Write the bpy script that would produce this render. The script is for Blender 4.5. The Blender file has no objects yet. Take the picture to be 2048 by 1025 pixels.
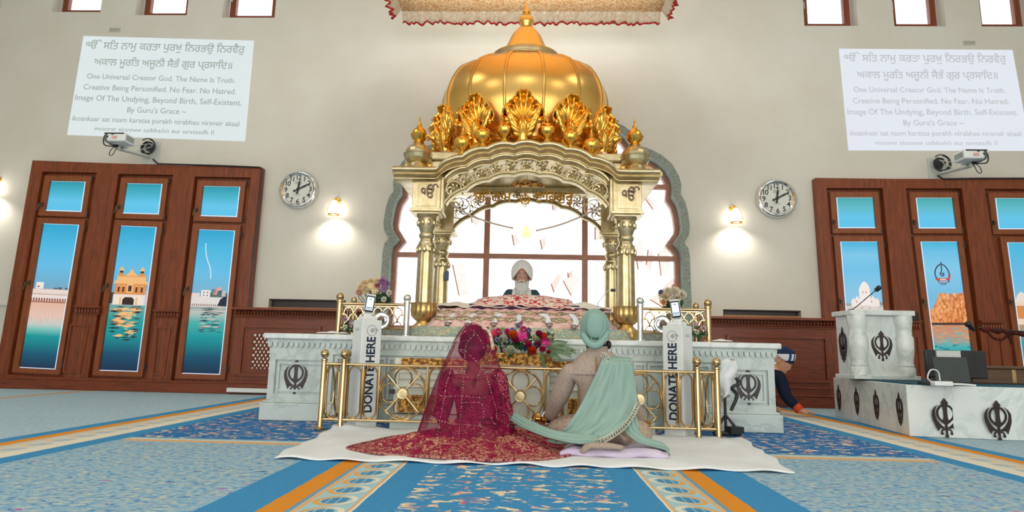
import bpy, bmesh, math, random
from mathutils import Vector, Matrix
sin, cos, pi, sqrt, atan2 = math.sin, math.cos, math.pi, math.sqrt, math.atan2
V = Vector
random.seed(7)
S = bpy.context.scene
COL = S.collection

# ---------------------------------------------------------------- camera
FPX, PITCH, ROLL, YAW, CAMH, CAMX = 1200.0, math.atan(194/1200), .0215, -.035, .62, .0755
FW = V((sin(YAW)*cos(PITCH), cos(YAW)*cos(PITCH), sin(PITCH)))
_r = V((cos(YAW), -sin(YAW), 0)); _u = _r.cross(FW)
RT = _r*cos(ROLL)+_u*sin(ROLL); UP = _u*cos(ROLL)-_r*sin(ROLL)
cam = bpy.data.cameras.new('camera'); cam.sensor_width = 36; cam.lens = FPX/2048*36
cam.clip_start = .05; cam.clip_end = 200
camo = bpy.data.objects.new('camera', cam); COL.objects.link(camo)
camo.matrix_world = Matrix(((RT.x, UP.x, -FW.x, CAMX), (RT.y, UP.y, -FW.y, 0), (RT.z, UP.z, -FW.z, CAMH), (0, 0, 0, 1)))
S.camera = camo
# ---------------------------------------------------------------- sky, exposure
S.view_settings.view_transform = 'Standard'; S.view_settings.look = 'None'
S.view_settings.gamma = 1; S.view_settings.use_curve_mapping = False
S.view_settings.exposure = -.42
wd = bpy.data.worlds.new('sky'); S.world = wd; wd.use_nodes = True
bg = wd.node_tree.nodes['Background']; bg.inputs[0].default_value = (.93, .97, 1, 1); bg.inputs[1].default_value = 2.9
S.cycles.max_bounces = 7; S.cycles.diffuse_bounces = 4; S.cycles.glossy_bounces = 4; S.cycles.transparent_max_bounces = 12
S.cycles.transmission_bounces = 4; S.cycles.caustics_reflective = False; S.cycles.caustics_refractive = False
S.cycles.sample_clamp_indirect = 4.0
S.cycles.use_denoising = True
# ---------------------------------------------------------------- big lights: ceiling panels and the daylight windows behind the camera
def area(name, loc, rot, sx, sy, w, col):
    l = bpy.data.lights.new(name, 'AREA'); l.shape = 'RECTANGLE'; l.size = sx; l.size_y = sy; l.energy = w; l.color = col
    o = bpy.data.objects.new(name, l); o.location = loc; o.rotation_euler = rot; COL.objects.link(o); return o
for x, y, w in ((-4.5, -.6, 45), (0, -.6, 45), (4.5, -.6, 45), (-4.5, 3.6, 50), (4.5, 3.6, 50), (0, 5.6, 60)):
    area('ceiling_light', (x, y, 7.3), (0, 0, 0), 1.6, 1.6, w, (1, .95, .86))
area('canopy_fill', (0, 5.9, 6.3), (0, 0, 0), 2.4, 2.2, 95, (1, .95, .86))  # unseen lamp added just above the canopy to brighten its cloth
for x in (-5, 0, 5):
    area('daylight_window', (x, -5.85, 2.5), (pi/2, 0, 0), 4.6, 4.8, 330, (1, .98, .96))

# ---------------------------------------------------------------- helpers
def at(px, py, Y):
    d = FW+RT*((px-1024)/FPX)-UP*((py-512.5)/FPX); t = Y/d.y
    return V((CAMX+d.x*t, Y, CAMH+d.z*t))
def fl(px, py, z=0.0):
    d = FW+RT*((px-1024)/FPX)-UP*((py-512.5)/FPX); t = (z-CAMH)/d.z
    return V((CAMX+d.x*t, d.y*t, z))
def lerp(a, b, t): return a+(b-a)*t
def smooth(t): t = min(1, max(0, t)); return t*t*(3-2*t)

BASE = {}
def tag(o, label=None, cat=None, group=None, kind=None):
    if label: o['label'] = label
    if cat: o['category'] = cat
    if group: o['group'] = group
    if kind: o['kind'] = kind
    return o
def thing(name, label, cat, loc=(0, 0, 0), group=None, kind=None):
    o = bpy.data.objects.new(name, None); COL.objects.link(o); o.location = loc; o.empty_display_size = .1
    BASE[o.name] = V(loc)
    return tag(o, label, cat, group, kind)
def copy_tree(o, loc=None, rz=None, label=None, group=None, parent=None):
    c = o.copy(); COL.objects.link(c)
    if parent: c.parent = parent
    for ch in list(o.children): copy_tree(ch, parent=c)
    if loc is not None: c.location = loc
    if rz is not None: c.rotation_euler[2] = rz
    if label: c['label'] = label
    if group: c['group'] = group
    return c

GLYPH = {}
class MB:
    def __init__(s): s.v = []; s.f = []; s.m = []; s.c = None
    def add(s, vs, fs, m=0):
        b = len(s.v); s.v += [V(p) for p in vs]
        for q in fs: s.f.append([b+i for i in q]); s.m.append(m)
        return s
    def box(s, x0, x1, y0, y1, z0, z1, m=0):
        return s.add([(x0,y0,z0),(x1,y0,z0),(x1,y1,z0),(x0,y1,z0),(x0,y0,z1),(x1,y0,z1),(x1,y1,z1),(x0,y1,z1)],
                     [(0,3,2,1),(4,5,6,7),(0,1,5,4),(1,2,6,5),(2,3,7,6),(3,0,4,7)], m)
    def obox(s, c, sz, rz=0, rx=0, ry=0, m=0):
        R = Matrix.Rotation(rz, 3, 'Z') @ Matrix.Rotation(ry, 3, 'Y') @ Matrix.Rotation(rx, 3, 'X'); c = V(c)
        x, y, z = sz[0]/2, sz[1]/2, sz[2]/2
        P = [(-x,-y,-z),(x,-y,-z),(x,y,-z),(-x,y,-z),(-x,-y,z),(x,-y,z),(x,y,z),(-x,y,z)]
        return s.add([c+R @ V(p) for p in P], [(0,3,2,1),(4,5,6,7),(0,1,5,4),(1,2,6,5),(2,3,7,6),(3,0,4,7)], m)
    def quadprism(s, pts, dy, m=0):
        """pts: loop in a vertical plane facing -Y; thickness dy towards +Y"""
        n = len(pts); vs = [V(p) for p in pts]+[V(p)+V((0, dy, 0)) for p in pts]
        return s.add(vs, [tuple(range(n)), tuple(range(2*n-1, n-1, -1))]+[(i, n+i, n+(i+1) % n, (i+1) % n) for i in range(n)], m)
    def tube(s, pts, r, n=8, closed=False, m=0, flat=None):
        pts = [V(p) for p in pts]; N = len(pts); rr = r if isinstance(r, (list, tuple)) else [r]*N
        vs = []; prev = None
        for i, p in enumerate(pts):
            a = pts[i-1] if (i > 0 or closed) else p; b = pts[(i+1) % N] if (i < N-1 or closed) else p
            t = (b-a); t = t.normalized() if t.length > 1e-9 else V((0, 0, 1))
            if prev is None:
                h = V((0, 0, 1)) if abs(t.z) < .9 else V((1, 0, 0)); u = t.cross(h).normalized()
            else:
                u = prev-t*prev.dot(t); u = u.normalized() if u.length > 1e-6 else t.orthogonal().normalized()
            prev = u; w = t.cross(u)
            for k in range(n):
                g = 2*pi*k/n; q = u*cos(g)*rr[i]+w*sin(g)*rr[i]
                if flat: q = V((q.x*flat[0], q.y*flat[1], q.z*flat[2]))
                vs.append(p+q)
        fs = []
        for i in range(N if closed else N-1):
            j = (i+1) % N
            for k in range(n): fs.append((i*n+k, i*n+(k+1) % n, j*n+(k+1) % n, j*n+k))
        if not closed: fs += [tuple(range(n-1, -1, -1)), tuple(range((N-1)*n, N*n))]
        return s.add(vs, fs, m)
    def lathe(s, prof, c, n=24, flute=None, sx=1, sy=1, m=0, cap=True, ax='z'):
        c = V(c); vs = []
        for (r, z) in prof:
            for k in range(n):
                g = 2*pi*k/n; q = r
                if flute and r > flute[2]: q = r*(1+flute[1]*abs(cos(flute[0]*g/2)))
                p = V((q*cos(g)*sx, q*sin(g)*sy, z))
                if ax == 'y': p = V((p.x, p.z, p.y))
                vs.append(c+p)
        fs = []
        for i in range(len(prof)-1):
            for k in range(n): fs.append((i*n+k, i*n+(k+1) % n, (i+1)*n+(k+1) % n, (i+1)*n+k))
        if cap: fs += [tuple(range(n-1, -1, -1)), tuple(range((len(prof)-1)*n, len(prof)*n))]
        return s.add(vs, fs, m)
    def ball(s, c, r, nu=12, nv=8, m=0, R=None):
        r = r if isinstance(r, (list, tuple)) else (r, r, r); c = V(c); vs = [V((0, 0, -r[2]))]
        for j in range(1, nv):
            a = -pi/2+pi*j/nv
            for k in range(nu): vs.append(V((r[0]*cos(a)*cos(2*pi*k/nu), r[1]*cos(a)*sin(2*pi*k/nu), r[2]*sin(a))))
        vs.append(V((0, 0, r[2])))
        if R: vs = [R @ p for p in vs]
        fs = [(0, 1+(k+1) % nu, 1+k) for k in range(nu)]
        for j in range(nv-2):
            for k in range(nu): fs.append((1+j*nu+k, 1+j*nu+(k+1) % nu, 1+(j+1)*nu+(k+1) % nu, 1+(j+1)*nu+k))
        e = len(vs)-1; b = 1+(nv-2)*nu
        fs += [(b+k, b+(k+1) % nu, e) for k in range(nu)]
        return s.add([c+p for p in vs], fs, m)
    def grid(s, fn, nu, nv, cu=False, m=0):
        nn = nu if cu else nu+1
        vs = [fn(i/nu, j/nv) for j in range(nv+1) for i in range(nn)]
        fs = []
        for j in range(nv):
            for i in range(nu):
                a = j*nn+i; b = j*nn+(i+1) % nn
                fs.append((a, b, b+nn, a+nn))
        return s.add(vs, fs, m)
    def shape(s, loops, y0, y1, m=0, mp=None):
        """loops: closed outlines of (x,z) pairs, holes allowed; extruded from y0 to y1"""
        cu = bpy.data.curves.new('c', 'CURVE'); cu.dimensions = '2D'; cu.fill_mode = 'BOTH'; cu.extrude = abs(y1-y0)/2
        for L in loops:
            sp = cu.splines.new('POLY'); sp.points.add(len(L)-1); sp.use_cyclic_u = True
            for i, q in enumerate(L): sp.points[i].co = (q[0], q[1], 0, 1)
        o = bpy.data.objects.new('c', cu); me = bpy.data.meshes.new_from_object(o)
        ym = (y0+y1)/2
        vs = [(v.co.x, ym-v.co.z, v.co.y) for v in me.vertices]
        if mp: vs = [mp(*v) for v in vs]
        s.add(vs, [tuple(p.vertices) for p in me.polygons], m)
        bpy.data.objects.remove(o); bpy.data.curves.remove(cu); bpy.data.meshes.remove(me); return s
    def text(s, body, size, mp, bold=0, m=0, extr=0, align='CENTER', sp=1.0):
        cu = bpy.data.curves.new('t', 'FONT'); cu.body = body; cu.size = size; cu.align_x = align; cu.offset = bold; cu.extrude = extr
        cu.resolution_u = 3; cu.space_character = sp
        o = bpy.data.objects.new('t', cu); me = bpy.data.meshes.new_from_object(o)
        s.add([mp(v.co.x, v.co.y, v.co.z) for v in me.vertices], [tuple(p.vertices) for p in me.polygons], m)
        bpy.data.objects.remove(o); bpy.data.curves.remove(cu); bpy.data.meshes.remove(me); return s
    def glyphs(s, body):
        """lettering set glyph by glyph (unit size), each glyph taken at the curve resolution that fills it best"""
        def raw(tx, res, off):
            cu = bpy.data.curves.new('t', 'FONT'); cu.body = tx; cu.resolution_u = res; cu.offset = off
            o = bpy.data.objects.new('t', cu); me = bpy.data.meshes.new_from_object(o)
            r = ([v.co.copy() for v in me.vertices], [tuple(p.vertices) for p in me.polygons], sum(p.area for p in me.polygons))
            bpy.data.objects.remove(o); bpy.data.curves.remove(cu); bpy.data.meshes.remove(me); return r
        bar0 = min(v.x for v in raw('|', 2, 0)[0])
        for i, ch in enumerate(body):
            if ch == ' ': continue
            if ch not in GLYPH: GLYPH[ch] = max((raw(ch, r, o_) for r in (2, 5, 12) for o_ in (0, .004)), key=lambda q: q[2])
            q = raw(body[:i]+'|', 2, 0); pen = max(v.x for v in q[0])-max(v.x for v in raw('|', 2, 0)[0]) if i else 0
            for k, (dx, dy) in enumerate(((-.012, 0), (.012, 0), (0, .01), (0, -.01))): s.add([v+V((pen+dx, dy, .004*k+.001*i)) for v in GLYPH[ch][0]], GLYPH[ch][1])
        return s
    def build(s, name, mats, parent=None, smooth=None, bev=0, seg=2, sub=0, solid=0, **kw):
        me = bpy.data.meshes.new(name)
        b = V((0, 0, 0)); p = parent
        while p is not None and p.parent is not None: p = p.parent
        if p is not None: b = BASE.get(p.name, b)
        me.from_pydata([q-b for q in s.v], [], s.f)
        mats = mats if isinstance(mats, (list, tuple)) else [mats]
        for q in mats: me.materials.append(q)
        if len(mats) > 1:
            for i, pl in enumerate(me.polygons): pl.material_index = s.m[i]
        if s.c:
            ca = me.color_attributes.new('Col', 'FLOAT_COLOR', 'CORNER'); k = 0
            for pl in me.polygons:
                for vi in pl.vertices:
                    ca.data[k].color = (*s.c[vi], 1); k += 1
        bm = bmesh.new(); bm.from_mesh(me)
        if not kw.get('keep'): bmesh.ops.recalc_face_normals(bm, faces=bm.faces)
        bm.to_mesh(me); bm.free()
        if smooth is not None:
            me.shade_smooth()
            if smooth < 179: me.set_sharp_from_angle(angle=math.radians(smooth))
        o = bpy.data.objects.new(name, me); COL.objects.link(o)
        if parent is not None: o.parent = parent
        if bev:
            md = o.modifiers.new('bevel', 'BEVEL'); md.width = bev; md.segments = seg; md.limit_method = 'ANGLE'
        if solid:
            md = o.modifiers.new('solid', 'SOLIDIFY'); md.thickness = solid; md.offset = kw.get('soff', 0)
        if sub:
            md = o.modifiers.new('sub', 'SUBSURF'); md.levels = sub; md.render_levels = sub
        tag(o, kw.get('label'), kw.get('cat'), kw.get('group'), kw.get('kind'))
        return o

def arc(c, r, a0, a1, n, ry=None):
    ry = r if ry is None else ry
    return [(c[0]+r*cos(math.radians(lerp(a0, a1, i/n))), c[1]+ry*sin(math.radians(lerp(a0, a1, i/n)))) for i in range(n+1)]
def catmull(P, n=6, closed=False):
    P = [V(p) for p in P]; out = []; N = len(P)
    for i in range(N if closed else N-1):
        a = P[i-1] if (i > 0 or closed) else P[0]*2-P[1]; b = P[i]; c = P[(i+1) % N]
        d = P[(i+2) % N] if (i+2 < N or closed) else P[-1]*2-P[-2]
        for k in range(n):
            t = k/n
            out.append(.5*((2*b)+(c-a)*t+(2*a-5*b+4*c-d)*t*t+(3*b-a-3*c+d)*t**3))
    if not closed: out.append(P[-1])
    return out

# ---------------------------------------------------------------- materials
def nt_of(name):
    m = bpy.data.materials.new(name); m.use_nodes = True; t = m.node_tree
    return m, t, t.nodes['Principled BSDF']
def sock(t, n, i, v):
    if hasattr(v, 'links') or hasattr(v, 'is_linked'): t.links.new(v, n.inputs[i])
    else: n.inputs[i].default_value = v
def mt(t, op, a, b=0.0, c=None):
    n = t.nodes.new('ShaderNodeMath'); n.operation = op; sock(t, n, 0, a)
    if op not in ('ABSOLUTE', 'FRACT', 'SINE', 'SQRT', 'FLOOR'): sock(t, n, 1, b)
    if c is not None: sock(t, n, 2, c)
    return n.outputs[0]
def mix(t, f, a, b):
    n = t.nodes.new('ShaderNodeMix'); n.data_type = 'RGBA'; sock(t, n, 0, f)
    for i, q in ((6, a), (7, b)):
        if isinstance(q, tuple): n.inputs[i].default_value = (*q[:3], 1)
        else: t.links.new(q, n.inputs[i])
    return n.outputs[2]
def coords(t, kind='Object', scale=(1, 1, 1), rot=(0, 0, 0)):
    n = t.nodes.new('ShaderNodeTexCoord'); mp = t.nodes.new('ShaderNodeMapping')
    mp.inputs['Scale'].default_value = scale; mp.inputs['Rotation'].default_value = rot
    t.links.new(n.outputs[kind], mp.inputs[0]); return mp.outputs[0]
def noise(t, co, scale, detail=3, rough=.5, dist=0):
    n = t.nodes.new('ShaderNodeTexNoise'); t.links.new(co, n.inputs['Vector'])
    n.inputs['Scale'].default_value = scale; n.inputs['Detail'].default_value = detail
    n.inputs['Roughness'].default_value = rough; n.inputs['Distortion'].default_value = dist
    return n.outputs['Fac']
def voro(t, co, scale, feature='F1', rnd=1.0):
    n = t.nodes.new('ShaderNodeTexVoronoi'); n.feature = feature; t.links.new(co, n.inputs['Vector'])
    n.inputs['Scale'].default_value = scale; n.inputs['Randomness'].default_value = rnd
    return n.outputs['Distance']
def ramp(t, f, lo, hi):
    n = t.nodes.new('ShaderNodeMapRange'); n.clamp = True; t.links.new(f, n.inputs[0])
    n.inputs[1].default_value = lo; n.inputs[2].default_value = hi; return n.outputs[0]
def bump(t, b, h, s=.2, d=.01):
    n = t.nodes.new('ShaderNodeBump'); n.inputs['Strength'].default_value = s; n.inputs['Distance'].default_value = d
    t.links.new(h, n.inputs['Height']); t.links.new(n.outputs[0], b.inputs['Normal'])
def L(r, g, b):
    f = lambda c: (c/255/12.92) if c/255 <= .04045 else ((c/255+.055)/1.055)**2.4
    return (f(r), f(g), f(b))
def M(name, col, rough=.5, metal=0, col2=None, sc=8, stretch=(1, 1, 1), bmp=0, bsc=None, emit=0, alpha=1, coat=0, sheen=0, lo=.35, hi=.65, spec=None, trans=0):
    m, t, b = nt_of(name)
    col2 = col2 or tuple(c*.9 for c in col)
    co = coords(t, 'Object', stretch); nz = noise(t, co, sc, 4)
    c = mix(t, ramp(t, nz, lo, hi), col, col2); t.links.new(c, b.inputs['Base Color'])
    b.inputs['Roughness'].default_value = rough; b.inputs['Metallic'].default_value = metal
    if spec is not None: b.inputs['Specular IOR Level'].default_value = spec
    if coat: b.inputs['Coat Weight'].default_value = coat; b.inputs['Coat Roughness'].default_value = .1
    if sheen: b.inputs['Sheen Weight'].default_value = sheen
    if alpha < 1: b.inputs['Alpha'].default_value = alpha
    if trans: b.inputs['Transmission Weight'].default_value = trans
    if emit: t.links.new(c, b.inputs['Emission Color']); b.inputs['Emission Strength'].default_value = emit
    if bmp: bump(t, b, noise(t, co, bsc or sc*4, 3), bmp)
    return m
def M_trans(name, col, col2, sc=16, amt=.5, vs=0, stretch=(1, 1, 1), lo=.46, hi=.56, c3=None):
    """thin cloth that lets the lamps above glow through"""
    m = M_fabric(name, col, col2, c3, sc, lo, hi, .8, vs, stretch=stretch); t = m.node_tree; b = t.nodes['Principled BSDF']
    tr = t.nodes.new('ShaderNodeBsdfTranslucent'); ms = t.nodes.new('ShaderNodeMixShader'); ms.inputs[0].default_value = amt
    t.links.new(b.inputs['Base Color'].links[0].from_socket, tr.inputs[0]); t.links.new(b.outputs[0], ms.inputs[1]); t.links.new(tr.outputs[0], ms.inputs[2])
    t.links.new(ms.outputs[0], t.nodes['Material Output'].inputs[0]); return m
def M_wood(name, c1, c2, rough=.35, vertical=True):
    m, t, b = nt_of(name)
    co = coords(t, 'Object', (14, 14, 1.1) if vertical else (1.1, 14, 14))
    a = noise(t, co, 2.2, 6, .6, 1.2); g = noise(t, co, 18, 3, .6)
    c = mix(t, ramp(t, a, .3, .7), c1, c2); c = mix(t, mt(t, 'MULTIPLY', ramp(t, g, .45, .75), .35), c, tuple(q*.55 for q in c1))
    t.links.new(c, b.inputs['Base Color']); b.inputs['Roughness'].default_value = rough
    b.inputs['Coat Weight'].default_value = .05; b.inputs['Coat Roughness'].default_value = .25
    bump(t, b, g, .12, .002); return m
def M_marble(name, c1, c2, rough=.25):
    m, t, b = nt_of(name)
    co = coords(t, 'Object'); a = noise(t, co, 1.8, 8, .62, 1.6); v = mt(t, 'ABSOLUTE', mt(t, 'SUBTRACT', a, .5))
    c = mix(t, ramp(t, v, .0, .05), c2, c1); n2 = noise(t, co, 5, 5)
    c = mix(t, mt(t, 'MULTIPLY', ramp(t, n2, .4, .75), .35), c, c2)
    t.links.new(c, b.inputs['Base Color']); b.inputs['Roughness'].default_value = rough; return m
def M_print(name, strength=1.0):
    m, t, b = nt_of(name)
    a = t.nodes.new('ShaderNodeVertexColor'); a.layer_name = 'Col'
    nz = noise(t, coords(t, 'Object'), 90, 2); c = mix(t, mt(t, 'MULTIPLY', nz, .12), a.outputs[0], (.05, .08, .1))
    b.inputs['Base Color'].default_value = (.02, .02, .02, 1); b.inputs['Roughness'].default_value = .3; b.inputs['Specular IOR Level'].default_value = .12
    t.links.new(c, b.inputs['Emission Color']); b.inputs['Emission Strength'].default_value = strength; return m
def M_fabric(name, c1, c2, c3=None, sc=30, lo=.5, hi=.56, rough=.85, vs=0, metal3=0, stretch=(1, 1, 1), mask=0, bp=.3):
    """woven cloth c1 with an embroidered motif c2 (noise blobs) and small sequins c3 (voronoi dots)"""
    m, t, b = nt_of(name); co = coords(t, 'Object', stretch)
    a = ramp(t, noise(t, co, sc, 2, .5, .8), lo, hi)
    if mask: a = mt(t, 'MULTIPLY', a, ramp(t, noise(t, co, mask, 2, .5, 1.5), .44, .52))
    c = mix(t, a, c1, c2)
    if c3:
        d = mt(t, 'LESS_THAN', voro(t, co, vs or sc*2.5), .22); c = mix(t, d, c, c3)
        if metal3: t.links.new(mt(t, 'MULTIPLY', d, metal3), b.inputs['Metallic'])
    t.links.new(c, b.inputs['Base Color']); b.inputs['Roughness'].default_value = rough
    b.inputs['Specular IOR Level'].default_value = .2
    bump(t, b, a, bp, .004); return m

m_wall = M('plaster_cream', L(213, 209, 198), .9, col2=L(208, 203, 190), sc=1.5, bmp=.03, bsc=60)
m_ceil = M('ceiling_white', L(235, 232, 225), .9)
m_wood = M_wood('mahogany', L(146, 70, 31), L(92, 40, 15), .45)
m_woodh = M_wood('mahogany_rail', L(142, 64, 28), L(92, 38, 15), .42, False)
m_sash = M_wood('lit_sash_wood', L(156, 84, 42), L(116, 56, 25), .4)  # lighter copy of the mahogany, brighter lighting put into its colour
m_dark = M_wood('dark_wood', L(50, 28, 18), L(34, 18, 12), .4, False)
m_brass = M('brass', L(206, 180, 138), .16, 1, L(190, 160, 116), 6)
m_chrome = M('chrome', (.82, .83, .82), .12, 1, (.7, .72, .72), 5)
m_steel = M('painted_steel', L(206, 210, 205), .4, .1)
m_handle = M('handle_metal', L(120, 112, 98), .4, .8, L(100, 92, 80), 20)
m_black = M('black_plastic', (.012, .012, .014), .4, col2=(.02, .02, .022))
m_white = M('white_plastic', L(232, 235, 232), .35, col2=L(226, 230, 227))
m_marble = M_marble('white_marble', L(222, 227, 223), L(200, 209, 205))
m_marbleshade = M_marble('shaded_marble', L(196, 206, 200), L(172, 184, 178), .35)  # white marble darkened: shade of the backlit front put into the colour
m_inlay = M('black_inlay', (.02, .012, .012), .35, col2=(.035, .016, .014))
m_granite = M('granite', L(150, 158, 146), .6, col2=L(112, 122, 112), sc=70)
m_goldsat = M('satin_gold', L(238, 194, 116), .25, 1, L(232, 182, 98), 3)
m_gold = M('polished_gold', L(240, 188, 92), .2, 1, L(232, 172, 70), 10)
m_goldpale = M('pale_gold', L(232, 202, 144), .3, 1, L(218, 180, 114), 12)
m_champ = M('champagne_gold', L(210, 194, 156), .34, 1, L(190, 172, 130), 14, bmp=.05)
m_bar = M('window_bar', L(176, 124, 100), .5, col2=L(160, 112, 92))  # bar colour lightened to stand in for the window glare
m_goldcarve = M('carved_gold', L(214, 164, 84), .5, .55, L(120, 74, 26), 34, bmp=1, bsc=34, lo=.42, hi=.56)
m_glass, _t, _b = nt_of('window_glass')
_b.inputs['Base Color'].default_value = (.95, .97, 1, 1); _b.inputs['Roughness'].default_value = .02
_b.inputs['Alpha'].default_value = .06
m_print = M_print('backlit_print', 1.34)
m_lamp = M('lamp_glow', (1, .93, .82), .4, emit=14)
m_screen = M('phone_screen', L(226, 238, 250), .2, emit=.75)
m_navy = M('navy_ink', L(24, 44, 70), .5)
# ================================================================ the room
D = 8.18
XC = (at(764, 560, D).x+at(1379, 560, D).x)/2
# ---- carpet
def make_carpet():
    m, t, b = nt_of('patterned_carpet'); co = coords(t, 'Object')
    sx = t.nodes.new('ShaderNodeSeparateXYZ'); t.links.new(co, sx.inputs[0]); X, Y = sx.outputs[0], sx.outputs[1]
    ax = mt(t, 'ABSOLUTE', mt(t, 'SUBTRACT', X, .02))
    wob = mt(t, 'MULTIPLY', mt(t, 'SUBTRACT', noise(t, co, 9, 2), .5), .012); ax = mt(t, 'ADD', ax, wob)
    band = lambda v, lo, hi: mt(t, 'MULTIPLY', mt(t, 'GREATER_THAN', v, lo), mt(t, 'LESS_THAN', v, hi))
    AND = lambda a, c: mt(t, 'MULTIPLY', a, c)
    # plain blue ground, woven
    fine = noise(t, coords(t, 'Object', (40, 220, 1)), 1.0, 3, .6)
    blue = mix(t, fine, L(44, 124, 180), L(86, 164, 210)); deep = mix(t, fine, L(32, 96, 160), L(62, 134, 194))
    # leaf flecks
    fk = noise(t, coords(t, 'Object', (7.5, 13, 1)), 1.5, 3, .62, .7); fm = ramp(t, fk, .55, .60)
    fc = mix(t, ramp(t, noise(t, co, 7, 2), .5, .66), L(240, 224, 186), L(236, 160, 132))
    fc = mix(t, ramp(t, noise(t, co, 19, 2), .6, .66), fc, L(206, 90, 120))
    lane = mix(t, AND(fm, mt(t, 'LESS_THAN', ax, .47)), blue, fc)
    far = mix(t, fm, deep, fc)
    # mottled pale field
    n1 = noise(t, coords(t, 'Object', (13, 22, 1)), 1.9, 5, .68, .5); n2 = noise(t, coords(t, 'Object', (5, 9, 1)), 1.2, 3, .6)
    mo = mix(t, ramp(t, n1, .40, .66), L(100, 162, 204), L(214, 214, 188))
    mo = mix(t, ramp(t, n1, .44, .34), mo, L(52, 110, 174)); mo = mix(t, mt(t, 'MULTIPLY', ramp(t, n2, .35, .7), .5), mo, L(140, 190, 218))
    sp = noise(t, coords(t, 'Object', (5, 11, 1)), 2.1, 2, .5); mo = mix(t, ramp(t, sp, .70, .73), mo, L(196, 92, 176))
    mo = mix(t, ramp(t, sp, .31, .28), mo, L(70, 84, 150))
    pale = mix(t, .55, mo, L(186, 208, 216))
    # assemble
    c = mix(t, mt(t, 'GREATER_THAN', ax, 1.22), blue, mo)
    c = mix(t, mt(t, 'LESS_THAN', ax, .63), c, lane)
    org = mix(t, fine, L(214, 132, 34), L(236, 160, 62)); lo = mix(t, fine, L(226, 168, 104), L(238, 190, 134)); wh = L(232, 226, 206)
    def border(axx, flip, base):
        """band of orange stripe, line, looped cable and inner line; axx measured as the lane distance"""
        q = mix(t, band(axx, .63, .99), base, L(170, 206, 214))
        q = mix(t, band(axx, .885, .99), q, org); q = mix(t, band(axx, .862, .885), q, L(128, 160, 176))
        q = mix(t, band(axx, .838, .858), q, lo); q = mix(t, band(axx, .64, .652), q, lo); q = mix(t, band(axx, .628, .64), q, wh)
        u = mt(t, 'DIVIDE', mt(t, 'SUBTRACT', axx, .745), .088)
        vv = mt(t, 'SUBTRACT', mt(t, 'FRACT', mt(t, 'ADD', mt(t, 'MULTIPLY', flip, 5.2), mt(t, 'MULTIPLY', u, .12))), .5)
        rr = mt(t, 'SQRT', mt(t, 'ADD', mt(t, 'MULTIPLY', u, u), mt(t, 'MULTIPLY', mt(t, 'MULTIPLY', vv, vv), 5.2)))
        ring = AND(band(rr, .72, .98), band(axx, .655, .835)); core = AND(mt(t, 'LESS_THAN', rr, .62), band(axx, .655, .835))
        q = mix(t, ring, q, mix(t, ramp(t, u, -.5, .2), wh, L(232, 172, 92)))
        grid_ = mt(t, 'GREATER_THAN', mt(t, 'FRACT', mt(t, 'MULTIPLY', axx, 26)), .14)
        return mix(t, AND(core, grid_), q, L(84, 146, 186))
    c = border(ax, Y, c)
    # beyond the cross line the field is deeper blue with flecks up to the marble
    beyond = AND(mt(t, 'GREATER_THAN', Y, 4.16), mt(t, 'LESS_THAN', ax, 2.66)); c = mix(t, beyond, c, far)
    cross = AND(AND(mt(t, 'GREATER_THAN', ax, 1.0), mt(t, 'LESS_THAN', ax, 2.62)), band(Y, 3.98, 4.16))
    cc = mix(t, band(Y, 3.99, 4.06), L(150, 190, 205), lo); cc = mix(t, band(Y, 4.075, 4.105), cc, wh); c = mix(t, cross, c, cc)
    # side borders and the pale field outside them
    c = mix(t, mt(t, 'GREATER_THAN', ax, 2.66), c, blue)
    ax2 = mt(t, 'SUBTRACT', mt(t, 'MULTIPLY', mt(t, 'SUBTRACT', ax, 2.80), .9), -.60)
    s = border(ax2, Y, blue); s = mix(t, band(ax, 2.80, 2.92), s, wh); s = mix(t, AND(band(ax, 2.92, 3.14), mt(t, 'GREATER_THAN', ax, 0)), s, mix(t, .5, s, wh))
    c = mix(t, band(ax, 2.80, 3.25), c, s); c = mix(t, mt(t, 'GREATER_THAN', ax, 3.36), c, pale)
    line = band(mt(t, 'ADD', X, mt(t, 'MULTIPLY', Y, 0)), -5.9, -5.75); c = mix(t, line, c, L(206, 170, 140))
    t.links.new(c, b.inputs['Base Color']); b.inputs['Roughness'].default_value = .95; b.inputs['Specular IOR Level'].default_value = .12
    bump(t, b, noise(t, coords(t, 'Object', (120, 120, 1)), 2, 2), .25, .004); return m
m_carpet = make_carpet()
b = MB(); b.box(-8.3, 8.3, -6.1, D+.3, -.12, 0); b.build('floor', m_carpet, kind='structure')
b = MB(); b.box(-8.3, 8.3, -6.1, D+.3, 7.5, 7.6); b.build('ceiling', m_ceil, kind='structure')
b = MB(); b.box(-8.3, -8.1, -6.0, D, 0, 7.5); b.build('wall_left', m_wall, kind='structure')
b = MB(); b.box(8.1, 8.3, -6.0, D, 0, 7.5); b.build('wall_right', m_wall, kind='structure')
b = MB(); b.box(-8.3, 8.3, -6.1, -6.0, 0, 7.5); b.build('wall_front', m_wall, kind='structure')

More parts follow.
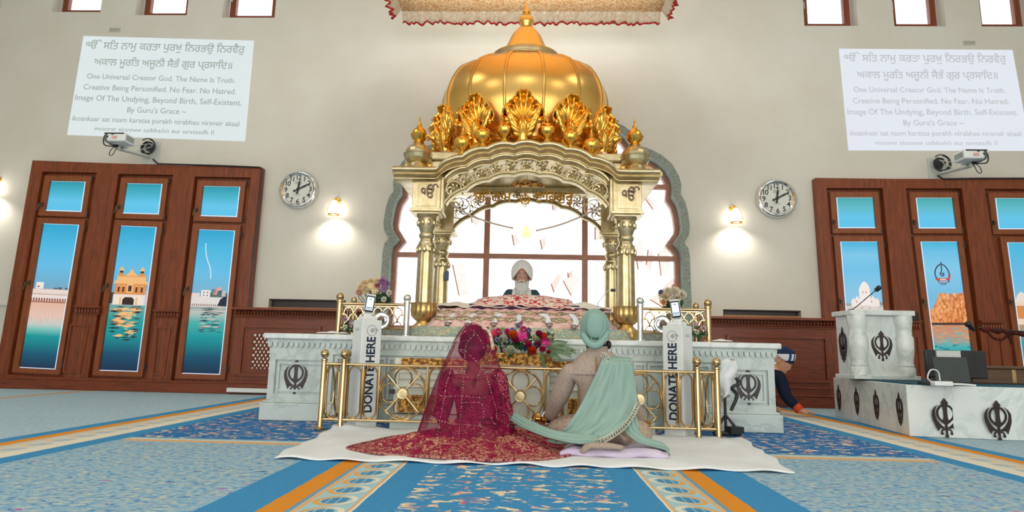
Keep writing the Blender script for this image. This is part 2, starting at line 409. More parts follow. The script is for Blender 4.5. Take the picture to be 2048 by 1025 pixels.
# ---- back wall with the cusped arch window, nine clerestory windows and two vent slots
AR = [(1381,640),(1380,580),(1378,515),(1375,498),(1366,487),(1376,472),(1378,455),(1374,425),(1368,404),(1359.5,391),(1361,372),(1356,354),(1343,331),(1323,313),(1302,302),(1280,294),(1274,284),(1262,266),(1247,255),(1230,247),(1204,240),(1196,230),(1160,200),(1120,178),(1075,150)]
half = [at(x, y, D) for x, y in AR]
SILL = .80
hx = [(p.x-XC, p.z) for p in half]; hx[0] = (hx[1][0]+.02, SILL); hx[-1] = (0, hx[-1][1])
arch = [(XC+x, z) for x, z in hx]+[(XC-x, z) for x, z in reversed(hx[:-1])]
def inset(loop, d):
    out = []; n = len(loop)
    for i in range(n):
        p, a, c = V(loop[i]), V(loop[i-1]), V(loop[(i+1) % n])
        e1 = (p-a).normalized(); e2 = (c-p).normalized(); nn = V((-e1.y-e2.y, e1.x+e2.x)); nn.normalize()
        k = max(.55, nn.dot(V((-e1.y, e1.x)))); out.append(tuple(p+nn*d/k))
    return out
arch_in = inset(arch, .105); arch_fr = inset(arch, .165)
WIN = [(122.5,30.5,210,33),(287,36.5,380,39.5),(458,42,553,44),(851,50.5,952,51.6),(1035,53.4,1128,54),(1201,55.5,1304,56.3),(1605,59,1702,60),(1782,60,1875,60.5),(1954,60.5,2046,61)]
wrect = []
for (x0, y0, x1, y1) in WIN:
    a, c = at(x0, y0, D+.14), at(x1, y1, D+.14); z = (a.z+c.z)/2; wrect.append((a.x, c.x, z, z+1.25))
slots = []
for (x0, y0, x1, y1) in ((538, 598, 690, 626), (1446, 619, 1603, 642)):
    a, c = at(x0, y0, D), at(x1, y1, D); slots.append((a.x, c.x, c.z, a.z))
b = MB()
rc = lambda x0, x1, z0, z1: [(x0, z0), (x1, z0), (x1, z1), (x0, z1)]
b.shape([rc(-8.3, 8.3, 0, 7.5), inset(arch, .05)]+[rc(x0-.035, x1+.03, z0-.02, z1) for x0, x1, z0, z1 in wrect]+[rc(*s) for s in slots], D, D+.3)
b.build('wall_back', m_wall, kind='structure')
for i, (x0, x1, z0, z1) in enumerate(wrect):
    w = thing('window_%d' % (i+2), None, None, ((x0+x1)/2, D+.14, z0), kind='structure')
    b = MB(); b.shape([rc(x0, x1, z0, z1), rc(x0+.085, x1-.085, z0+.095, z1-.09)], D+.14, D+.21); b.build('window_frame', m_wood, w, bev=.006)
    b = MB(); b.box(x0+.08, x1-.08, D+.17, D+.176, z0+.09, z1-.085); b.build('window_pane', m_glass, w)
    b = MB(); b.box(x0+.015, x0+.035, D+.115, D+.14, z0+.32, z0+.42); b.tube([(x0+.025, D+.125, z0+.42), (x0+.025, D+.1, z0+.42), (x0+.025, D+.1, z0+.31)], .008, 6); b.build('window_handle', m_steel, w, smooth=40)
    b = MB()
    for k in range(14): b.obox(((x0+x1)/2+(.12 if i < 3 else -.02), D+.25, z0+.18+.07*k), ((x1-x0)*.5, .05, .004), rx=.5)
    b.build('venetian_blind', m_white, w)
w = thing('window_1', None, None, (XC, D, SILL), kind='structure')
b = MB(); b.shape([arch, arch_in], D-.05, D+.3); b.build('stone_surround', m_granite, w, bev=.012)
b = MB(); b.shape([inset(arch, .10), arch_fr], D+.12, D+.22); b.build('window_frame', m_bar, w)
a0 = at(973.5, 500, D+.16).x; a1 = at(1169.5, 500, D+.16).x; zt = at(1315, 375, D+.16).z; zm = at(1050, 514, D+.16).z
topz = max(z for x, z in arch)
def archw(z):
    best = 0
    for (xa, za), (xb, zb) in zip(hx[:-1], hx[1:]):
        if min(za, zb) <= z <= max(za, zb) and abs(zb-za) > 1e-6: best = max(best, xa+(xb-xa)*(z-za)/(zb-za)); 
    return best
for x in (a0, a1):
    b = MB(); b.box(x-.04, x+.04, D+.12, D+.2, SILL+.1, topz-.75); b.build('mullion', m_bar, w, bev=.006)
for z, n in ((zt, 'transom_bar'), (zm, 'transom_bar')):
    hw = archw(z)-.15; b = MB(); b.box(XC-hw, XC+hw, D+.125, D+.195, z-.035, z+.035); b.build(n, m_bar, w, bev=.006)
b = MB(); b.shape([inset(arch, .13)], D+.155, D+.16); b.build('glass_pane', m_glass, w)
for i, (x0, x1, z0, z1) in enumerate(slots):
    v = thing('wall_vent', ('dark slot in the wall with a brass ledge left of the arched window', 'dark slot in the wall with a brass ledge right of the arched window')[i], 'vent', ((x0+x1)/2, D, z0), group='wall vents above the wood panelling')
    b = MB(); b.box(x0, x1, D+.1, D+.14, z0, z1); b.box(x0, x1, D+.01, D+.1, z1-.012, z1); b.build('slot_lining', m_dark, v)
    b = MB(); b.box(x0+.005, x1-.005, D-.01, D+.1, z0, z0+.06); b.build('brass_ledge', M('dull_brass_%d' % i, L(150, 116, 76), .45, .6), v, bev=.004)

# ---- printed glass
class Pane(MB):
    def __init__(s, q, off):
        super().__init__(); s.c = []; s.P = [at(x, y, D-off) for x, y in q]; s.n = 0
    def uv(s, u, v, k=0):
        tl, tr, br, bl = s.P
        p = (tl*(1-u)+tr*u)*v+(bl*(1-u)+br*u)*(1-v); return p-V((0, .0012*k, 0))
    def poly(s, pts, col, k=2):
        b = len(s.v); s.v += [s.uv(u, v, k) for u, v in pts]; cs = col if isinstance(col, list) else [col]*len(pts)
        s.c += [L(*q) for q in cs]; s.f.append(list(range(b, b+len(pts)))); s.m.append(0)
    def rect(s, u0, u1, v0, v1, col, k=2): s.poly([(u0, v0), (u1, v0), (u1, v1), (u0, v1)], col, k)
    def rows(s, stops, k=0, u0=0, u1=1):
        for (va, ca), (vb, cb) in zip(stops[:-1], stops[1:]): s.poly([(u0, va), (u1, va), (u1, vb), (u0, vb)], [ca, ca, cb, cb], k)
    def stroke(s, pts, w, col, k=3, asp=.26):
        for (a, c) in zip(pts[:-1], pts[1:]):
            dx, dy = (c[0]-a[0])*asp, c[1]-a[1]; l = math.hypot(dx, dy) or 1; nx, ny = -dy/l*w/asp, dx/l*w
            s.poly([(a[0]-nx, a[1]-ny), (c[0]-nx, c[1]-ny), (c[0]+nx, c[1]+ny), (a[0]+nx, a[1]+ny)], col, k)
    def edge(s, wu, wv):  # bright strips painted as the white glow round the pane border
        w = (228, 236, 250)
        for q in ((0, wu, 0, 1), (1-wu, 1, 0, 1), (0, 1, 0, wv), (0, 1, 1-wv, 1)): s.rect(*q, w, 6)
SKY = [(0.55, (118, 168, 198)), (.7, (100, 192, 232)), (.85, (74, 186, 228)), (1, (36, 166, 206))]
def tr_pane(q, n):
    p = Pane(q, .035); g = n >= 4
    p.rows([(0, (92, 196, 236)), (.35, (98, 200, 238)), (.62, (70, 182, 208) if not g else (96, 190, 208)), (1, (28, 150, 166) if not g else (66, 168, 170))])
    p.edge(.022, .03); return p
rr = random.Random(3)
def lo_pane(q, n):
    p = Pane(q, .035)
    if n == 1:
        p.rows([(0, (6, 40, 70)), (.1, (0, 84, 112)), (.22, (0, 150, 152)), (.265, (120, 196, 186)), (.30, (200, 204, 198)), (.36, (236, 204, 190)), (.44, (232, 186, 160)), (.47, (206, 160, 140)), (.52, (120, 166, 192))]+[(v, c) for v, c in SKY if v > .55])
        p.rect(0, 1, .452, .535, (236, 222, 214)); p.rect(.12, .32, .53, .585, (244, 232, 226)); p.rect(.0, 1, .50, .506, (196, 160, 146), 3)
        p.rect(.16, .22, .55, .56, (150, 96, 84), 3); p.rect(0, 1, .534, .54, (222, 190, 176), 3); p.rect(0, 1, .446, .456, (170, 104, 84), 3)
        for i in range(14):
            u = .03+i*.07; p.poly([(u, .457), (u+.045, .457), (u+.045, .472), (u+.022, .48), (u, .472)], (150, 84, 66), 4); p.rect(u+.01, u+.035, .512, .518, (206, 168, 150), 4)
        for u, h in ((.6, .01), (.72, .014), (.9, .012)): p.rect(u, u+.1, .54, .54+h, (70, 92, 96), 3)
        for i in range(16): p.rect(i/16+.01, i/16+.03, .30+rr.random()*.05, .44, (222, 178, 160), 3)
    elif n == 2:
        p.rows([(0, (4, 34, 68)), (.12, (0, 76, 108)), (.25, (0, 148, 152)), (.36, (40, 160, 160)), (.44, (120, 168, 166)), (.47, (96, 150, 180)), (.55, (112, 178, 210))]+[(v, c) for v, c in SKY if v > .6])
        O, O2, W_, DK = (222, 146, 78), (246, 190, 124), (240, 226, 214), (84, 46, 34)
        p.rect(0, .12, .455, .53, (44, 64, 60)); p.rect(.9, 1, .45, .55, (190, 176, 176))
        p.rect(.1, .95, .447, .52, W_); p.rect(.12, .93, .515, .61, O); p.rect(.09, .96, .592, .612, O2, 3); p.rect(.15, .90, .61, .645, O2)
        p.rect(.14, .92, .64, .652, (230, 166, 100), 3)
        for u in (.2, .32, .66, .80): p.rect(u, u+.05, .535, .575, DK, 4); p.rect(u-.015, u+.065, .572, .58, O2, 5)
        p.rect(.43, .60, .53, .595, O2, 4); p.rect(.47, .56, .54, .58, DK, 5)
        p.poly([(.34, .645), (.68, .645), (.62, .662), (.56, .675), (.51, .70), (.46, .675), (.40, .662)], O2, 3); p.rect(.50, .52, .69, .715, O, 3)
        for u in (.24, .78):
            p.rect(u-.06, u+.06, .648, .668, O, 4); p.rect(u-.045, u+.045, .668, .682, (60, 40, 36), 4); p.poly([(u-.07, .682), (u+.07, .682), (u+.045, .697), (u, .712), (u-.045, .697)], O2, 4)
        p.poly([(.36, .448), (.66, .448), (.66, .485), (.6, .50), (.42, .50), (.36, .485)], (50, 32, 28), 4); p.rect(.33, .69, .50, .512, W_, 4)
        for u in (.28, .70): p.rect(u, u+.05, .448, .50, O2, 5)
        for i in range(110):
            v = lerp(.20, .44, rr.random()**.8); w = lerp(.34, .30, 1)*rr.random()+.05; u = .5+(rr.random()-.5)*.62
            c = O2 if abs(u-.5) < .26 and v > .235 else (40, 52, 56)
            if rr.random() < .3: c = (70, 60, 52)
            h = .003+.006*rr.random(); p.poly([(u-w*.5, v), (u, v-h), (u+w*.5, v), (u, v+h)], c, 3)
    elif n == 3:
        p.rows([(0, (4, 34, 66)), (.12, (0, 80, 108)), (.25, (0, 150, 156)), (.35, (70, 176, 170)), (.42, (190, 196, 190)), (.455, (150, 160, 156)), (.5, (130, 176, 200))]+[(v, c) for v, c in SKY if v > .55])
        p.rect(0, 1, .455, .525, (226, 220, 214)); p.rect(.0, .25, .52, .55, (232, 214, 204)); p.rect(.28, .52, .52, .572, (238, 230, 226)); p.rect(.52, 1, .52, .555, (86, 104, 100))
        for i in range(16): p.rect(.02+i*.055, .045+i*.055, .46, .475, (120, 96, 84), 4)
        for u, v0, v1, c in ((.6, .54, .585, (214, 150, 140)), (.72, .55, .575, (70, 100, 100)), (.55, .55, .58, (90, 130, 140)), (.82, .53, .57, (190, 190, 196)), (.7, .57, .595, (226, 170, 168))): p.rect(u, u+.1, v0, v1, c, 3)
        for u, v in ((.34, .55), (.43, .55), (.34, .53), (.43, .53)): p.rect(u, u+.035, v, v+.01, (120, 110, 110), 4)
        p.poly([(.74, .465), (1, .46), (1, .53), (.9, .53), (.8, .51)], (30, 38, 50), 5)
        p.stroke([(.26, .90), (.27, .86), (.31, .81), (.37, .77), (.43, .74), (.47, .70), (.49, .65)], .0035, (214, 236, 246), 3)
        for i in range(60):
            v = lerp(.28, .45, rr.random()); u = .62+(rr.random()-.5)*.5; h = .003; w = .05+.12*rr.random()
            p.poly([(u-w, v), (u, v-h), (u+w, v), (u, v+h)], (40, 70, 84) if rr.random() < .6 else (226, 190, 172), 3)
    elif n == 4:
        p.rows([(0, (120, 150, 170)), (.5, (150, 190, 214)), (.62, (140, 200, 232)), (.8, (112, 196, 234)), (.9, (126, 202, 236)), (1, (60, 180, 222))])
        p.rect(0, 1, .40, .545, (214, 206, 198)); p.rect(0, .2, .54, .56, (150, 160, 160)); p.rect(.85, 1, .53, .57, (140, 150, 152)); p.rect(.2, .8, .5, .56, (244, 230, 222))
        p.poly([(.38, .55), (.66, .55), (.66, .66), (.64, .68), (.6, .70), (.53, .715), (.46, .70), (.42, .68), (.38, .66)], (250, 238, 230), 3)
        for u, v in ((.22, .585), (.32, .60), (.72, .60), (.82, .585)): p.poly([(u-.06, .54), (u+.06, .54), (u+.06, v-.01), (u, v+.015), (u-.06, v-.01)], (246, 232, 224), 3)
        for u, v in ((.46, .63), (.54, .63), (.28, .565), (.66, .565), (.5, .58), (.4, .52), (.6, .52)): p.rect(u, u+.03, v, v+.015, (190, 170, 160), 4)
    elif n == 5:
        p.rows([(0, (0, 120, 130)), (.18, (10, 150, 160)), (.26, (60, 176, 176)), (.34, (190, 150, 130)), (.41, (206, 140, 100)), (.43, (90, 70, 66)), (.46, (140, 180, 204)), (.62, (120, 190, 228)), (.8, (132, 204, 236)), (.92, (110, 196, 234)), (1, (60, 184, 220))])
        p.poly([(.0, .42), (1, .42), (1, .625), (.9, .63), (.75, .615), (.6, .63), (.45, .61), (.3, .60), (.15, .545), (.04, .50), (0, .48)], (206, 118, 62), 2)
        for i in range(420):
            u = rr.random(); top = (.52+.12*smooth((u-.05)*3))*(1 if u > .03 else .95); v = lerp(.425, top-.015, rr.random()); r = .032*(.6+rr.random()*.7)
            c = rr.choice([(232, 150, 86), (216, 124, 60), (248, 186, 128), (190, 104, 56), (240, 168, 104)])
            uu = min(.96, max(.04, u)); p.poly([(max(0, uu-r), v), (uu, v-.012), (min(1, uu+r), v), (uu+.01, v+.02)], c, 3)
        for u in (.3, .48, .62, .78, .93): p.poly([(u-.05, .56), (u+.05, .56), (u, .64+.02*rr.random())], (206, 150, 140), 2)
        p.rect(0, 1, .412, .428, (74, 50, 40), 4)
        for i in range(90):
            v = lerp(.12, .41, rr.random()); u = rr.random(); w = .04+.1*rr.random(); h = .004
            c = ((222, 156, 116) if v > .28 else (20, 110, 130)) if rr.random() < .7 else (90, 190, 186)
            p.poly([(max(0, u-w), v), (u, v-h), (min(1, u+w), v), (u, v+h)], c, 3)
        K, R_ = (52, 44, 58), (196, 74, 52)
        dome = [(.30, .735), (.27, .765), (.29, .795), (.36, .822), (.46, .838), (.55, .825), (.62, .797), (.645, .765), (.62, .735)]
        p.stroke(dome, .004, K, 4); p.stroke([(.645, .765), (.63, .74)], .007, R_, 5); p.rect(.27, .64, .722, .738, R_, 5); p.rect(.38, .54, .726, .733, (240, 226, 226), 6)
        p.stroke([(.46, .838), (.465, .855)], .003, K, 4); p.stroke([(.46, .83), (.45, .785), (.40, .768), (.44, .752), (.50, .757), (.49, .775), (.44, .765)], .0035, K, 5)
        for i, w in enumerate((.13, .1, .07)): p.rect(.45-w, .46+w, .708-i*.009, .712-i*.009, K if i else R_, 5)
        for u in (.33, .59): p.rect(u, u+.03, .708, .722, K, 5)
    else:
        p.rows([(0, (0, 110, 130)), (.3, (60, 150, 160)), (.44, (200, 150, 110)), (.46, (150, 180, 200)), (.6, (120, 190, 228)), (1, (70, 186, 224))])
        p.rect(0, 1, .42, .58, (240, 214, 190)); p.poly([(0, .58), (.1, .63), (.2, .65), (.34, .62), (.4, .58)], (236, 222, 210), 3); p.rect(0, .5, .46, .55, (214, 140, 76), 3)
    p.edge(.022, .006); return p

# ---- the two groups of three mahogany window-doors
def expand(q, l, t_, r, b_):
    tl, tr, br, bl = [V(p) for p in q]; ux = (tr-tl).normalized(); dn = (bl-tl).normalized(); dr = (br-tr).normalized(); bx = (br-bl).normalized()
    return [tuple(tl-ux*l-dn*t_), tuple(tr+ux*r-dr*t_), tuple(br+bx*r+dr*b_), tuple(bl-bx*l+dn*b_)]
def wxz(q, off): return [(p.x, p.z) for p in (at(x, y, D-off) for x, y in q)]
FLR = 0
def px_floor(xt, yt, xb, off):
    """bottom corner on the floor line under a leaning edge"""
    lo, hi = 600., 1000.
    for _ in range(40):
        mid = (lo+hi)/2
        if at(xb, mid, D-off).z > FLR: lo = mid
        else: hi = mid
    return (xb, lo)
DOORS = [
 ([(65,321),(214.6,326.5),(166,770),(-15,765)], [(99,361.5),(172,363),(163,424.5),(88.6,422)], [(84.2,446.5),(159,449.4),(111.5,740),(36,736)]),
 ([(214.6,326.5),(368,331.5),(328,775),(166,770)], [(252,366),(325.6,367.4),(317.9,429.5),(243,427.4)], [(239,451),(314,454),(276,744.5),(196.5,742)]),
 ([(368,331.5),(524,334.5),(482,779),(328,775)], [(405.5,371.5),(481,373),(474.3,434.8),(399,432.6)], [(396,458.5),(470.7,461),(440.6,750.3),(362,748)]),
 ([(1630,356),(1786,358),(1834,800),(1663,800)], [(1672,394.5),(1748,394.5),(1753,457),(1676.6,457)], [(1680,483),(1757,483),(1784,772),(1703,772)]),
 ([(1786,358),(1948,358),(2004,800),(1834,800)], [(1831,395),(1907,395),(1914.5,457.5),(1837.5,457.5)], [(1840.5,483),(1917,483),(1955,773),(1876,773)]),
 ([(1948,358),(2108,358),(2170,800),(2004,800)], [(1989.5,395.6),(2067,396),(2076,459),(1997,459)], [(2013.5,484.5),(2086,485),(2130,775),(2052,774)])]
for i, (q, tq, lq) in enumerate(DOORS):
    n = i+1
    q = [q[0], q[1], px_floor(0, 0, q[2][0], .1), px_floor(0, 0, q[3][0], .1)]
    d = thing('door_%d' % n, None, None, at((q[0][0]+q[1][0])/2, q[0][1], D), kind='structure'); BASE[d.name].z = 0; d.location.z = 0
    top = expand(tq, 18, 18, 19, 0); bot = expand(lq, 19, 0, 19, 15)
    W3 = wxz(q, .1); op = wxz([top[0], top[1], bot[2], bot[3]], .1)
    W3[2] = (W3[2][0], .002); W3[3] = (W3[3][0], .002)
    b = MB(); b.shape([W3, op], D-.1, D-.001); b.build('surround', m_wood, d, bev=.008)
    b = MB(); b.shape([wxz([top[0], top[1], bot[2], bot[3]], .02)], D-.02, D-.002); b.build('recess_board', m_wood, d)
    for nm, pq, mk, hy in (('transom_sash', tq, tr_pane, .72), ('lower_sash', lq, lo_pane, .42)):
        e = expand(pq, 11.5, 10.5, 9.5, 10)
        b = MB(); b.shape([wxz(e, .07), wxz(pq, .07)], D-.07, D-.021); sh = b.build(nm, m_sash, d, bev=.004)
        mk(pq, n).build('glass_print' if nm == 'lower_sash' else 'glass_pane', m_print, sh)
        tl, tr, br, bl = [V(p) for p in e]; hp = tl.lerp(bl, hy)+V((4, 0)); g = at(hp.x, hp.y, D-.085)
        b = MB(); b.obox(g, (.022, .03, .06)); b.tube([g+V((0, -.02, 0)), g+V((0, -.05, 0)), g+V((-.012, -.055, -.1))], .008, 6); b.build('handle', m_handle, sh, smooth=40)
        for k in (.06, .93):
            hp = tr.lerp(br, k); g = at(hp.x+2, hp.y, D-.075); b = MB(); b.tube([g+V((0, 0, .045)), g-V((0, 0, .045))], .009, 8); b.build('hinge', m_black, sh, smooth=40)
    # pier ornaments between the windows
    if n in (1, 2, 4, 5):
        x0, x1, y0, y1 = {1: (147, 195, 611, 630), 2: (306, 356, 619, 636), 4: (1799, 1846, 640, 660), 5: (1964, 2012, 641, 662)}[n]
        a, c = at(x0, y0, D-.16), at(x1, y1, D-.16)
        b = MB(); b.box(a.x, c.x, D-.16, D-.1, a.z-.03, a.z); b.box(a.x+.01, c.x-.01, D-.12, D-.1, c.z, a.z-.03)
        for k in range(8): b.ball((lerp(a.x+.03, c.x-.03, k/7), D-.125, (a.z+c.z)/2-.015), (.016, .022, .04), 8, 6)
        b.build('pier_cap', m_woodh, d, smooth=30)
        q2 = {1: [(140, 648), (178, 649), (160, 748), (124, 746)], 2: [(312, 652), (342, 653), (328, 752), (303, 750)], 4: [(1809, 672), (1838, 672), (1848, 780), (1818, 780)], 5: [(1976, 672), (2004, 672), (2016, 780), (1986, 780)]}[n]
        b = MB(); b.shape([wxz(q2, .115), wxz(expand(q2, -4, -4, -4, -4), .115)], D-.115, D-.099); b.build('pier_panel_mold', m_wood, d, bev=.004)
for nm, x0, x1 in (('baseboard_left', at(-15, 765, D-.12).x, at(482, 780, D-.12).x), ('baseboard_right', at(1664, 800, D-.12).x, 7.2)):
    b = MB(); b.box(x0, x1, D-.12, D-.1, 0.002, .13); b.box(x0, x1, D-.13, D-.1, .13, .155); b.build(nm, m_woodh, kind='structure', bev=.004)

# ---- wainscot on both sides of the arch
def wainscot(name, x0, x1, panels, grille):
    w = thing(name, None, None, ((x0+x1)/2, D, 0), kind='structure'); T = 1.155
    b = MB(); b.box(x0, x1, D-.095, D-.001, .002, T-.09); b.build('panel_board', m_woodh, w)
    b = MB(); b.box(x0-.02, x1+.02, D-.19, D-.001, T-.035, T); b.box(x0, x1, D-.13, D-.1, T-.115, T-.1); b.box(x0, x1, D-.115, D-.1, T-.14, T-.12); b.build('cap_rail', m_woodh, w, bev=.006)
    b = MB(); n = int((x1-x0)/.043)
    for k in range(n): b.ball((x0+.02+k*.043, D-.125, T-.068), (.0165, .03, .031), 8, 6)
    b.build('bead_molding', m_woodh, w, smooth=60)
    for (a, c, z0, z1) in panels:
        b = MB(); b.shape([rc(a, c, z0, z1), rc(a+.035, c-.035, z0+.035, z1-.035)], D-.125, D-.099); b.build('panel_mold', m_woodh, w, bev=.008)
    b = MB(); b.box(x0, x1, D-.125, D-.099, .002, .14); b.box(x0, x1, D-.14, D-.099, .14, .17); b.box(x0, x1, D-.12, D-.099, .24, .262); b.build('base_rail', m_woodh, w, bev=.005)
    if grille:
        a, c, z0, z1 = grille; b = MB(); b.box(a, c, D-.104, D-.1, z0, z1, 1)
        s = .055; k = a-1
        while k < c+1:
            for sg in (1, -1):
                p = [(k, z0), (k+sg*(z1-z0)*.62, z1)]
                # clip to the grille rectangle
                (xa, za), (xb, zb) = p; 
                def cl(x): t_ = (x-xa)/(xb-xa); return (x, za+(zb-za)*t_)
                lo_, hi_ = min(xa, xb), max(xa, xb)
                if hi_ > a and lo_ < c:
                    e = [p[0] if a <= xa <= c else cl(a if xa < a else c), p[1] if a <= xb <= c else cl(a if xb < a else c)]
                    b.tube([(e[0][0], D-.106, e[0][1]), (e[1][0], D-.106, e[1][1])], .011, 4)
            k += s
        b.build('lattice_grille', [m_woodh, m_white], w)
gx0, gx1 = at(506, 700, D-.1).x, at(570, 700, D-.1).x
wainscot('trim_1', at(469, 640, D-.12).x, XC-2.2, [(at(481, 700, D-.1).x, at(640, 700, D-.1).x, .24, .92)], (gx0, gx1, .34, .80))
px0 = at(1500, 700, D-.1).x; px1 = at(1655, 700, D-.1).x
wainscot('trim_2', XC+2.2, at(1677, 650, D-.12).x, [(px0-.3, px1, .32, .92)], None)
b = MB(); b.box(at(452, 785, D-.2).x, at(640, 785, D-.2).x, D-.2, D-.14, .03, .085); b.build('trim_3', m_white, kind='structure', bev=.006)
b = MB(); b.box(-8.1, at(30, 617, D).x-.05, D-.03, D-.001, 1.12, 1.15); b.build('trim_4', m_steel, kind='structure')
# ================================================================ things on the back wall
def quadmap(q, Y):
    P = [at(x, y, Y) for x, y in q]
    return lambda u, v, k=0: (P[0]*(1-u)+P[1]*u)*v+(P[3]*(1-u)+P[2]*u)*(1-v)-V((0, k, 0))
LINES = [("ੴ ਸਿਤ ਨਾਮੁ ਕਰਤਾ ਪੁਰਖੁ ਿਨਰਭਉ ਿਨਰਵੈਰੁ", .095, .93), ("ਅਕਾਲ ਮੂਰਿਤ ਅਜੂਨੀ ਸੈਭੰ ਗੁਰ ਪ੍ਰਸਾਿਦ॥", .262, .80),
         ("One Universal Creator God. The Name Is Truth.", .41, .855), ("Creative Being Personified. No Fear. No Hatred.", .52, .875),
         ("Image Of The Undying, Beyond Birth, Self-Existent.", .628, .95), ("By Guru's Grace ~", .733, .335),
         ("ikoankaar sat naam karataa purakh nirabhau niravair akaal", .835, .945), ("moorat ajoonee saibha(n) gur prasaadh ||", .93, .67)]
for side, q, c1, c2, lab in (('left', [(167,72),(508,81.5),(490,283),(134,270)], L(222,231,231), L(166,178,172), 'left bright projected slide of grey prayer text above the mahogany doors'),
                             ('right', [(1678,97.5),(2025,100),(2062,302),(1697,301)], L(226,231,240), L(196,199,202), 'right pale projected slide of grey prayer text above the mahogany doors')):
    mp = quadmap(q, D-.004); t = thing('projected_slide', lab, 'projection', mp(.5, 0), group='projected prayer slides')
    mA = M('slide_light_'+side, c1, .9, emit=1.34, sc=2, col2=tuple(x*.985 for x in c1)); mB = M('slide_text_'+side, c2, .9, emit=1.34)
    for m_ in (mA, mB): m_.node_tree.nodes['Principled BSDF'].inputs['Specular IOR Level'].default_value = 0
    for m_, c_ in ((mA, c1), (mB, c2)):
        bb = m_.node_tree.nodes['Principled BSDF']; m_.node_tree.links.remove(bb.inputs['Base Color'].links[0]); bb.inputs['Base Color'].default_value = (.02, .02, .02, 1)
    b = MB(); b.quadprism([mp(0, 1), mp(1, 1), mp(1, 0), mp(0, 0)], .0035); b.build('light_field', mA, t)
    ratio = 1.72
    for i, (s, v, w) in enumerate(LINES):
        raw = MB()
        if i < 2: raw.glyphs(s)
        for dx, dy in ((-.013, 0), (.013, 0), (0, .011), (0, -.011)) if i > 1 else (): raw.text(s, 1, lambda x, y, z: (x+dx, y+dy, z), bold=0.0)
        xs = [p.x for p in raw.v]; k = w/(max(xs)-min(xs)); xm = (max(xs)+min(xs))/2; kz = k*ratio
        if i in (2, 3, 4, 5): kz *= 1.0
        bb = MB(); bb.add([mp(.5+(p.x-xm)*k-.012, 1-v+(p.y-.32)*kz, .004) for p in raw.v], raw.f)
        bb.build('prayer_line', mB, t)
    b = MB(); b.quadprism([mp(.1, .052, .005), mp(.9, .052, .005), mp(.9, .005, .005), mp(.1, .005, .005)], .0005); b.build('slide_lower_edge', mA, t)

def wall_clock(px, py, label):
    c = at(px, py, D-.06); t = thing('wall_clock', label, 'clock', c, group='round chrome wall clocks')
    R = .272; b = MB()
    b.lathe([(R*.8, .055), (R, .055), (R, .02), (R*.97, -.005), (R*.93, -.02), (R*.88, -.022), (R*.84, -.008), (R*.80, .0)], c, 48, ax='y', cap=False); b.build('chrome_rim', m_chrome, t, smooth=50)
    b = MB(); b.lathe([(0.001, .004), (R*.83, .004)], c, 48, ax='y', cap=False); b.build('dial', M('dial', L(222, 222, 212), .5), t)
    ro = -.035
    def P(a, r, k=.0): return c+V((r*R*sin(a+0), .002-k, r*R*cos(a)))
    b = MB()
    for h in range(1, 13):
        a = 2*pi*h/12-ro*-1; p = P(a, .645)
        b.text(str(h), .098, lambda x, y, z: (p.x+x*cos(ro)-(y-.032)*-sin(ro)*-1, p.y, p.z+(y-.032)*cos(ro)+x*sin(ro)), bold=.0016, sp=.82)
    b.build('numerals', m_black, t)
    b = MB()
    for h in range(60):
        a = 2*pi*h/60; p = P(a, .79); b.add([p+V((dx, 0, dz)) for dx, dz in ((-.003, -.003), (.003, -.003), (.003, .003), (-.003, .003))], [(0, 1, 2, 3)])
    b.build('minute_marks', M('tick_red', L(120, 70, 60), .6), t)
    b = MB(); p = P(0, .36); b.box(p.x-.045, p.x+.045, p.y-.0005, p.y, p.z-.022, p.z+.022); p = P(pi, .3); b.box(p.x-.04, p.x+.04, p.y-.0005, p.y, p.z-.005, p.z+.005)
    b.build('maker_mark', M('pale_print', L(186, 186, 176), .6), t)
    for nm, a, l, w, k in (('hour_hand', 2*pi*(.155)/12+.05, .56, .012, .006), ('minute_hand', 2*pi*10.6/60-.02, .78, .0105, .009)):
        b = MB(); d = V((sin(a), 0, cos(a))); s = V((cos(a), 0, -sin(a))); o = c+V((0, -k, 0))
        b.quadprism([o-d*.055-s*w*.8, o-d*.055+s*w*.8, o+d*l*R*.55+s*w*1.2, o+d*l*R, o+d*l*R*.55-s*w*1.2], .002); b.lathe([(.022, -.004), (.022, .002)], o, 16, ax='y'); b.lathe([(.016, -.003), (.016, .002)], o-d*.055, 12, ax='y')
        b.build(nm, m_black, t)
    b = MB(); b.lathe([(.05, .06), (.05, .055)], c, 16, ax='y'); b.build('wall_plate', m_black, t)
wall_clock(596, 379, 'round chrome wall clock left of the arched window beside a lamp')
wall_clock(1554, 397, 'round chrome wall clock right of the arched window beside a lamp')

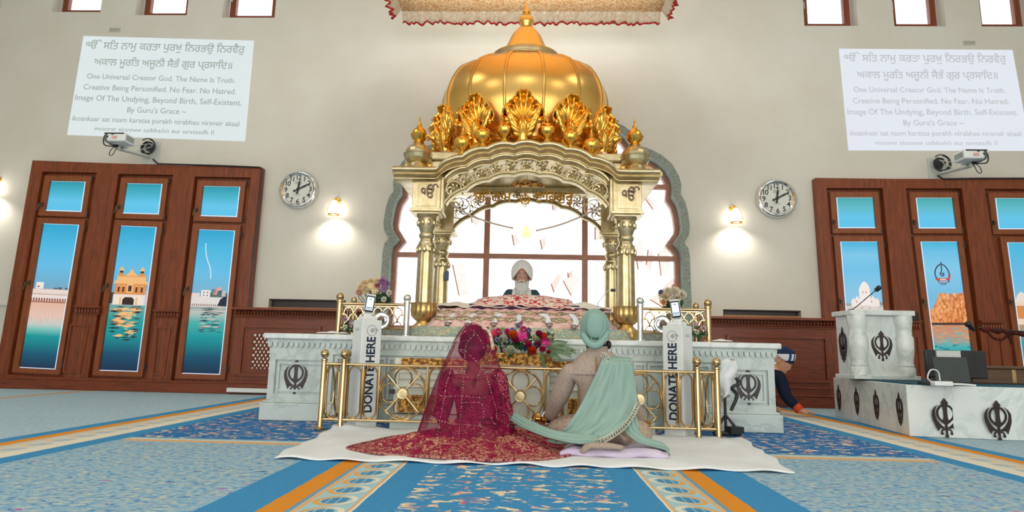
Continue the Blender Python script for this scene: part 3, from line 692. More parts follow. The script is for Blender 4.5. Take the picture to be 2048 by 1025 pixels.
def sconce(px, py, label):
    c = at(px, py, D-.13); t = thing('wall_sconce', label, 'lamp', c, group='gold caged wall lamps')
    b = MB(); b.lathe([(.001, .105), (.03, .10), (.05, .055), (.082, -.01), (.086, -.05), (.06, -.085), (.001, -.09)], c, 20, flute=(8, -.08, .02), cap=False); b.build('glowing_shade', m_lamp, t, smooth=60)
    b = MB()
    for k in range(8):
        g = 2*pi*k/8; b.tube([c+V((r*cos(g), r*sin(g), z)) for r, z in ((.034, .105), (.055, .055), (.088, -.01), (.092, -.05), (.072, -.09))], .0045, 5)
    b.lathe([(.058, -.09), (.078, -.088), (.078, -.1), (.058, -.102)], c, 20, cap=False); b.lathe([(.02, .12), (.036, .105), (.03, .1), (.001, .1)], c, 16, cap=False)
    b.build('gold_cage', m_gold, t, smooth=50)
    b = MB(); b.tube([c+V((0, 0, .118)), c+V((0, .05, .15)), c+V((0, .13, .13))], .009, 8); b.lathe([(.045, .129), (.045, .115), (.02, .11)], c+V((0, 0, .13)), 16, ax='y'); b.build('wall_arm', m_gold, t, smooth=50)
    l = bpy.data.lights.new('sconce_bulb', 'SPOT'); l.energy = 30; l.color = (1, .94, .84); l.spot_size = 2.5; l.spot_blend = .9; l.shadow_soft_size = .04
    o = bpy.data.objects.new('sconce_bulb', l); COL.objects.link(o); o.parent = t; o.location = (0, 0, -.12); o.rotation_euler = (.16, 0, 0)
sconce(668, 416, 'glowing gold caged wall lamp left of the golden canopy shrine')
sconce(1472, 432, 'glowing gold caged wall lamp right of the golden canopy shrine')
sconce(-22, 372, 'glowing wall lamp at the left edge beside the doors')

def projector(side, br, body, label):
    s = 1 if side == 'left' else -1
    w0 = at(*br, D); t = thing('projector', label, 'projector', (w0.x, D, w0.z), group='wall mounted projectors')
    e = at(body[0]-2*s, body[1]+16, 7.5); c = at(body[0], body[1], 7.42)
    b = MB(); b.obox((c.x, c.y, c.z), (.29, .22, .125)); b.build('body', m_white, t, bev=.018)
    b = MB(); b.box(c.x-.13, c.x+.13, c.y-.112, c.y-.109, c.z+.035, c.z+.052); b.obox((c.x-.02*s, c.y-.111, c.z+.028), (.03, .004, .01)); b.obox((c.x-.085*s, c.y-.111, c.z-.0), (.02, .004, .025)); b.build('ports', m_black, t)
    b = MB(); b.obox((c.x+.145*s, c.y, c.z), (.004, .15, .07)); b.build('vent_grille', M('vent_grey_'+side, L(150, 162, 156), .5), t)
    b = MB(); b.obox((c.x+.01*s, c.y-.111, c.z-.012), (.075, .003, .04)); b.build('warning_sticker', M('sticker_'+side, L(228, 190, 184), .5, col2=L(210, 140, 134), sc=60), t)
    b = MB(); b.lathe([(.001, -.02), (.04, -.02), (.045, .0)], (c.x, c.y+.14, c.z+.02), 16, ax='y'); b.build('lens', m_black, t, smooth=40)
    b = MB(); b.tube([w0-V((0, .02, 0)), (e.x, e.y, e.z-.02)], .024, 8); b.obox((e.x, e.y, e.z+.02), (.16, .16, .012)); b.tube([(e.x, e.y, e.z-.03), (e.x, e.y, e.z+.06)], .03, 10); b.build('arm', m_steel, t, smooth=40)
    b = MB(); b.obox((w0.x, D-.012, w0.z+.06), (.24, .022, .34)); b.tube([w0+V((0, -.03, .2)), w0.lerp(e, .85)+V((0, 0, .02))], .005, 6); b.tube([w0+V((.05, -.03, .16)), w0.lerp(e, .5)+V((0, 0, .02))], .006, 6); b.build('wall_bracket', m_steel, t, bev=.003)
    b = MB(); o = w0+V((0, -.06, .12))
    for k in range(7):
        a = k*.9; b.tube([o+V(((.075+.008*k)*cos(a+x), -.02-.006*k, (.075+.008*k)*sin(a+x))) for x in [i*.35 for i in range(10)]], .008, 5)
    b.obox(o, (.1, .03, .09), ry=.5); b.build('coiled_cables', m_black, t)
    b = MB(); b.tube(catmull([c+V((-.09*s, -.118, .04)), c+V((-.115*s, -.13, -.03)), c+V((-.1*s, -.12, -.12)), e+V((-.02*s, -.06, -.01))], 5), .008, 6)
    b.tube(catmull([c+V((-.085*s, -.118, .0)), c+V((-.09*s, -.13, -.05)), c+V((-.04*s, -.12, -.1)), e+V((0, -.05, .01))], 5), .006, 6)
    b.tube(catmull([e+V((0, -.05, 0)), e+V((-.06*s, -.05, -.05)), e+V((-.075*s, -.05, -.12)), e+V((-.03*s, -.05, -.12)), e+V((0, -.04, -.02))], 5), .005, 6)
    b.obox(e+V((0, -.055, .02)), (.07, .03, .02)); b.obox(e+V((0, -.055, -.005)), (.05, .03, .02)); b.build('cables', m_black, t, smooth=60)
projector('left', (302, 315), (239, 279), 'white projector on a wall arm in front of the left projected slide')
projector('right', (1874, 349), (1941, 313), 'white projector on a wall arm in front of the right projected slide')
b = MB(); w = at(310, 325, D-.02)
pts = [at(306, 319, D-.05), at(316, 328, D-.11), at(382, 330, D-.115), at(450, 332, D-.115), at(519, 335, D-.115), at(524, 338, D-.115), at(518, 400, D-.115), at(510, 480, D-.115), at(498, 615, D-.115)]
b.tube(pts, .012, 6); tag(b.build('cable', m_black, smooth=60), 'black cable clipped along the top edge of the left mahogany doors', 'cable')
b = MB(); b.tube([at(1876, 352, D-.05), at(1886, 358, D-.11), at(1960, 357, D-.115), at(2060, 357, D-.115)], .012, 6)
tag(b.build('cable', m_black, smooth=60), 'black cable running along the top edge of the right mahogany doors', 'cable')
for px, py, lab in ((230, 60, 'small faint grille plate on the wall above the left projected slide'), (1938, 86, 'small faint grille plate on the wall above the right projected slide')):
    c = at(px, py, D); t = thing('wall_plate', lab, 'wall plate', c, group='small plates above the projected slides'); m_ = M('plate_cream_%d' % px, L(206, 202, 186), .8, col2=L(178, 176, 160), sc=40)
    b = MB(); b.box(c.x-.085, c.x+.085, D-.008, D-.0005, c.z-.035, c.z+.035); b.build('plate', m_, t, bev=.003)
    b = MB()
    for i in range(8):
        for j in range(3): b.box(c.x-.07+i*.019, c.x-.063+i*.019, D-.0095, D-.008, c.z-.022+j*.018, c.z-.014+j*.018)
    b.build('grille_holes', m_dark, t)

# ---- cloth canopy hung over the shrine
m_canopy = M_trans('canopy_brocade', L(248, 236, 212), L(224, 184, 136), 34, .6, 44, lo=.5, hi=.56, c3=L(206, 148, 98))
m_fringe = M_trans('fringe_satin', L(250, 244, 234), L(242, 222, 194), 5, .6, 0, (9, 9, .2), .45, .62)
m_red = M('red_ribbon', L(206, 26, 22), .6, col2=L(170, 14, 16), sc=20)
YB, YF = 7.45, 4.2
cl, cr_ = at(804, 18, YB), at(1322, 22, YB); zt = (cl.z+cr_.z)/2; zb = (at(800, 45, YB).z+at(1330, 50, YB).z)/2
t = thing('cloth_canopy', 'patterned cream cloth canopy with red edged fringe hung above the golden dome', 'canopy', ((cl.x+cr_.x)/2, (YB+YF)/2, zt))
b = MB(); b.grid(lambda u, v: V((lerp(cl.x, cr_.x, u), lerp(YF, YB, v), zt+.02*sin(u*pi)*sin(v*pi))), 12, 12); b.build('brocade_panel', m_canopy, t, smooth=180, solid=.02, soff=1)
rng = random.Random(5)
def fringe_edge(p0, p1, out, n):
    ph = [rng.uniform(0, 6) for _ in range(4)]
    f = lambda u: .022*sin(u*n*2*pi+ph[0]+1.5*sin(u*n*1.7+ph[1]))+.016*sin(u*n*.61*2*pi+ph[2])
    def fn(u, v):
        p = p0.lerp(p1, u); w = f(u)*(.25+.9*v); drop = (zt-zb)*(.68+.05*sin(u*n*1.1+ph[3]))
        return V((p.x, p.y, zt-drop*v))+out*(w+.10*v)
    return fn
b1, b2 = MB(), MB()
C = [V((cl.x, YB, zt)), V((cr_.x, YB, zt)), V((cr_.x, YF, zt)), V((cl.x, YF, zt))]
for i, o_ in enumerate((V((0, 1, 0)), V((1, 0, 0)), V((0, -1, 0)), V((-1, 0, 0)))):
    fn = fringe_edge(C[i], C[(i+1) % 4], o_, 34); b1.grid(fn, 272, 3)
    b2.grid(lambda u, v: fn(u, .93+.13*v)+o_*(.006*sin(u*500)), 272, 1)
b1.build('fringe', m_fringe, t, smooth=180, solid=.004); b2.build('red_trim', m_red, t, smooth=180, solid=.012)
b = MB()
for p in C: b.tube([p, V((p.x, p.y, 7.5))], .006, 6)
b.build('suspension_cord', m_white, t)
# ================================================================ emblem shared by marble, medallions and hangings
def khanda(mb, mp, y0=0.0, y1=.004):
    """emblem in a unit-height frame (x,z); mp(x,z,d) -> world; d from y0 to y1 is the depth"""
    KH = [(0,1),(.085,.885),(.1,.868),(.065,.845),(.06,.8),(.046,.65),(.05,.52),(.066,.43),(.118,.385),(.08,.36),(.03,.325),(.026,.26),(.022,.06)]
    L1 = KH+[(-x, z) for x, z in reversed(KH[1:])]
    W = [(-.175,.825),(-.265,.765),(-.33,.665),(-.345,.54),(-.322,.42),(-.275,.30),(-.215,.15),(-.155,.235),(-.09,.215),(-.02,.26),(-.085,.275),(-.17,.36),(-.235,.465),(-.262,.56),(-.265,.66),(-.235,.755)]
    ring = lambda r, rz: arc((0, .605), r, 0, 360, 36, rz)[:-1]
    f = lambda x, y, z: mp(x, z, y)
    e = .0005
    mb.shape([L1], y0-2*e, y1, mp=f); mb.shape([ring(.232, .245), ring(.178, .19)], y0-e, y1, mp=f)
    mb.shape([W], y0, y1, mp=f); mb.shape([[(-x, z) for x, z in W]], y0, y1, mp=f)
    mb.shape([arc((0, .035), .042, 0, 360, 14)[:-1]], y0-3*e, y1, mp=f)
    for s in (1, -1):
        c1 = [(0, .225), (.06*s, .225), (.115*s, .195), (.145*s, .145), (.135*s, .105)]; c2 = [(.105*s, .105), (.112*s, .14), (.09*s, .17), (.05*s, .185), (0, .18)]
        mb.shape([c1+c2], y0-(3.5 if s > 0 else 4)*e, y1, mp=f); mb.shape([arc((.12*s, .095), .033, 0, 360, 12)[:-1]], y0-(4.5 if s > 0 else 5)*e, y1, mp=f)
    return mb
# ---- marble platform
PY = 5.27; ZP = (at(533, 668, PY).z+at(1558, 686, PY).z)/2; XL, XR = at(529, 700, PY).x, at(1561, 740, PY).x; PB = 7.98
plat = thing('marble_platform', 'long white marble platform carrying the golden canopy shrine, with black emblems on its wings', 'platform', ((XL+XR)/2, (PY+PB)/2, 0))
b = MB(); b.box(XL+.05, XR-.05, PY+.03, PB, .15, ZP-.06); b.build('core', m_marbleshade, plat)
b = MB(); b.box(XL-.01, XR+.01, PY-.03, PB+.02, ZP-.05, ZP); b.build('top_slab', m_marble, plat, bev=.012)
b = MB(); b.box(XL, XR, PY-.012, PB, .002, .15); b.box(XL+.02, XR-.02, PY+.0, PB, .15, .17); b.build('plinth', m_marbleshade, plat, bev=.008)
zf = ZP-.05; p_ = [(XL+.02, zf), (XL+.02, zf-.025)]; n = int((XR-XL-.04)/.047); st = (XR-XL-.04)/n
for k in range(n):
    x0 = XL+.02+k*st; p_ += [(x0+st*.06+st*.88*(.5-.5*cos(a)), zf-.028-.045*sin(a)) for a in [pi*i/8 for i in range(9)]]
p_ += [(XR-.02, zf-.025), (XR-.02, zf)]
b = MB(); b.shape([p_], PY+.002, PY+.032); b.box(XL+.04, XR-.04, PY+.018, PY+.035, zf-.11, zf-.02); b.box(XL+.03, XR-.03, PY+.008, PY+.035, zf-.125, zf-.108); b.build('scalloped_frieze', m_marbleshade, plat)
def frame(mb, x0, x1, z0, z1, w, y0, y1): mb.shape([rc(x0, x1, z0, z1), rc(x0+w, x1-w, z0+w, z1-w)], y0, y1)
xa = at(690, 760, PY).x; xb = at(1395, 770, PY).x
for x0, x1 in ((XL+.05, xa-.12), (xb+.14, XR-.05)):
    b = MB(); frame(b, x0, x1, .17, zf-.125, .055, PY+.006, PY+.032); frame(b, x0+.075, x1-.075, .245, zf-.2, .018, PY+.012, PY+.032); b.build('panel_frame', m_marbleshade, plat, bev=.004)
xs = [xa-.1, at(748, 770, PY).x, at(769, 770, PY).x, at(788, 770, PY).x, at(1240, 780, PY).x, at(1268, 780, PY).x, at(1296, 780, PY).x, xb+.12]
for x0, x1 in ((xs[0], xs[1]), (xs[1]+.01, xs[2]), (xs[2]+.015, xs[3]), (xs[4], xs[5]-.015), (xs[5], xs[6]-.01), (xs[6], xs[7])):
    b = MB(); frame(b, x0, x1, .2, zf-.14, .022, PY+.01, PY+.032); b.build('panel_frame', m_marbleshade, plat, bev=.004)
for px, py, h in ((591, 754, 67), (1497, 774, 67)):
    c = at(px, py, PY+.025); hh = h*PY/FPX*1.03; b = MB(); khanda(b, lambda x, z, d: (c.x+x*hh, c.y+d, c.z+(z-.5)*hh), .0, .006); b.build('emblem_inlay', m_inlay, plat)
s0, s1 = fl(771, 864), at(1312, 870, 4.85)
b = MB(); b.box(s0.x, s1.x, 4.86, PY-.014, .002, .11); tag(b.build('marble_step', m_marbleshade, bev=.01), 'low marble step between the brass railing and the gold panelled chest', 'step')
# ---- white donation chest with carved gold panels, planter on it
cy = 5.02; x0, x1 = at(786, 800, cy).x, at(1238, 800, cy).x
chest = thing('offering_chest', 'white chest with carved gold panels in front of the marble platform behind the brass railing', 'chest', ((x0+x1)/2, cy, .11))
zc = at(800, 736, cy).z; zc2 = at(800, 716, cy).z
m_cream = M('cream_lacquer', L(222, 220, 204), .4, col2=L(214, 212, 196))
b = MB(); b.box(x0, x1, cy, PY-.035, .115, zc2-.002); frame(b, x0+.01, x1-.01, .12, zc-.01, .03, cy-.012, cy); b.build('body', m_cream, chest, bev=.004)
b = MB(); xf = at(1232, 730, cy).x; b.box(at(804, 720, cy).x, xf, cy-.02, cy, zc, zc2); frame(b, at(804, 720, cy).x, xf, zc, zc2, .012, cy-.03, cy-.018); b.build('gold_frieze', m_goldcarve, chest, bev=.003)
b = MB(); zs = (at(800, 757, cy).z, at(800, 772, cy).z); b.box(x0+.04, x1-.04, cy-.03, cy-.0, zs[1]-.01, zs[1]+.012); b.box(x0+.04, x1-.04, cy-.02, cy-.0, zs[0]-.006, zs[0]+.006); b.build('rail_molding', m_cream, chest, bev=.004)
def scroll(mb, cx_, cz, r, y, s=1, turns=1.6, w=.006):
    mb.tube([(cx_+s*r*(1-.85*i/22)*cos(turns*2*pi*i/22), y, cz+r*(1-.85*i/22)*sin(turns*2*pi*i/22)) for i in range(23)], w, 5)
zq0, zq1 = max(.125, at(900, 836, cy).z), at(900, 792, cy).z
for pa, pb in ((797, 876), (1012, 1090), (1136, 1160), (1176, 1232)):
    xa_, xb_ = at(pa, 810, cy).x, at(pb, 810, cy).x; b = MB(); b.box(xa_, xb_, cy-.014, cy-.001, zq0, zq1); frame(b, xa_, xb_, zq0, zq1, .014, cy-.03, cy-.013)
    xm = (xa_+xb_)/2; zm_ = (zq0+zq1)/2; hw = (xb_-xa_)/2
    for s in (1, -1):
        scroll(b, xm+s*hw*.45, zm_, min(.06, hw*.5), cy-.018, s); b.tube([(xm, cy-.018, zm_-.06), (xm+s*.03, cy-.02, zm_), (xm, cy-.018, zm_+.06)], .007, 5)
    b.build('gold_panel', m_goldcarve, chest, smooth=50)
b = MB(); p = at(769, 783, cy); b.obox((p.x+.07, cy-.03, p.z), (.04, .035, .035)); b.build('latch', m_dark, chest)
pl0, pl1 = at(936, 730, 4.86), at(1104, 733, 4.86); zp0, zp1 = at(1050, 732, 4.86).z, at(1050, 707, 4.86).z
planter = thing('gold_planter', 'carved gold planter box under the bright flower arrangement', 'planter', ((pl0.x+pl1.x)/2, 4.9, zp0))
b = MB(); b.box(pl0.x, pl1.x, 4.87, 4.965, zp0, zp1); b.box(pl0.x-.008, pl1.x+.008, 4.862, 4.97, zp1-.012, zp1); b.box(pl0.x-.008, pl1.x+.008, 4.862, 4.97, zp0, zp0+.012)
k = pl0.x+.05
while k < pl1.x-.02: scroll(b, k, (zp0+zp1)/2, .034, 4.867, 1 if int(k*20) % 2 else -1); k += .085
b.build('carved_box', m_goldcarve, planter, smooth=45)
b = MB(); b.box(pl0.x+.02, pl1.x-.02, 4.875, 4.955, .111, zp0); b.build('stand', m_cream, planter)

# ---- brass front railing
RY = 4.73
rail = thing('brass_railing', 'long polished brass railing with flower rings across the front of the platform', 'railing', (0, RY, 0))
zt_, zb_ = at(757, 731, RY).z, at(757, 842, RY).z
def post(root, x, y, z1, r=.021, br=.034):
    b = MB(); b.lathe([(r*1.9, .002), (r*1.9, .012), (r*1.25, .02), (r, .03), (r, z1-.055), (r*1.3, z1-.05), (r*1.3, z1-.04), (r*.8, z1-.035)], (x, y, 0), 16); p = b.build('post', m_brass, root, smooth=50)
    b = MB(); b.ball((x, y, z1), br, 18, 12); b.build('ball_finial', m_brass, p, smooth=180); return p
XP = [at(645, 780, RY).x, at(685, 780, RY).x, at(1395.5, 800, RY).x, at(1435, 800, RY).x]; zball = at(690, 709, RY).z
for x in XP: post(rail, x, RY, zball)
for x in (XP[0], XP[3]): post(rail, x+(.06 if x < 0 else -.06), 5.12, zball)
b = MB(); b.tube([(XP[0], RY, zt_), (XP[3], RY, zt_)], .011, 8); b.tube([(XP[0], RY, zb_), (XP[3], RY, zb_)], .011, 8); b.build('rail', m_brass, rail, smooth=60)
for x, s in ((XP[0], .06), (XP[3], -.06)):
    b = MB()
    for z in (zt_, zb_): b.tube([(x, RY, z), (x+s, 5.12, z)], .011, 8)
    for k in range(2):
        f0, f1 = .06+.45*k, .49+.45*k; cxk = (f0+f1)/2; pts = [(cxk+(f1-f0)/2*cos(a), sin(a)) for a in [2*pi*i/28 for i in range(28)]]
        b.tube([(x+s*f, lerp(RY, 5.12, f), (zt_+zb_)/2+q*(zt_-zb_)/2*.96) for f, q in pts], .008, 6, closed=True)
    b.build('side_panel', m_brass, rail, smooth=60)
def stadium(x0, x1, z0, z1, n=8):
    r = (x1-x0)/2; xm = (x0+x1)/2; rz = r*1.35
    return [(xm+r*cos(a), z1-rz+rz*sin(a)) for a in [pi*i/n for i in range(n+1)]]+[(xm-r*cos(a), z0+rz-rz*sin(a)) for a in [pi*i/n for i in range(n+1)]]
def oval(x0, x1):
    b = MB(); b.tube([(x, RY, z) for x, z in stadium(x0+.012, x1-.012, zb_+.012, zt_-.012)], .008, 6, closed=True); b.build('oval_ring', m_brass, rail, smooth=60)
def bar(x):
    b = MB(); b.tube([(x, RY, zb_), (x, RY, zt_)], .009, 8); b.build('bar', m_brass, rail, smooth=60)
def flower_ring(x0, x1):
    xm, zm_ = (x0+x1)/2, (zt_+zb_)/2; R = min((x1-x0)/2, (zt_-zb_)/2)-.008; Rz = (zt_-zb_)/2-.008; R = (x1-x0)/2-.006
    b = MB(); P = lambda a, k: (xm+R*k*cos(a), RY, zm_+Rz*k*sin(a))
    b.tube([P(2*pi*i/40, .985) for i in range(40)], .0095, 6, closed=True)
    for k in range(4):
        a0 = pi/2*k+pi/4; b.tube([P(a0, .2), P(a0, .97)], .007, 6); a1 = pi/2*k
        c = P(a1, .56); lo = []
        for i in range(15):
            g = a1-pi*.68+i/14*pi*1.36; lo.append((c[0]+R*.36*cos(g), RY, c[2]+Rz*.36*sin(g)))
        b.tube([P(a1-pi/4, .46)]+lo+[P(a1+pi/4, .46)], .007, 6)
    r_ = b.build('flower_ring', m_brass, rail, smooth=60)
    b = MB(); b.lathe([(.001, -.014), (.034, -.013), (.036, -.008), (.043, -.01), (.046, 0), (.04, .008), (.001, .008)], (xm, RY, zm_), 24, ax='y', cap=False)
    khanda(b, lambda x, z, d: (xm+x*.05, RY-.014+d, zm_+(z-.5)*.05), -.002, .004); b.build('medallion', m_champ, r_, smooth=40)
XX = lambda px: at(px, 787, RY).x
def seg(px0, px1, n):
    e = [lerp(XX(px0), XX(px1), i/n) for i in range(n+1)]
    for i in range(n):
        oval(e[i], e[i+1])
        if i: bar(e[i])
oval(XP[0]+.022, XP[1]-.022); oval(XP[2]+.022, XP[3]-.022)
seg(692, 757, 2); flower_ring(XX(757), XX(854)); seg(854, 992, 4); flower_ring(XX(992), XX(1089)); seg(1089, 1231, 4); flower_ring(XX(1231), XX(1327)); seg(1327, 1388, 2)
for px in (757, 854, 992, 1089, 1231, 1327): bar(XX(px))

# ---- card-payment donation kiosks
def kiosk(pxc, hy, mirror, label):
    s = -1 if mirror else 1; c = fl(pxc, 866 if not mirror else 881); c.y = 4.93; c.x = at(pxc, 780, 4.85).x
    H = at(pxc, hy, 4.86).z; t = thing('donation_kiosk', label, 'kiosk', (c.x, c.y, 0), group='white donation kiosks behind the railing')
    a = .086; R = Matrix.Rotation(s*math.radians(41), 3, 'Z'); W = lambda x, y, z: c+R @ V((x, y, z))
    b = MB()
    def rbox(mb, x0, x1, y0, y1, z0, z1): 
        q = MB().box(x0, x1, y0, y1, z0, z1); mb.add([V((c.x, c.y, 0))+R @ p for p in q.v], q.f)
    rbox(b, -a, a, -a, a, .012, H); b.build('body', m_white, t, bev=.004)
    b = MB(); rbox(b, -a-.02, a+.02, -a-.02, a+.02, .001, .012); b.build('base_plate', m_white, t)
    # lettered face looks right of the camera on the left kiosk, left of it on the right kiosk
    F = (lambda u, z, k: V((c.x, c.y, 0))+R @ V((-a-k if mirror else a+k, (-u if mirror else u), z)))
    F = (lambda u, z, k: V((c.x, c.y, 0))+R @ V((u, -a-k, z))) 
    G = (lambda u, z, k: V((c.x, c.y, 0))+R @ V(((-a-k) if not mirror else (a+k), u, z)))
    b = MB(); z0 = .125; ln = .60
    raw = MB().text('DONATE HERE', 1, lambda x, y, z: (x, y, z), bold=.03, align='LEFT'); w = max(p.x for p in raw.v)
    b.add([F(.034-(p.y)*.105, z0+p.x*ln/w, .0012) for p in raw.v], raw.f); b.build('lettering', m_navy, t)
    b = MB(); zc_ = H-.085
    b.shape([arc((0, zc_), .043, 0, 360, 30)[:-1], arc((0, zc_), .0405, 0, 360, 30)[:-1]], 0, .001, mp=lambda x, y, z: F(x, z, .0012))
    for k in range(4):
        r0 = .006+.008*k; q = arc((-.02, zc_), r0+.003, -42, 42, 8)+arc((-.02, zc_), r0, 42, -42, 8); b.shape([q], 0, .001, mp=lambda x, y, z: F(x, z, .0012))
    for k, q in enumerate(([(.018, .012), (.045, -.002)], [(.016, .0), (.04, -.018)], [(.024, .018), (.058, .002)])): b.tube([F(q[0][0], zc_+q[0][1], .0015), F(q[1][0], zc_+q[1][1], .0015)], .0012, 4)
    b.build('tap_symbol', m_navy, t)
    b = MB(); q = [G(-.035, H-.09, .0015), G(.035, H-.09, .0015), G(.035, H-.065, .0015), G(-.035, H-.065, .0015)]; b.add(q, [(0, 1, 2, 3)]); b.build('coin_slot', m_steel, t)
    b = MB(); rbox(b, -.06, .06, -.06, .06, H, H+.035); hb = b.build('neck', m_white, t, bev=.01)
    hc = V((c.x+.012*s, c.y-.01, H+.135)); tilt = Matrix.Rotation(s*.12, 3, 'Y') @ Matrix.Rotation(s*.28, 3, 'Z') @ Matrix.Rotation(.28, 3, 'X')
    def hb_(mb, sx, sy, sz, off):
        q = MB().box(-sx/2, sx/2, -sy/2, sy/2, -sz/2, sz/2); mb.add([hc+tilt @ (p+V(off)) for p in q.v], q.f)
    b = MB(); hb_(b, .078, .05, .165, (0, .03, -.01)); hb_(b, .07, .09, .06, (0, .05, -.085)); head = b.build('reader_head', m_white, t, bev=.008)
    b = MB(); hb_(b, .07, .014, .137, (0, 0, 0)); b.build('phone', m_black, head, bev=.004)
    b = MB(); hb_(b, .056, .001, .112, (0, -.0078, .003)); b.build('screen', m_screen, head)
    b = MB()
    for k in range(4): hb_(b, .008, .001, .009, (-.018+k*.012, -.0086, -.03)); hb_(b, .008, .001, .006, (-.018+k*.012, -.0086, -.043))
    hb_(b, .02, .001, .005, (0, -.0086, .042)); b.build('screen_keys', m_navy, head)
kiosk(722, 640, False, 'white card donation kiosk behind the left end of the brass railing')
kiosk(1362, 652, True, 'white card donation kiosk behind the right end of the brass railing')

# ---- low marble stage at right with lectern and electronics
c0, c1, c2 = fl(1671, 834), fl(1820, 874), fl(2048, 883.5); zs = at(1812, 770, c1.y).z
dirx = (c2-c1).normalized(); dr = V((1, dirx.y/dirx.x, 0)); f3 = c1+dr*2.6; b3 = c0+dr*2.5
stage = thing('marble_stage', 'low white marble stage with black emblems and teal carpet top at the right', 'stage', (4.4, 6.0, 0))
def slab(mb, pts, z0, z1): mb.add([(p.x, p.y, z0) for p in pts]+[(p.x, p.y, z1) for p in pts], [tuple(range(len(pts)))[::-1], tuple(range(len(pts), 2*len(pts)))]+[(i, (i+1) % len(pts), len(pts)+(i+1) % len(pts), len(pts)+i) for i in range(len(pts))])
b = MB(); slab(b, [c0, c1, f3, b3], .002, zs); b.build('block', m_marble, stage, bev=.006)
ins = [c0+V((.05, -.03, 0)), c1+V((.06, .05, 0)), f3+V((-.05, .05, 0)), b3+V((-.05, -.03, 0))]
b = MB(); slab(b, ins, zs, zs+.012); b.build('carpet_top', M('teal_carpet', L(40, 92, 108), .95, col2=L(28, 70, 88), sc=40), stage)
sd = (c0-c1); 
for px, py in ((1678, 797), (1714, 817), (1753, 829), (1800, 846)):
    # foot of each emblem on the receding side
    lo, hi = 0., 1.
    best = min((abs((lambda p: 1024+FPX*((p-V((CAMX, 0, CAMH))).dot(RT))/((p-V((CAMX, 0, CAMH))).dot(FW)))(c1+sd*(i/200)+V((0, 0, zs*.5)))-px), i) for i in range(201))[1]/200
    p = c1+sd*best; nrm = V((-sd.normalized().y*-1, -sd.normalized().x, 0)); nrm = V((-1, 0, 0)); hh = zs*.66; u = sd.normalized()
    b = MB(); khanda(b, lambda x, z, d: p+u*(-x*hh*.62)+nrm*(.004-d)+V((0, 0, zs*.17+z*hh)), .0, .004); b.build('emblem_inlay', m_inlay, stage)
for px, py in ((1891, 836), (1996, 841), (2104, 846)):
    p = at(px, py, c1.y+(at(px, py, c1.y).x-c1.x)*dirx.y/dirx.x); hh = 72*c1.y/FPX
    b = MB(); khanda(b, lambda x, z, d: (p.x+x*hh, p.y-.004+d, p.z+(z-.5)*hh), 0, .004); b.build('emblem_inlay', m_inlay, stage)
ly = fl(1770, 760, zs+.012).y
lec = thing('marble_lectern', 'white marble lectern with two carved balusters and a black emblem on the stage', 'lectern', (at(1768, 700, ly).x, ly+.25, zs+.012))
z0, z1 = zs+.013, at(1760, 622, ly).z; xl0, xl1 = at(1701, 700, ly).x, at(1827, 700, ly).x
b = MB(); slab(b, [V((xl0+.02, ly, 0)), V((xl1-.02, ly, 0)), V((xl1-.02, ly+.3, 0)), V((xl0+.02, ly+.3, 0))], z0, z1-.05)
b.box(xl0-.01, xl1+.01, ly-.06, ly+.32, z1-.05, z1); b.box(xl0-.01, xl1+.01, ly-.07, ly+.32, z0, z0+.04); b.build('body', m_marble, lec, bev=.006)
for x in (xl0+.085, xl1-.085):
    b = MB(); h = z1-.05-(z0+.04); pr = [(.085, 0), (.085, .12), (.075, .14), (.08, .17), (.07, .2), (.075, .26), (.088, .45), (.09, .62), (.075, .68), (.08, .72), (.075, .74), (.08, .78), (.09, .9), (.09, 1)]
    b.lathe([(r, z0+.04+q*h) for r, q in pr], (x, ly+.01, 0), 20); b.build('baluster', m_marble, lec, smooth=40)
c = at(1764, 692, ly-.004); b = MB(); khanda(b, lambda x, z, d: (c.x+x*.30, c.y+d, c.z+(z-.5)*.30), 0, .005); b.build('emblem_inlay', m_inlay, lec)
c = V((xl0+.016, ly+.17, (z0+z1)/2)); b = MB(); khanda(b, lambda x, z, d: (c.x-d, c.y-x*.22, c.z+(z-.5)*.36), 0, .005); b.build('emblem_inlay', m_inlay, lec)
g0, g1 = at(1706, 619, ly+.1), at(1752, 581, ly-.15)
t = thing('gooseneck_microphone', 'thin gooseneck microphone rising from the top of the marble lectern', 'microphone', (g0.x, g0.y, z1))
b = MB(); b.tube(catmull([V((g0.x-.02, g0.y, z1+.005)), g0+V((.04, -.03, .04)), g0.lerp(g1, .6), g1], 5), .005, 6); b.lathe([(.03, 0), (.03, .012), (.012, .02)], (g0.x-.02, g0.y, z1), 14); b.build('gooseneck', m_black, t, smooth=50)
b = MB(); d_ = (g1-g0).normalized(); b.tube([g1-d_*.01, g1, g1+d_*.05, g1+d_*.06], [.008, .022, .024, .01], 10); b.build('foam_head', m_black, t, smooth=60)
yd = fl(1900, 772, zs+.012).y; zt2 = zs+.0125
mon = thing('computer_monitor', 'black computer monitor seen from behind on the right stage', 'monitor', (at(1910, 760, yd+.47).x, yd+.47, zt2))
q0, q1 = at(1850, 700, yd+.47), at(1972, 707, yd+.47)
b = MB(); b.box(q0.x, q1.x, yd+.47, yd+.51, at(1900, 757, yd+.47).z, q0.z); b.build('panel', m_black, mon, bev=.01)
b = MB(); b.box(q0.x+.25, q0.x+.35, yd+.49, yd+.53, zt2, q0.z-.1); b.box(q0.x+.16, q0.x+.44, yd+.44, yd+.62, zt2, zt2+.015); b.build('stand', m_black, mon)
b = MB(); b.box(at(1872, 704, yd+.46).x, at(1920, 704, yd+.46).x, yd+.455, yd+.47, at(1900, 715, yd+.46).z, at(1900, 702, yd+.46).z); b.obox(at(1907, 709, yd+.46), (.02, .012, .02)); b.obox(at(1918, 711, yd+.46), (.02, .012, .012)); b.build('label_strip', m_steel, mon)
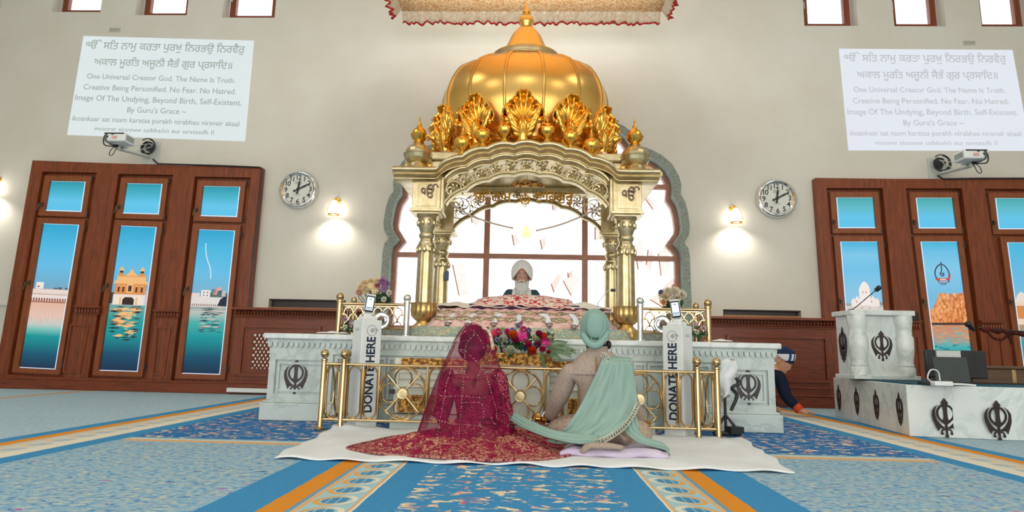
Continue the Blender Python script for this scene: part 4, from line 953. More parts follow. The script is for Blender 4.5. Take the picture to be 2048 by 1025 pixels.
lap = thing('laptop', 'dark grey folded screen with white cables standing before the monitor on stage', 'laptop', (at(1900, 760, yd+.1).x, yd+.1, zt2))
q0, q1 = at(1866, 714, yd+.12), at(1934, 715, yd+.12)
b = MB(); b.add([(q0.x, yd+.05, zt2+.02), (q1.x, yd+.05, zt2+.02), (q1.x, yd+.05, zt2+.02)], []); b.obox(((q0.x+q1.x)/2, yd+.12, (zt2+q0.z)/2+.01), (q1.x-q0.x, .02, q0.z-zt2-.02), rx=-.12); b.build('lid', M('laptop_grey', L(52, 60, 58), .5), lap, bev=.006)
b = MB(); b.obox(((q0.x+q1.x)/2, yd+.24, zt2+.011), (q1.x-q0.x, .22, .02)); b.build('keyboard_base', m_black, lap, bev=.004)
t = thing('power_strip', 'white power strip with a looped white cable on the teal stage edge', 'power strip', (at(1882, 766, yd-.05).x, yd-.05, zt2))
q0, q1 = at(1865, 768, yd-.08), at(1902, 770, yd-.08)
b = MB(); b.box(q0.x, q1.x, yd-.11, yd-.05, zt2, zt2+.035); b.build('body', m_white, t, bev=.006)
b = MB(); b.tube(catmull([V((q1.x, yd-.08, zt2+.015)), V((q1.x+.08, yd-.09, zt2+.015)), V((q1.x+.2, yd-.06, zt2+.008))], 5), .008, 6); b.tube(catmull([V((q0.x, yd-.08, zt2+.02)), V((q0.x-.04, yd-.09, zt2+.06)), V((q0.x-.01, yd-.09, zt2+.12)), V((q0.x+.05, yd-.08, zt2+.11)), V((q0.x+.06, yd-.08, zt2+.04))], 5), .005, 6); b.build('white_cable', m_white, t, smooth=60)
hy_ = c1.y+.32; q0, q1 = at(1943, 732, hy_), at(2120, 740, hy_); zh0 = zt2; zh1 = at(1950, 733, hy_).z
har = thing('harmonium', 'long brown wooden harmonium case lying on the right stage', 'harmonium', ((q0.x+q1.x)/2, hy_+.15, zh0))
m_har = M_wood('harmonium_wood', L(112, 86, 62), L(76, 56, 40), .45, False)
b = MB(); b.add([(q0.x, hy_, zh0), (q1.x, hy_, zh0), (q1.x, hy_+.4, zh0), (q0.x-.1, hy_+.4, zh0), (q0.x, hy_, zh1-.02), (q1.x, hy_, zh1-.02), (q1.x, hy_+.4, zh1-.02), (q0.x-.1, hy_+.4, zh1-.02)], [(0,3,2,1),(4,5,6,7),(0,1,5,4),(1,2,6,5),(2,3,7,6),(3,0,4,7)]); b.build('case', m_har, har, bev=.01)
b = MB(); b.box(q0.x-.03, q1.x, hy_-.02, hy_+.42, zh1-.02, zh1+.005); b.build('lid', m_har, har, bev=.008)
b = MB(); b.box(at(2022, 740, hy_).x, at(2030, 740, hy_).x, hy_-.006, hy_, zh0+.01, zh1-.025); b.build('brass_strip', m_brass, har)
my = 6.35; stx = at(2066, 700, my).x
mic = thing('microphone_stand', 'microphone on a boom arm wrapped in dark red cloth reaching in from the right edge', 'microphone stand', (stx, my, zt2))
a0_, a1_ = at(1945, 655, my), at(2080, 668, my); dd = (a0_-a1_).normalized()
b = MB(); b.tube([a1_, a0_+dd*-.06], .012, 8); b.build('boom_arm', m_black, mic, smooth=60)
b = MB(); b.tube([V((stx, my, zt2+.02)), V((stx, my, a1_.z+.02)), at(2052, 540, my)], .012, 8); b.lathe([(.14, 0), (.14, .015), (.02, .03)], (stx, my, zt2), 20); b.build('pole', m_steel, mic, smooth=60)
b = MB(); hd = at(1936, 649, my); b.ball(hd, .032, 12, 8); b.tube([hd, at(1949, 662, my)], [.028, .016], 10); b.build('microphone', m_black, mic, smooth=60)
b = MB(); pts = [at(1960+i*9, 658+i*1.2+2*sin(i*2.1), my-.01) for i in range(13)]; b.tube(pts, [.014+.012*abs(sin(i*1.3)) for i in range(13)], 8)
b.tube(catmull([at(1972, 660, my-.02), at(1986, 676, my-.03), at(2004, 680, my-.03), at(2016, 672, my-.02), at(2024, 690, my-.03)], 4), [.012]*17, 6); b.build('wrapped_cloth', M_fabric('dark_red_cloth', L(84, 34, 26), L(60, 24, 20), sc=20), mic, smooth=60)
b = MB(); p = at(1830, 634, D-.16); b.box(p.x-.045, p.x+.045, D-.17, D-.1, p.z-.05, p.z+.05); tag(b.build('wall_speaker', m_black, bev=.006), 'small black box on the mahogany panel just right of the lectern', 'speaker')
# ================================================================ the golden canopy shrine
QF, QR = 5.95, 7.0
pal = thing('golden_canopy_shrine', 'golden domed canopy shrine on four fluted columns standing on the marble platform', 'shrine', (at(1051, 600, QF).x, (QF+QR)/2, ZP))
CX = at(1050, 560, QF).x; HXF = (at(1250, 560, QF).x-at(848, 560, QF).x)/2
zB1, zB0 = at(852, 352, QF-.15).z, at(852, 422, QF-.15).z          # cube blocks above the capitals
zCt = (at(830, 333, QF-.3).z+at(1280, 338, QF-.3).z)/2             # cornice top
def column(x, y):
    root = MB(); z0 = ZP+.003
    za, zb_c, zc_c = at(850, 607, QF).z, at(852, 486, QF).z, at(852, 428, QF).z
    base = MB(); h = za-z0
    base.lathe([(.10, 0), (.105, .03*h), (.115, .1*h), (.118, .2*h), (.10, .33*h), (.072, .42*h), (.066, .47*h), (.085, .52*h), (.115, .62*h), (.122, .8*h), (.118, .93*h), (.128, h), (.09, h)], (x, y, z0), 40, flute=(20, .07, .08)); 
    base.build('pot_base', m_goldpale, pal, smooth=40)
    sh = MB(); sh.lathe([(.082, za-.01), (.083, za+.05), (.078, zb_c-.02), (.078, zb_c)], (x, y, 0), 48, flute=(12, .07, 0)); sh.build('fluted_shaft', m_champ, pal, smooth=35)
    cp = MB(); H = zc_c-zb_c
    cp.lathe([(.084, -.10), (.094, -.06), (.09, -.03), (.072, 0), (.066, .12*H), (.078, .2*H), (.078, .27*H), (.068, .33*H), (.074, .42*H), (.092, .58*H), (.098, .72*H), (.094, .82*H), (.108, .88*H), (.115, 1.0*H), (.12, 1.02*H)], (x, y, zb_c), 40, flute=(16, .045, .07))
    for k in range(10):
        g = 2*pi*k/10; cp.ball((x+.096*cos(g), y+.096*sin(g), zb_c+.66*H), (.018, .018, .035), 6, 5); cp.ball((x+.086*cos(g+.3), y+.086*sin(g+.3), zb_c-.075), (.022, .022, .04), 6, 5)
    cp.obox((x, y, zc_c-.012), (.25, .25, .024)); cp.build('capital', m_champ, pal, smooth=40)
    bl = MB(); s = .142; bl.obox((x, y, (zB0+zB1)/2), (2*s, 2*s, zB1-zB0)); bl.obox((x, y, zB0+.012), (2*s+.04, 2*s+.04, .03)); bl.obox((x, y, zc_c+(zB0-zc_c)/2), (2*s-.02, 2*s-.02, max(.02, zB0-zc_c)))
    if y < 6.2:
        frame(bl, x-s*.72, x+s*.72, zB0+.05, zB1-.05, .02, y-s-.012, y-s); frame(bl, x-s*.60, x+s*.60, zB0+.07, zB1-.07, .012, y-s-.006, y-s)
    blk = bl.build('cube_block', m_champ, pal, bev=.004)
    if y < 6.2:
        e = MB(); zz = (zB0+zB1)/2
        q = MB().glyphs('ੴ'); e.add([(x-.06+p.x*.118, y-s-.0135-p.z*.3, zz-.048+p.y*.165) for p in q.v], q.f); e.build('carved_emblem', M('emblem_bronze', L(146, 116, 90), .5, .15, L(120, 92, 70), 30) if x < CX else bpy.data.materials['emblem_bronze'], blk)
for sx in (-1, 1):
    column(CX+sx*HXF, QF); column(CX+sx*HXF, QR)

# ---- arch fronts: a scalloped sweep with flat ends
def scallop_path(xm, hw, z_spring, z_crown, lobes, amp, n=8):
    """points of a scalloped segmental arch from left to right: (x, z, radial dir)"""
    rise = z_crown-z_spring-amp; R = (hw*hw+rise*rise)/(2*rise); zc_ = z_crown-amp-R; th = math.asin(min(1, hw/R)); out = []
    for k in range(lobes):
        for i in range(n+(1 if k == lobes-1 else 0)):
            u = (k+i/n)/lobes; a = -th+2*th*u; r = R+amp*abs(sin(pi*(i/n)))**.75
            out.append((xm+r*sin(a), zc_+r*cos(a), (sin(a), cos(a))))
    return out
def cornice(y, name, xl, xr, prof, hw, z_spring, z_crown, lobes, amp, mat, flip=1, flat=True):
    P = scallop_path(CX, hw, z_spring, z_crown, lobes, amp)
    if flat:
        P = [(xl, z_spring, (0, 1)), (P[0][0]-.03, z_spring, (0, 1))]+[(x, z, (d[0]*w, d[1])) for (x, z, d), w in zip(P, [smooth(i/10) if i < 10 else (smooth((len(P)-1-i)/10) if i > len(P)-11 else 1) for i in range(len(P))])]+[(P[-1][0]+.03, z_spring, (0, 1)), (xr, z_spring, (0, 1))]
    vs = []; n = len(prof)
    for x, z, d in P:
        for (k, w) in prof: vs.append((x-d[0]*k, y-flip*w, z-d[1]*k))
    N = len(P); fs = [(i*n+j, i*n+(j+1) % n, (i+1)*n+(j+1) % n, (i+1)*n+j) for i in range(N-1) for j in range(n)]
    fs += [tuple(range(n)), tuple(range((N-1)*n, N*n))]
    return MB().add(vs, fs).build(name, mat, pal, smooth=38)
yF = QF-.10
z_sp = zCt; z_cr = at(1052, 279, yF-.2).z; hwA = (at(1232, 338, yF-.15).x-at(876, 332, yF-.15).x)/2
xl, xr = at(786, 335, yF-.2).x, at(1320, 340, yF-.2).x
prof = [(0, 0), (0, .20)]+[(.028-.028*cos(a), .20+.03*sin(a)) for a in [pi*i/6 for i in range(1, 6)]]+[(.056, .20), (.062, .165), (.07, .165), (.078, .17), (.09, .155), (.096, .13), (.104, .13), (.112, .10), (.115, .0)]
cornice(yF, 'front_cornice', xl, xr, prof, hwA, z_sp, z_cr, 7, .026, m_champ)
prof2 = [(.09, -.01), (.09, .10)]+[(.116-.024*cos(a), .10+.03*sin(a)) for a in [pi*i/6 for i in range(1, 6)]]+[(.139, .10), (.144, .06), (.152, .06), (.155, -.01)]
cornice(yF, 'arch_roll', 0, 0, prof2, hwA, z_sp, z_cr, 7, .026, m_champ, flat=False)
# lower scalloped rim and pierced scroll panel between the two arches
def lower_rim(y, hw, zs_, zc_, name, d0=.09, d1=.02):
    pr = [(0, -d1), (0, .03), (.012, .034), (.02, .03), (.028, .015), (.05, .012), (.055, 0), (.055, -d1)]
    P = scallop_path(CX, hw, zs_, zc_, 7, .02); vs = []; n = len(pr)
    for x, z, d in P:
        for k, w in pr: vs.append((x+d[0]*k, y-w, z+d[1]*k))
    N = len(P); fs = [(i*n+j, i*n+(j+1) % n, (i+1)*n+(j+1) % n, (i+1)*n+j) for i in range(N-1) for j in range(n)]+[tuple(range(n)), tuple(range((N-1)*n, N*n))]
    MB().add(vs, fs).build(name, m_champ, pal, smooth=40); return P
def scrollwork(mb, x, z, r, y, ang, rnd, w=.0065, petals=6):
    mb.tube([(x+r*cos(2*pi*i/24), y, z+r*sin(2*pi*i/24)) for i in range(24)], w, 5, closed=True)
    mb.ball((x, y, z), (r*.2, .012, r*.2), 8, 5)
    for k in range(petals):
        a = ang+2*pi*k/petals; p = []
        for i in range(9):
            t_ = i/8; rr_ = r*(.22+.72*t_); g = a+.75*t_*t_; p.append((x+rr_*cos(g), y-.004*sin(pi*t_), z+rr_*sin(g)))
        mb.tube(p, [w*(.7+.9*sin(pi*min(1, i/8*1.1+.05))) for i in range(9)], 5)
        a2 = a+pi/petals; mb.tube([(x+r*.34*cos(a2+q), y-.003, z+r*.34*sin(a2+q)) if False else (x+r*(.45+.2*cos(q*2.2))*cos(a2+.35*sin(q*2.2)), y-.003, z+r*(.45+.2*cos(q*2.2))*sin(a2+.35*sin(q*2.2))) for q in [i*.4 for i in range(7)]], w*.8, 4)
hwB = (at(1210, 418, yF).x-at(893, 413, yF).x)/2; z_s2 = (at(893, 413, yF).z+at(1210, 418, yF).z)/2; z_c2 = at(1052, 350, yF).z
rng = random.Random(11)
lower_rim(yF-.02, hwB, z_s2, z_c2, 'front_arch_rim')
def pierced(y, hw_in, zs_in, zc_in, hw_out, zs_out, zc_out, name, n, mat, rimw=.05):
    rise = zc_in-zs_in; Ri = (hw_in**2+rise**2)/(2*rise); zi = zc_in-Ri; ti = math.asin(min(1, hw_in/Ri))
    rise = zc_out-zs_out; Ro = (hw_out**2+rise**2)/(2*rise); zo = zc_out-Ro; to = math.asin(min(1, hw_out/Ro))
    b = MB()
    for k in range(n):
        u = (k+.5)/n*2-1; a, c = ti*u*.96, to*u*.96
        pi_ = V((CX+Ri*sin(a), 0, zi+Ri*cos(a))); po = V((CX+Ro*sin(c), 0, zo+Ro*cos(c)))
        m_ = (pi_+po)/2; r = (po-pi_).length/2*.95; scrollwork(b, m_.x, m_.z, r, y, rng.uniform(0, 6), rng)
        d = (po-pi_).normalized(); tdir = V((d.z, 0, -d.x))
        for s in (1, -1):
            for q in (-1, 1):
                c0 = m_+tdir*s*r*1.0+d*q*r*.62
                b.tube([(c0.x+r*.3*(1-.7*i/12)*cos(4.2*i/12+q), y, c0.z+r*.3*(1-.7*i/12)*sin((4.2*i/12)*s+q)) for i in range(13)], .006, 4)
    b.build(name, mat, pal, smooth=60)
pierced(yF+.0, hwB+.025, z_s2+.03, z_c2+.035, hwA-.05, z_sp-.15, z_cr-.16, 'front_pierced_panel', 11, m_champ)
for s in (-1, 1):   # corner fillers beside the cubes
    b = MB(); x0 = CX+s*(HXF-.142); b.box(min(x0, x0-s*.03), max(x0, x0-s*.03), yF-.03, yF+.03, zB0, zB1); b.build('arch_stop', m_champ, pal, bev=.004)
# rear pierced arch, side arches, architraves
yR = QR-.10
hw3 = (at(1199, 470, yR).x-at(905, 465, yR).x)/2; z_s3 = at(905, 462, yR).z; z_c3 = at(1050, 404, yR).z
lower_rim(yR, hw3-.01, z_s3, z_c3, 'rear_arch_rim', .03, .01)
pierced(yR, hw3+.03, z_s3+.04, z_c3+.05, hw3+.12, zB1+.02, zCt+.13, 'rear_pierced_panel', 8, m_champ)
b = MB(); b.box(CX-HXF, CX+HXF, QR-.10, QR+.10, zCt+.08, zCt+.16); b.build('rear_architrave', m_champ, pal, bev=.006)
for s in (-1, 1):
    x = CX+s*HXF; b = MB(); b.box(x-.12, x+.12, QF, QR, zB1-.02, zCt+.16); b.box(min(x, x+s*.33), max(x, x+s*.33), QF-.25, QR+.25, zCt-.06, zCt-.005); b.build('side_architrave', m_champ, pal, bev=.01)
    b = MB()
    for k in range(4): scrollwork(b, 0, 0, .1, 0, k, rng); 
    vs = []
    for k in range(5):
        q = MB(); zz = zB1-.12-.16*abs(k-2)**1.5*.28; scrollwork(q, QF+.22+k*.155, zz, .085, x-s*.0, rng.uniform(0, 6), rng); vs.append(q)
    b = MB()
    for q in vs: b.add([(p.y, p.x, p.z) for p in q.v], q.f)
    b.build('side_pierced_panel', m_champ, pal, smooth=60)
# lettering and emblems hung under the arches
b = MB(); zt3 = at(1050, 395, yR-.12).z
b.text('ਸਿਤਨਾਮ', .15, lambda a, c, d: (at(985, 396, yR-.12).x+a, yR-.12-d, at(985, 399, yR-.12).z-.02+c), bold=.004, extr=.004)
b.text('ਵਾਿਹਗੁਰੂ', .15, lambda a, c, d: (at(1108, 398, yR-.12).x+a, yR-.12-d, at(1108, 399, yR-.12).z-.02+c), bold=.004, extr=.004); b.build('gold_lettering', m_gold, pal)
b = MB(); b.shape([scb for scb in [[(CX-.19, z_c2-.055), (CX+.19, z_c2-.055), (CX+.15, z_c2-.01), (CX, z_c2+.03), (CX-.15, z_c2-.01)]]], yF+.25, yF+.27); b.build('crown_plaque', m_goldcarve, pal)
# roof deck, drum and ribbed dome
QM = (QF+QR)/2; SY = .66
b = MB(); b.box(CX-HXF-.05, CX+HXF+.05, QF-.05, QR+.12, zCt+.16, zCt+.24); b.build('roof_deck', m_champ, pal, bev=.01)
dz = lambda y: at(1050, y, QM).z; pxm = QM/FPX
RDx = (at(1213, 212, QM).x-at(888, 208, QM).x)/2; DX = at(1050, 200, QM).x; kk = RDx/162
b = MB(); b.lathe([(RDx*.9, zCt+.2), (RDx*.9, dz(318)), (RDx*.93, dz(314)), (RDx*.93, dz(308))], (DX, QM, 0), 64, flute=(64, .02, 0), sy=SY); b.build('drum', m_gold, pal, smooth=30)
dome_prof = [(143, 318), (148, 295), (152, 274), (157, 250), (161, 232), (162.5, 214), (161, 198), (156, 182), (148, 167), (137, 153), (125, 146), (109, 138), (91, 133), (72, 131)]
dp = [(r*kk, dz(y)) for r, y in catmull([V((r, y, 0)) for r, y in dome_prof], 3) and [(p.x, p.y) for p in catmull([V((r, y, 0)) for r, y in dome_prof], 3)]]
b = MB(); b.lathe(dp, (DX, QM, 0), 96, sy=SY, cap=False); b.build('dome', m_goldsat, pal, smooth=180)
b = MB()
for k in range(14):
    g = 2*pi*(k+.5)/14-pi/2; b.tube([(DX+r*1.004*cos(g), QM+r*1.004*sin(g)*SY, z) for r, z in dp], .017, 6)
b.build('dome_ribs', m_goldsat, pal, smooth=60)
cp_ = [(74, 134), (74, 131), (70, 128), (71, 124), (69, 118), (63, 116), (52, 116)]
b = MB(); b.lathe([(r*kk, dz(y)) for r, y in cp_], (DX, QM, 0), 48, sy=.9); b.build('crown_ring', m_champ, pal, smooth=40)
cn = [(50, 117), (47, 112), (41, 100), (35, 88), (28, 73), (22, 66), (18, 61), (16, 59)]
b = MB(); b.lathe([(r*kk, dz(y)) for r, y in cn], (DX, QM, 0), 48, flute=(8, .05, 0)); b.build('spire_cone', m_goldsat, pal, smooth=50)
fn_ = [(12, 60), (9, 57), (9, 55), (13, 50), (14.5, 44), (13.5, 38), (9, 33), (6, 31), (6, 29), (9, 27), (9, 25), (6, 22), (3, 14), (.5, 4)]
b = MB(); b.lathe([(r*kk, dz(y)) for r, y in fn_], (DX, QM, 0), 24, flute=(10, .06, 9*kk)); b.build('finial', m_goldsat, pal, smooth=50)
# fan leaves around the drum
def fan(name='fan_leaf'):
    mb = MB(); W, H = .195, .48
    def fn(u, v):
        th = (u-.5)*2; a = th*1.62; lob = .86+.14*abs(cos(a*2.6)); rr_ = (.16+.84*v)*lob
        x = W*1.0*rr_*sin(a)*1.0; z = H*(.32+.68*rr_*cos(a)*(1 if cos(a) > 0 else .45)); 
        curl = -.085*max(0, v-.72)/.28*max(0, v-.72)/.28*1.0; zc = z-.05*max(0, v-.85)/.15*(1 if cos(a) > .1 else 0)
        fl_ = .014*cos(a*15)*(.3+.7*v)
        return V((x, -.03-.035*sin(pi*v)+fl_+curl, zc))
    mb.grid(fn, 96, 12); 
    for k in range(5):
        q = .05+.05*k
        for s in (-1, 1): mb.tube(catmull([(s*.02, -.05, .05), (s*(.05+.02*k), -.075, .03+.05*k), (s*(.075+.018*k), -.09, .045+.06*k)], 3), [.018, .02, .022, .02, .018, .014, .01], 6)
    mb.tube([(0, -.04, 0), (0, -.07, .12), (0, -.05, .2)], [.05, .045, .02], 8)
    return mb
fm_ = fan(); yfr = QM-RDx*SY*1.12; z0d = at(1050, 284, yfr).z; fobj = None
fscale = (at(1050, 187, yfr).z-z0d)/.45
for k in range(12):
    g = -pi/2+2*pi*k/12; p = V((DX+RDx*.98*cos(g), QM+RDx*SY*1.12*sin(g)-.02, z0d-.0))
    nrm = atan2(sin(g)/SY, cos(g))+pi/2
    if fobj is None:
        q = MB(); q.v = [v*fscale for v in fm_.v]; q.f = fm_.f; q.m = fm_.m; q.v = [v+V(BASE[pal.name]) for v in q.v]
        fobj = q.build('fan_leaf', m_gold, pal, smooth=70, solid=.012); o = fobj
    else: o = fobj.copy(); COL.objects.link(o)
    o.parent = pal; o.location = p-BASE[pal.name]; o.rotation_euler = (0, 0, nrm)
# small pot finials on the front cornice and the four corner cupolas
def kalash(x, y, z, s, name='pot_finial'):
    b = MB(); b.lathe([(r*s, h*s*.8) for r, h in ((.05, 0), (.05, .03), (.03, .05), (.035, .07), (.075, .11), (.098, .16), (.1, .19), (.103, .2), (.095, .23), (.075, .275), (.045, .30), (.03, .32), (.036, .34), (.022, .36), (.012, .40), (.016, .42), (.006, .44), (.001, .5))], (x, y, z), 32, flute=(14, .08, .04*s)); return b.build(name, m_gold, pal, smooth=45)
for px, py in ((1051, 278), (1009, 282), (1094, 283), (965, 292), (1141, 296), (924, 308), (1183, 313)):
    p = at(px, py, yF-.12); kalash(p.x, yF-.10, p.z-.012, .84 if px != 1051 else .88)
def cupola(x, y, z, s):
    b = MB(); b.obox((x, y+.08*s, z+.03*s), (.42*s, .30*s, .06*s)); b.obox((x, y+.12*s, z+.07*s), (.36*s, .2*s, .14*s)); b.build('cupola_plinth', m_goldsat, pal, bev=.012)
    b = MB(); b.lathe([(r*s, h*s) for r, h in ((.16, 0), (.165, .03), (.14, .05), (.135, .09), (.115, .115))], (x, y-.01, z+.0), 28)
    b.lathe([(r*s, h*s) for r, h in ((.10, .10), (.14, .13), (.17, .18), (.175, .22), (.185, .235), (.165, .24), (.16, .28), (.14, .32), (.10, .36), (.06, .38), (.055, .40))], (x, y, z), 40, flute=(12, .06, .08*s)); b.build('cupola_bowl', m_champ if y < 6.2 else m_goldsat, pal, smooth=45)
    b = MB(); b.lathe([(r*s, h*s) for r, h in ((.05, .39), (.07, .40), (.055, .42), (.085, .45), (.1, .49), (.107, .505), (.095, .51), (.09, .545), (.07, .58), (.04, .61), (.028, .63), (.03, .645), (.014, .67), (.01, .70), (.013, .715), (.001, .77))], (x, y, z), 36, flute=(12, .06, .05*s)); b.build('cupola_finial', m_gold, pal, smooth=45)
for s in (-1, 1):
    zz = zCt+.01; cupola(at(836 if s < 0 else 1270, 320, QF-.05).x, QF-.05, zz, .80); cupola(CX+s*HXF*1.02, QR, zz, .78)
# ---- loose things at the shrine
def hang_khanda(px, py0, py1, y, topz, label):
    a, c = at(px, py0, y), at(px, py1, y); h = a.z-c.z; t = thing('hanging_emblem', label, 'ornament', (a.x, y, c.z), group='hanging gold emblems')
    b = MB(); khanda(b, lambda x, z, d: (c.x+x*h, y+d, c.z+z*h), -.006, .006); b.build('emblem', m_gold, t)
    b = MB(); b.tube([(a.x, y, a.z), (a.x, y, topz)], .0012, 4); b.build('thread', m_brass, t)
hang_khanda(1053, 452, 479, 6.1, zCt+.159, 'gold emblem hanging alone in the open arch above the white turbaned person')
hang_khanda(1050, 385, 415, yR-.14, zCt+.159, 'gold emblem hanging between gold letters at the rear arch crown')
m_ribbon = M('satin_ribbon', L(236, 222, 200), .5, col2=L(224, 196, 160))
for side, P_ in (('left', [(901, 407, yF+.06), (938, 430, 6.4), (985, 447, 6.7), (1026, 457, 6.85)]), ('right', [(1203, 411, yF+.06), (1170, 430, 6.4), (1120, 450, 6.7), (1072, 462, 6.85)])):
    pts = catmull([at(*q) for q in P_], 8); b = MB()
    b.grid(lambda u, v: pts[min(len(pts)-1, int(round(u*(len(pts)-1))))]+V((0, 0, (v-.5)*.02)), len(pts)-1, 2)
    tag(b.build('ribbon', m_ribbon, smooth=180, solid=.003), 'pale ribbon strung under the shrine arch from its %s front column' % side, 'ribbon', 'pale ribbons under the arch')
p = at(893, 552, QR-.13); b = MB(); b.obox((p.x, QR-.12, p.z), (.05, .05, .11)); sp_ = b.build('small_speaker', M('blue_grey_plastic', L(70, 88, 110), .5), bev=.006); tag(sp_, 'small blue grey box fixed on the rear left golden column', 'speaker')
g = [at(1196, 606, 5.5), at(1207, 592, 5.5), at(1215, 583, 5.49), at(1224, 581, 5.48)]
t = thing('desk_microphone', 'small bent microphone beside the right front golden column', 'microphone', (g[0].x, 5.5, ZP))
b = MB(); b.tube([V((g[0].x, 5.5, ZP+.003))]+catmull(g, 5), .005, 6); b.lathe([(.03, 0), (.03, .012)], (g[0].x, 5.5, ZP), 14); b.build('stem', m_steel, t, smooth=60)
b = MB(); b.tube([g[3]-V((.012, 0, 0)), g[3]+V((.03, 0, 0))], .013, 8); b.build('mic_head', m_black, t, smooth=60)
# pale paper pennants hung against the glass of the arched window
m_pen = [M('pennant_cream', L(240, 226, 208), .9, alpha=.42), M('pennant_peach', L(240, 196, 164), .9, alpha=.42)]; m_pedge = M('pennant_edge', L(222, 128, 60), .9, alpha=.8)
PEN = [((905,530),(925,528),(937,590),(918,592)), ((1102,568),(1118,546),(1122,556),(1108,586)), ((1126,562),(1140,545),(1158,560),(1142,592)), ((1135,546),(1146,540),(1144,552),(1137,556)), ((1268,492),(1282,478),(1290,520),(1276,540)),
       ((1296,500),(1308,512),(1300,548),(1292,530)), ((1316,508),(1336,474),(1340,540),(1322,552)), ((1286,392),(1290,388),(1306,404),(1306,420)), ((1024,470),(1034,470),(1038,488),(1028,492)), ((1080,480),(1090,478),(1092,490),(1084,500)), ((940,420),(960,440),(956,452),(944,446)), ((1104,405),(1118,402),(1112,424),(1106,420)), ((1190,455),(1200,450),(1196,488),(1190,480)), ((1300,600),(1345,556),(1364,580),(1330,618))]
for i, q in enumerate(PEN):
    P_ = [at(x, y, D+.15) for x, y in q]
    b = MB(); b.quadprism(P_, .003); pn = b.build('paper_pennant', m_pen[i % 2], bpy.data.objects['window_1'])
    b = MB(); b.tube([P_[0], P_[3]], .008, 5); b.build('orange_edge', m_pedge, pn)
# ================================================================ draped scripture bed, swords, cloths
YT0, YT1 = 5.62, 5.96
m_pink = M_fabric('pink_brocade', L(236, 200, 190), L(222, 168, 158), L(240, 222, 206), 14, .5, .62, .75, 60)
m_teal = M_fabric('teal_embroidery', L(138, 164, 154), L(196, 184, 146), L(204, 132, 108), 48, .48, .58, .8, 44)
m_band = M_fabric('gold_thread_band', L(206, 190, 158), L(150, 128, 96), L(236, 226, 206), 34, .46, .54, .7, 60)
m_creamc = M_fabric('cream_silk', L(240, 230, 216), L(228, 204, 180), None, 7, .5, .75, .55)
m_redpat = M_fabric('red_bird_cloth', L(244, 226, 208), L(206, 40, 50), L(226, 130, 146), 24, .52, .56, .8, 30, stretch=(1, 1.2, 2.6))
m_purple = M('purple_shadow', L(78, 40, 84), .9)
def bedY(py): return lerp(YT0, YT1, (659-py)/(659-622))
bx0, bx1 = at(834, 668, YT0).x, at(1246, 674, YT0).x; tx0, tx1 = at(864, 618, YT1).x, at(1226, 624, YT1).x
zA, zBt = at(1040, 659, YT0).z, at(1040, 621, YT1).z
bed = thing('scripture_bed', 'low draped bed of pink brocade with teal embroidered hem inside the golden shrine', 'draped bed', ((bx0+bx1)/2, 6.1, ZP))
rng = random.Random(21)
wr = lambda x, y: .006*sin(x*31+y*9)+.005*sin(x*17-y*23+1.3)+.004*sin(x*53+2)
def pinkfn(u, v):
    x = lerp(lerp(bx0, bx1, u), lerp(tx0, tx1, u), v); e = min(1, min(u, 1-u)*14)
    y = lerp(YT0, YT1, v)+.25*(1-smooth(e))*1.0; z = lerp(zA, zBt, v**.9)-(.0+.08*v)*(1-smooth(e))
    return V((x, y-.02*sin(pi*v)+wr(x, v*3), z+wr(x*1.3, v*2+4)))
b = MB(); b.grid(pinkfn, 90, 16)
q = MB(); q.grid(lambda u, v: V((lerp(tx0, tx1, u), lerp(YT1, 6.55, v), zBt+.02*sin(v*3)+wr(u*3, v*3))), 40, 6); b.add(q.v, q.f)
b.build('pink_cover', m_pink, bed, smooth=180, solid=.012, soff=-1)
b = MB(); b.box(bx0+.1, bx1-.1, YT0+.06, 6.55, ZP+.002, zA-.02); b.box(tx0+.08, tx1-.08, YT1+.05, 6.5, zA-.02, zBt-.03); b.build('frame', m_dark, bed)
b = MB(); b.grid(lambda u, v: V((lerp(bx0-.03, bx1+.03, u)+(.05*(1-v))*(u-.5)*2, YT0-.012-.015*(1-v)+.006*sin(u*70), lerp(ZP+.004, zA+.012, v))), 80, 4); b.build('teal_hem', m_teal, bed, smooth=180, solid=.008)
for v0, v1 in ((.30, .46), (.66, .78)):
    b = MB(); b.grid(lambda u, v: pinkfn(lerp(.06, .94, u), lerp(v0, v1, v))+V((0, -.022, .012)), 70, 2); b.build('embroidered_band', m_band, bed, smooth=180, solid=.004)
# cream cloth, red patterned cloth over it
cx0, cx1 = at(872, 610, 6.0).x, at(1222, 612, 6.0).x; zc0, zc1 = at(1040, 620, 5.95).z, at(1040, 606, 6.02).z
cc = thing('cream_cover_cloth', 'long cream silk cloth with wavy hem spread over the pink bed', 'cloth', ((cx0+cx1)/2, 6.1, zBt))
def creamfn(u, v):
    x = lerp(cx0, cx1, u); e = smooth(min(1, min(u, 1-u)*9)); hem = .022*abs(sin(u*pi*5.5+.4))*(1-v)
    y = lerp(5.93, 6.05, v)+.02*sin(u*40)*(1-v)*.5; z = lerp(zc0+hem+.012, zc1, smooth(v))*1-(1-e)*.05*v
    z += .012*sin(u*23+1)*v+.006*sin(u*61)
    return V((x, y, z))
b = MB(); b.grid(creamfn, 100, 8); q = MB(); q.grid(lambda u, v: V((lerp(cx0, cx1, u), lerp(6.05, 6.5, v), creamfn(u, 1).z-.04*v)), 100, 4); b.add(q.v, q.f); b.build('cloth', m_creamc, cc, smooth=180, solid=.01)
r0_, r1_ = at(952, 600, 6.0).x, at(1146, 604, 6.0).x
b = MB(); b.grid(lambda u, v: V((lerp(r0_-.06, r1_+.06, u), 5.955, lerp(zc0-.004, zc0+.05, v))), 20, 1); b.build('shadow_gap_strip', m_purple, cc, solid=.004)  # dark purple strip painted in as the shadow gap under the cream cloth
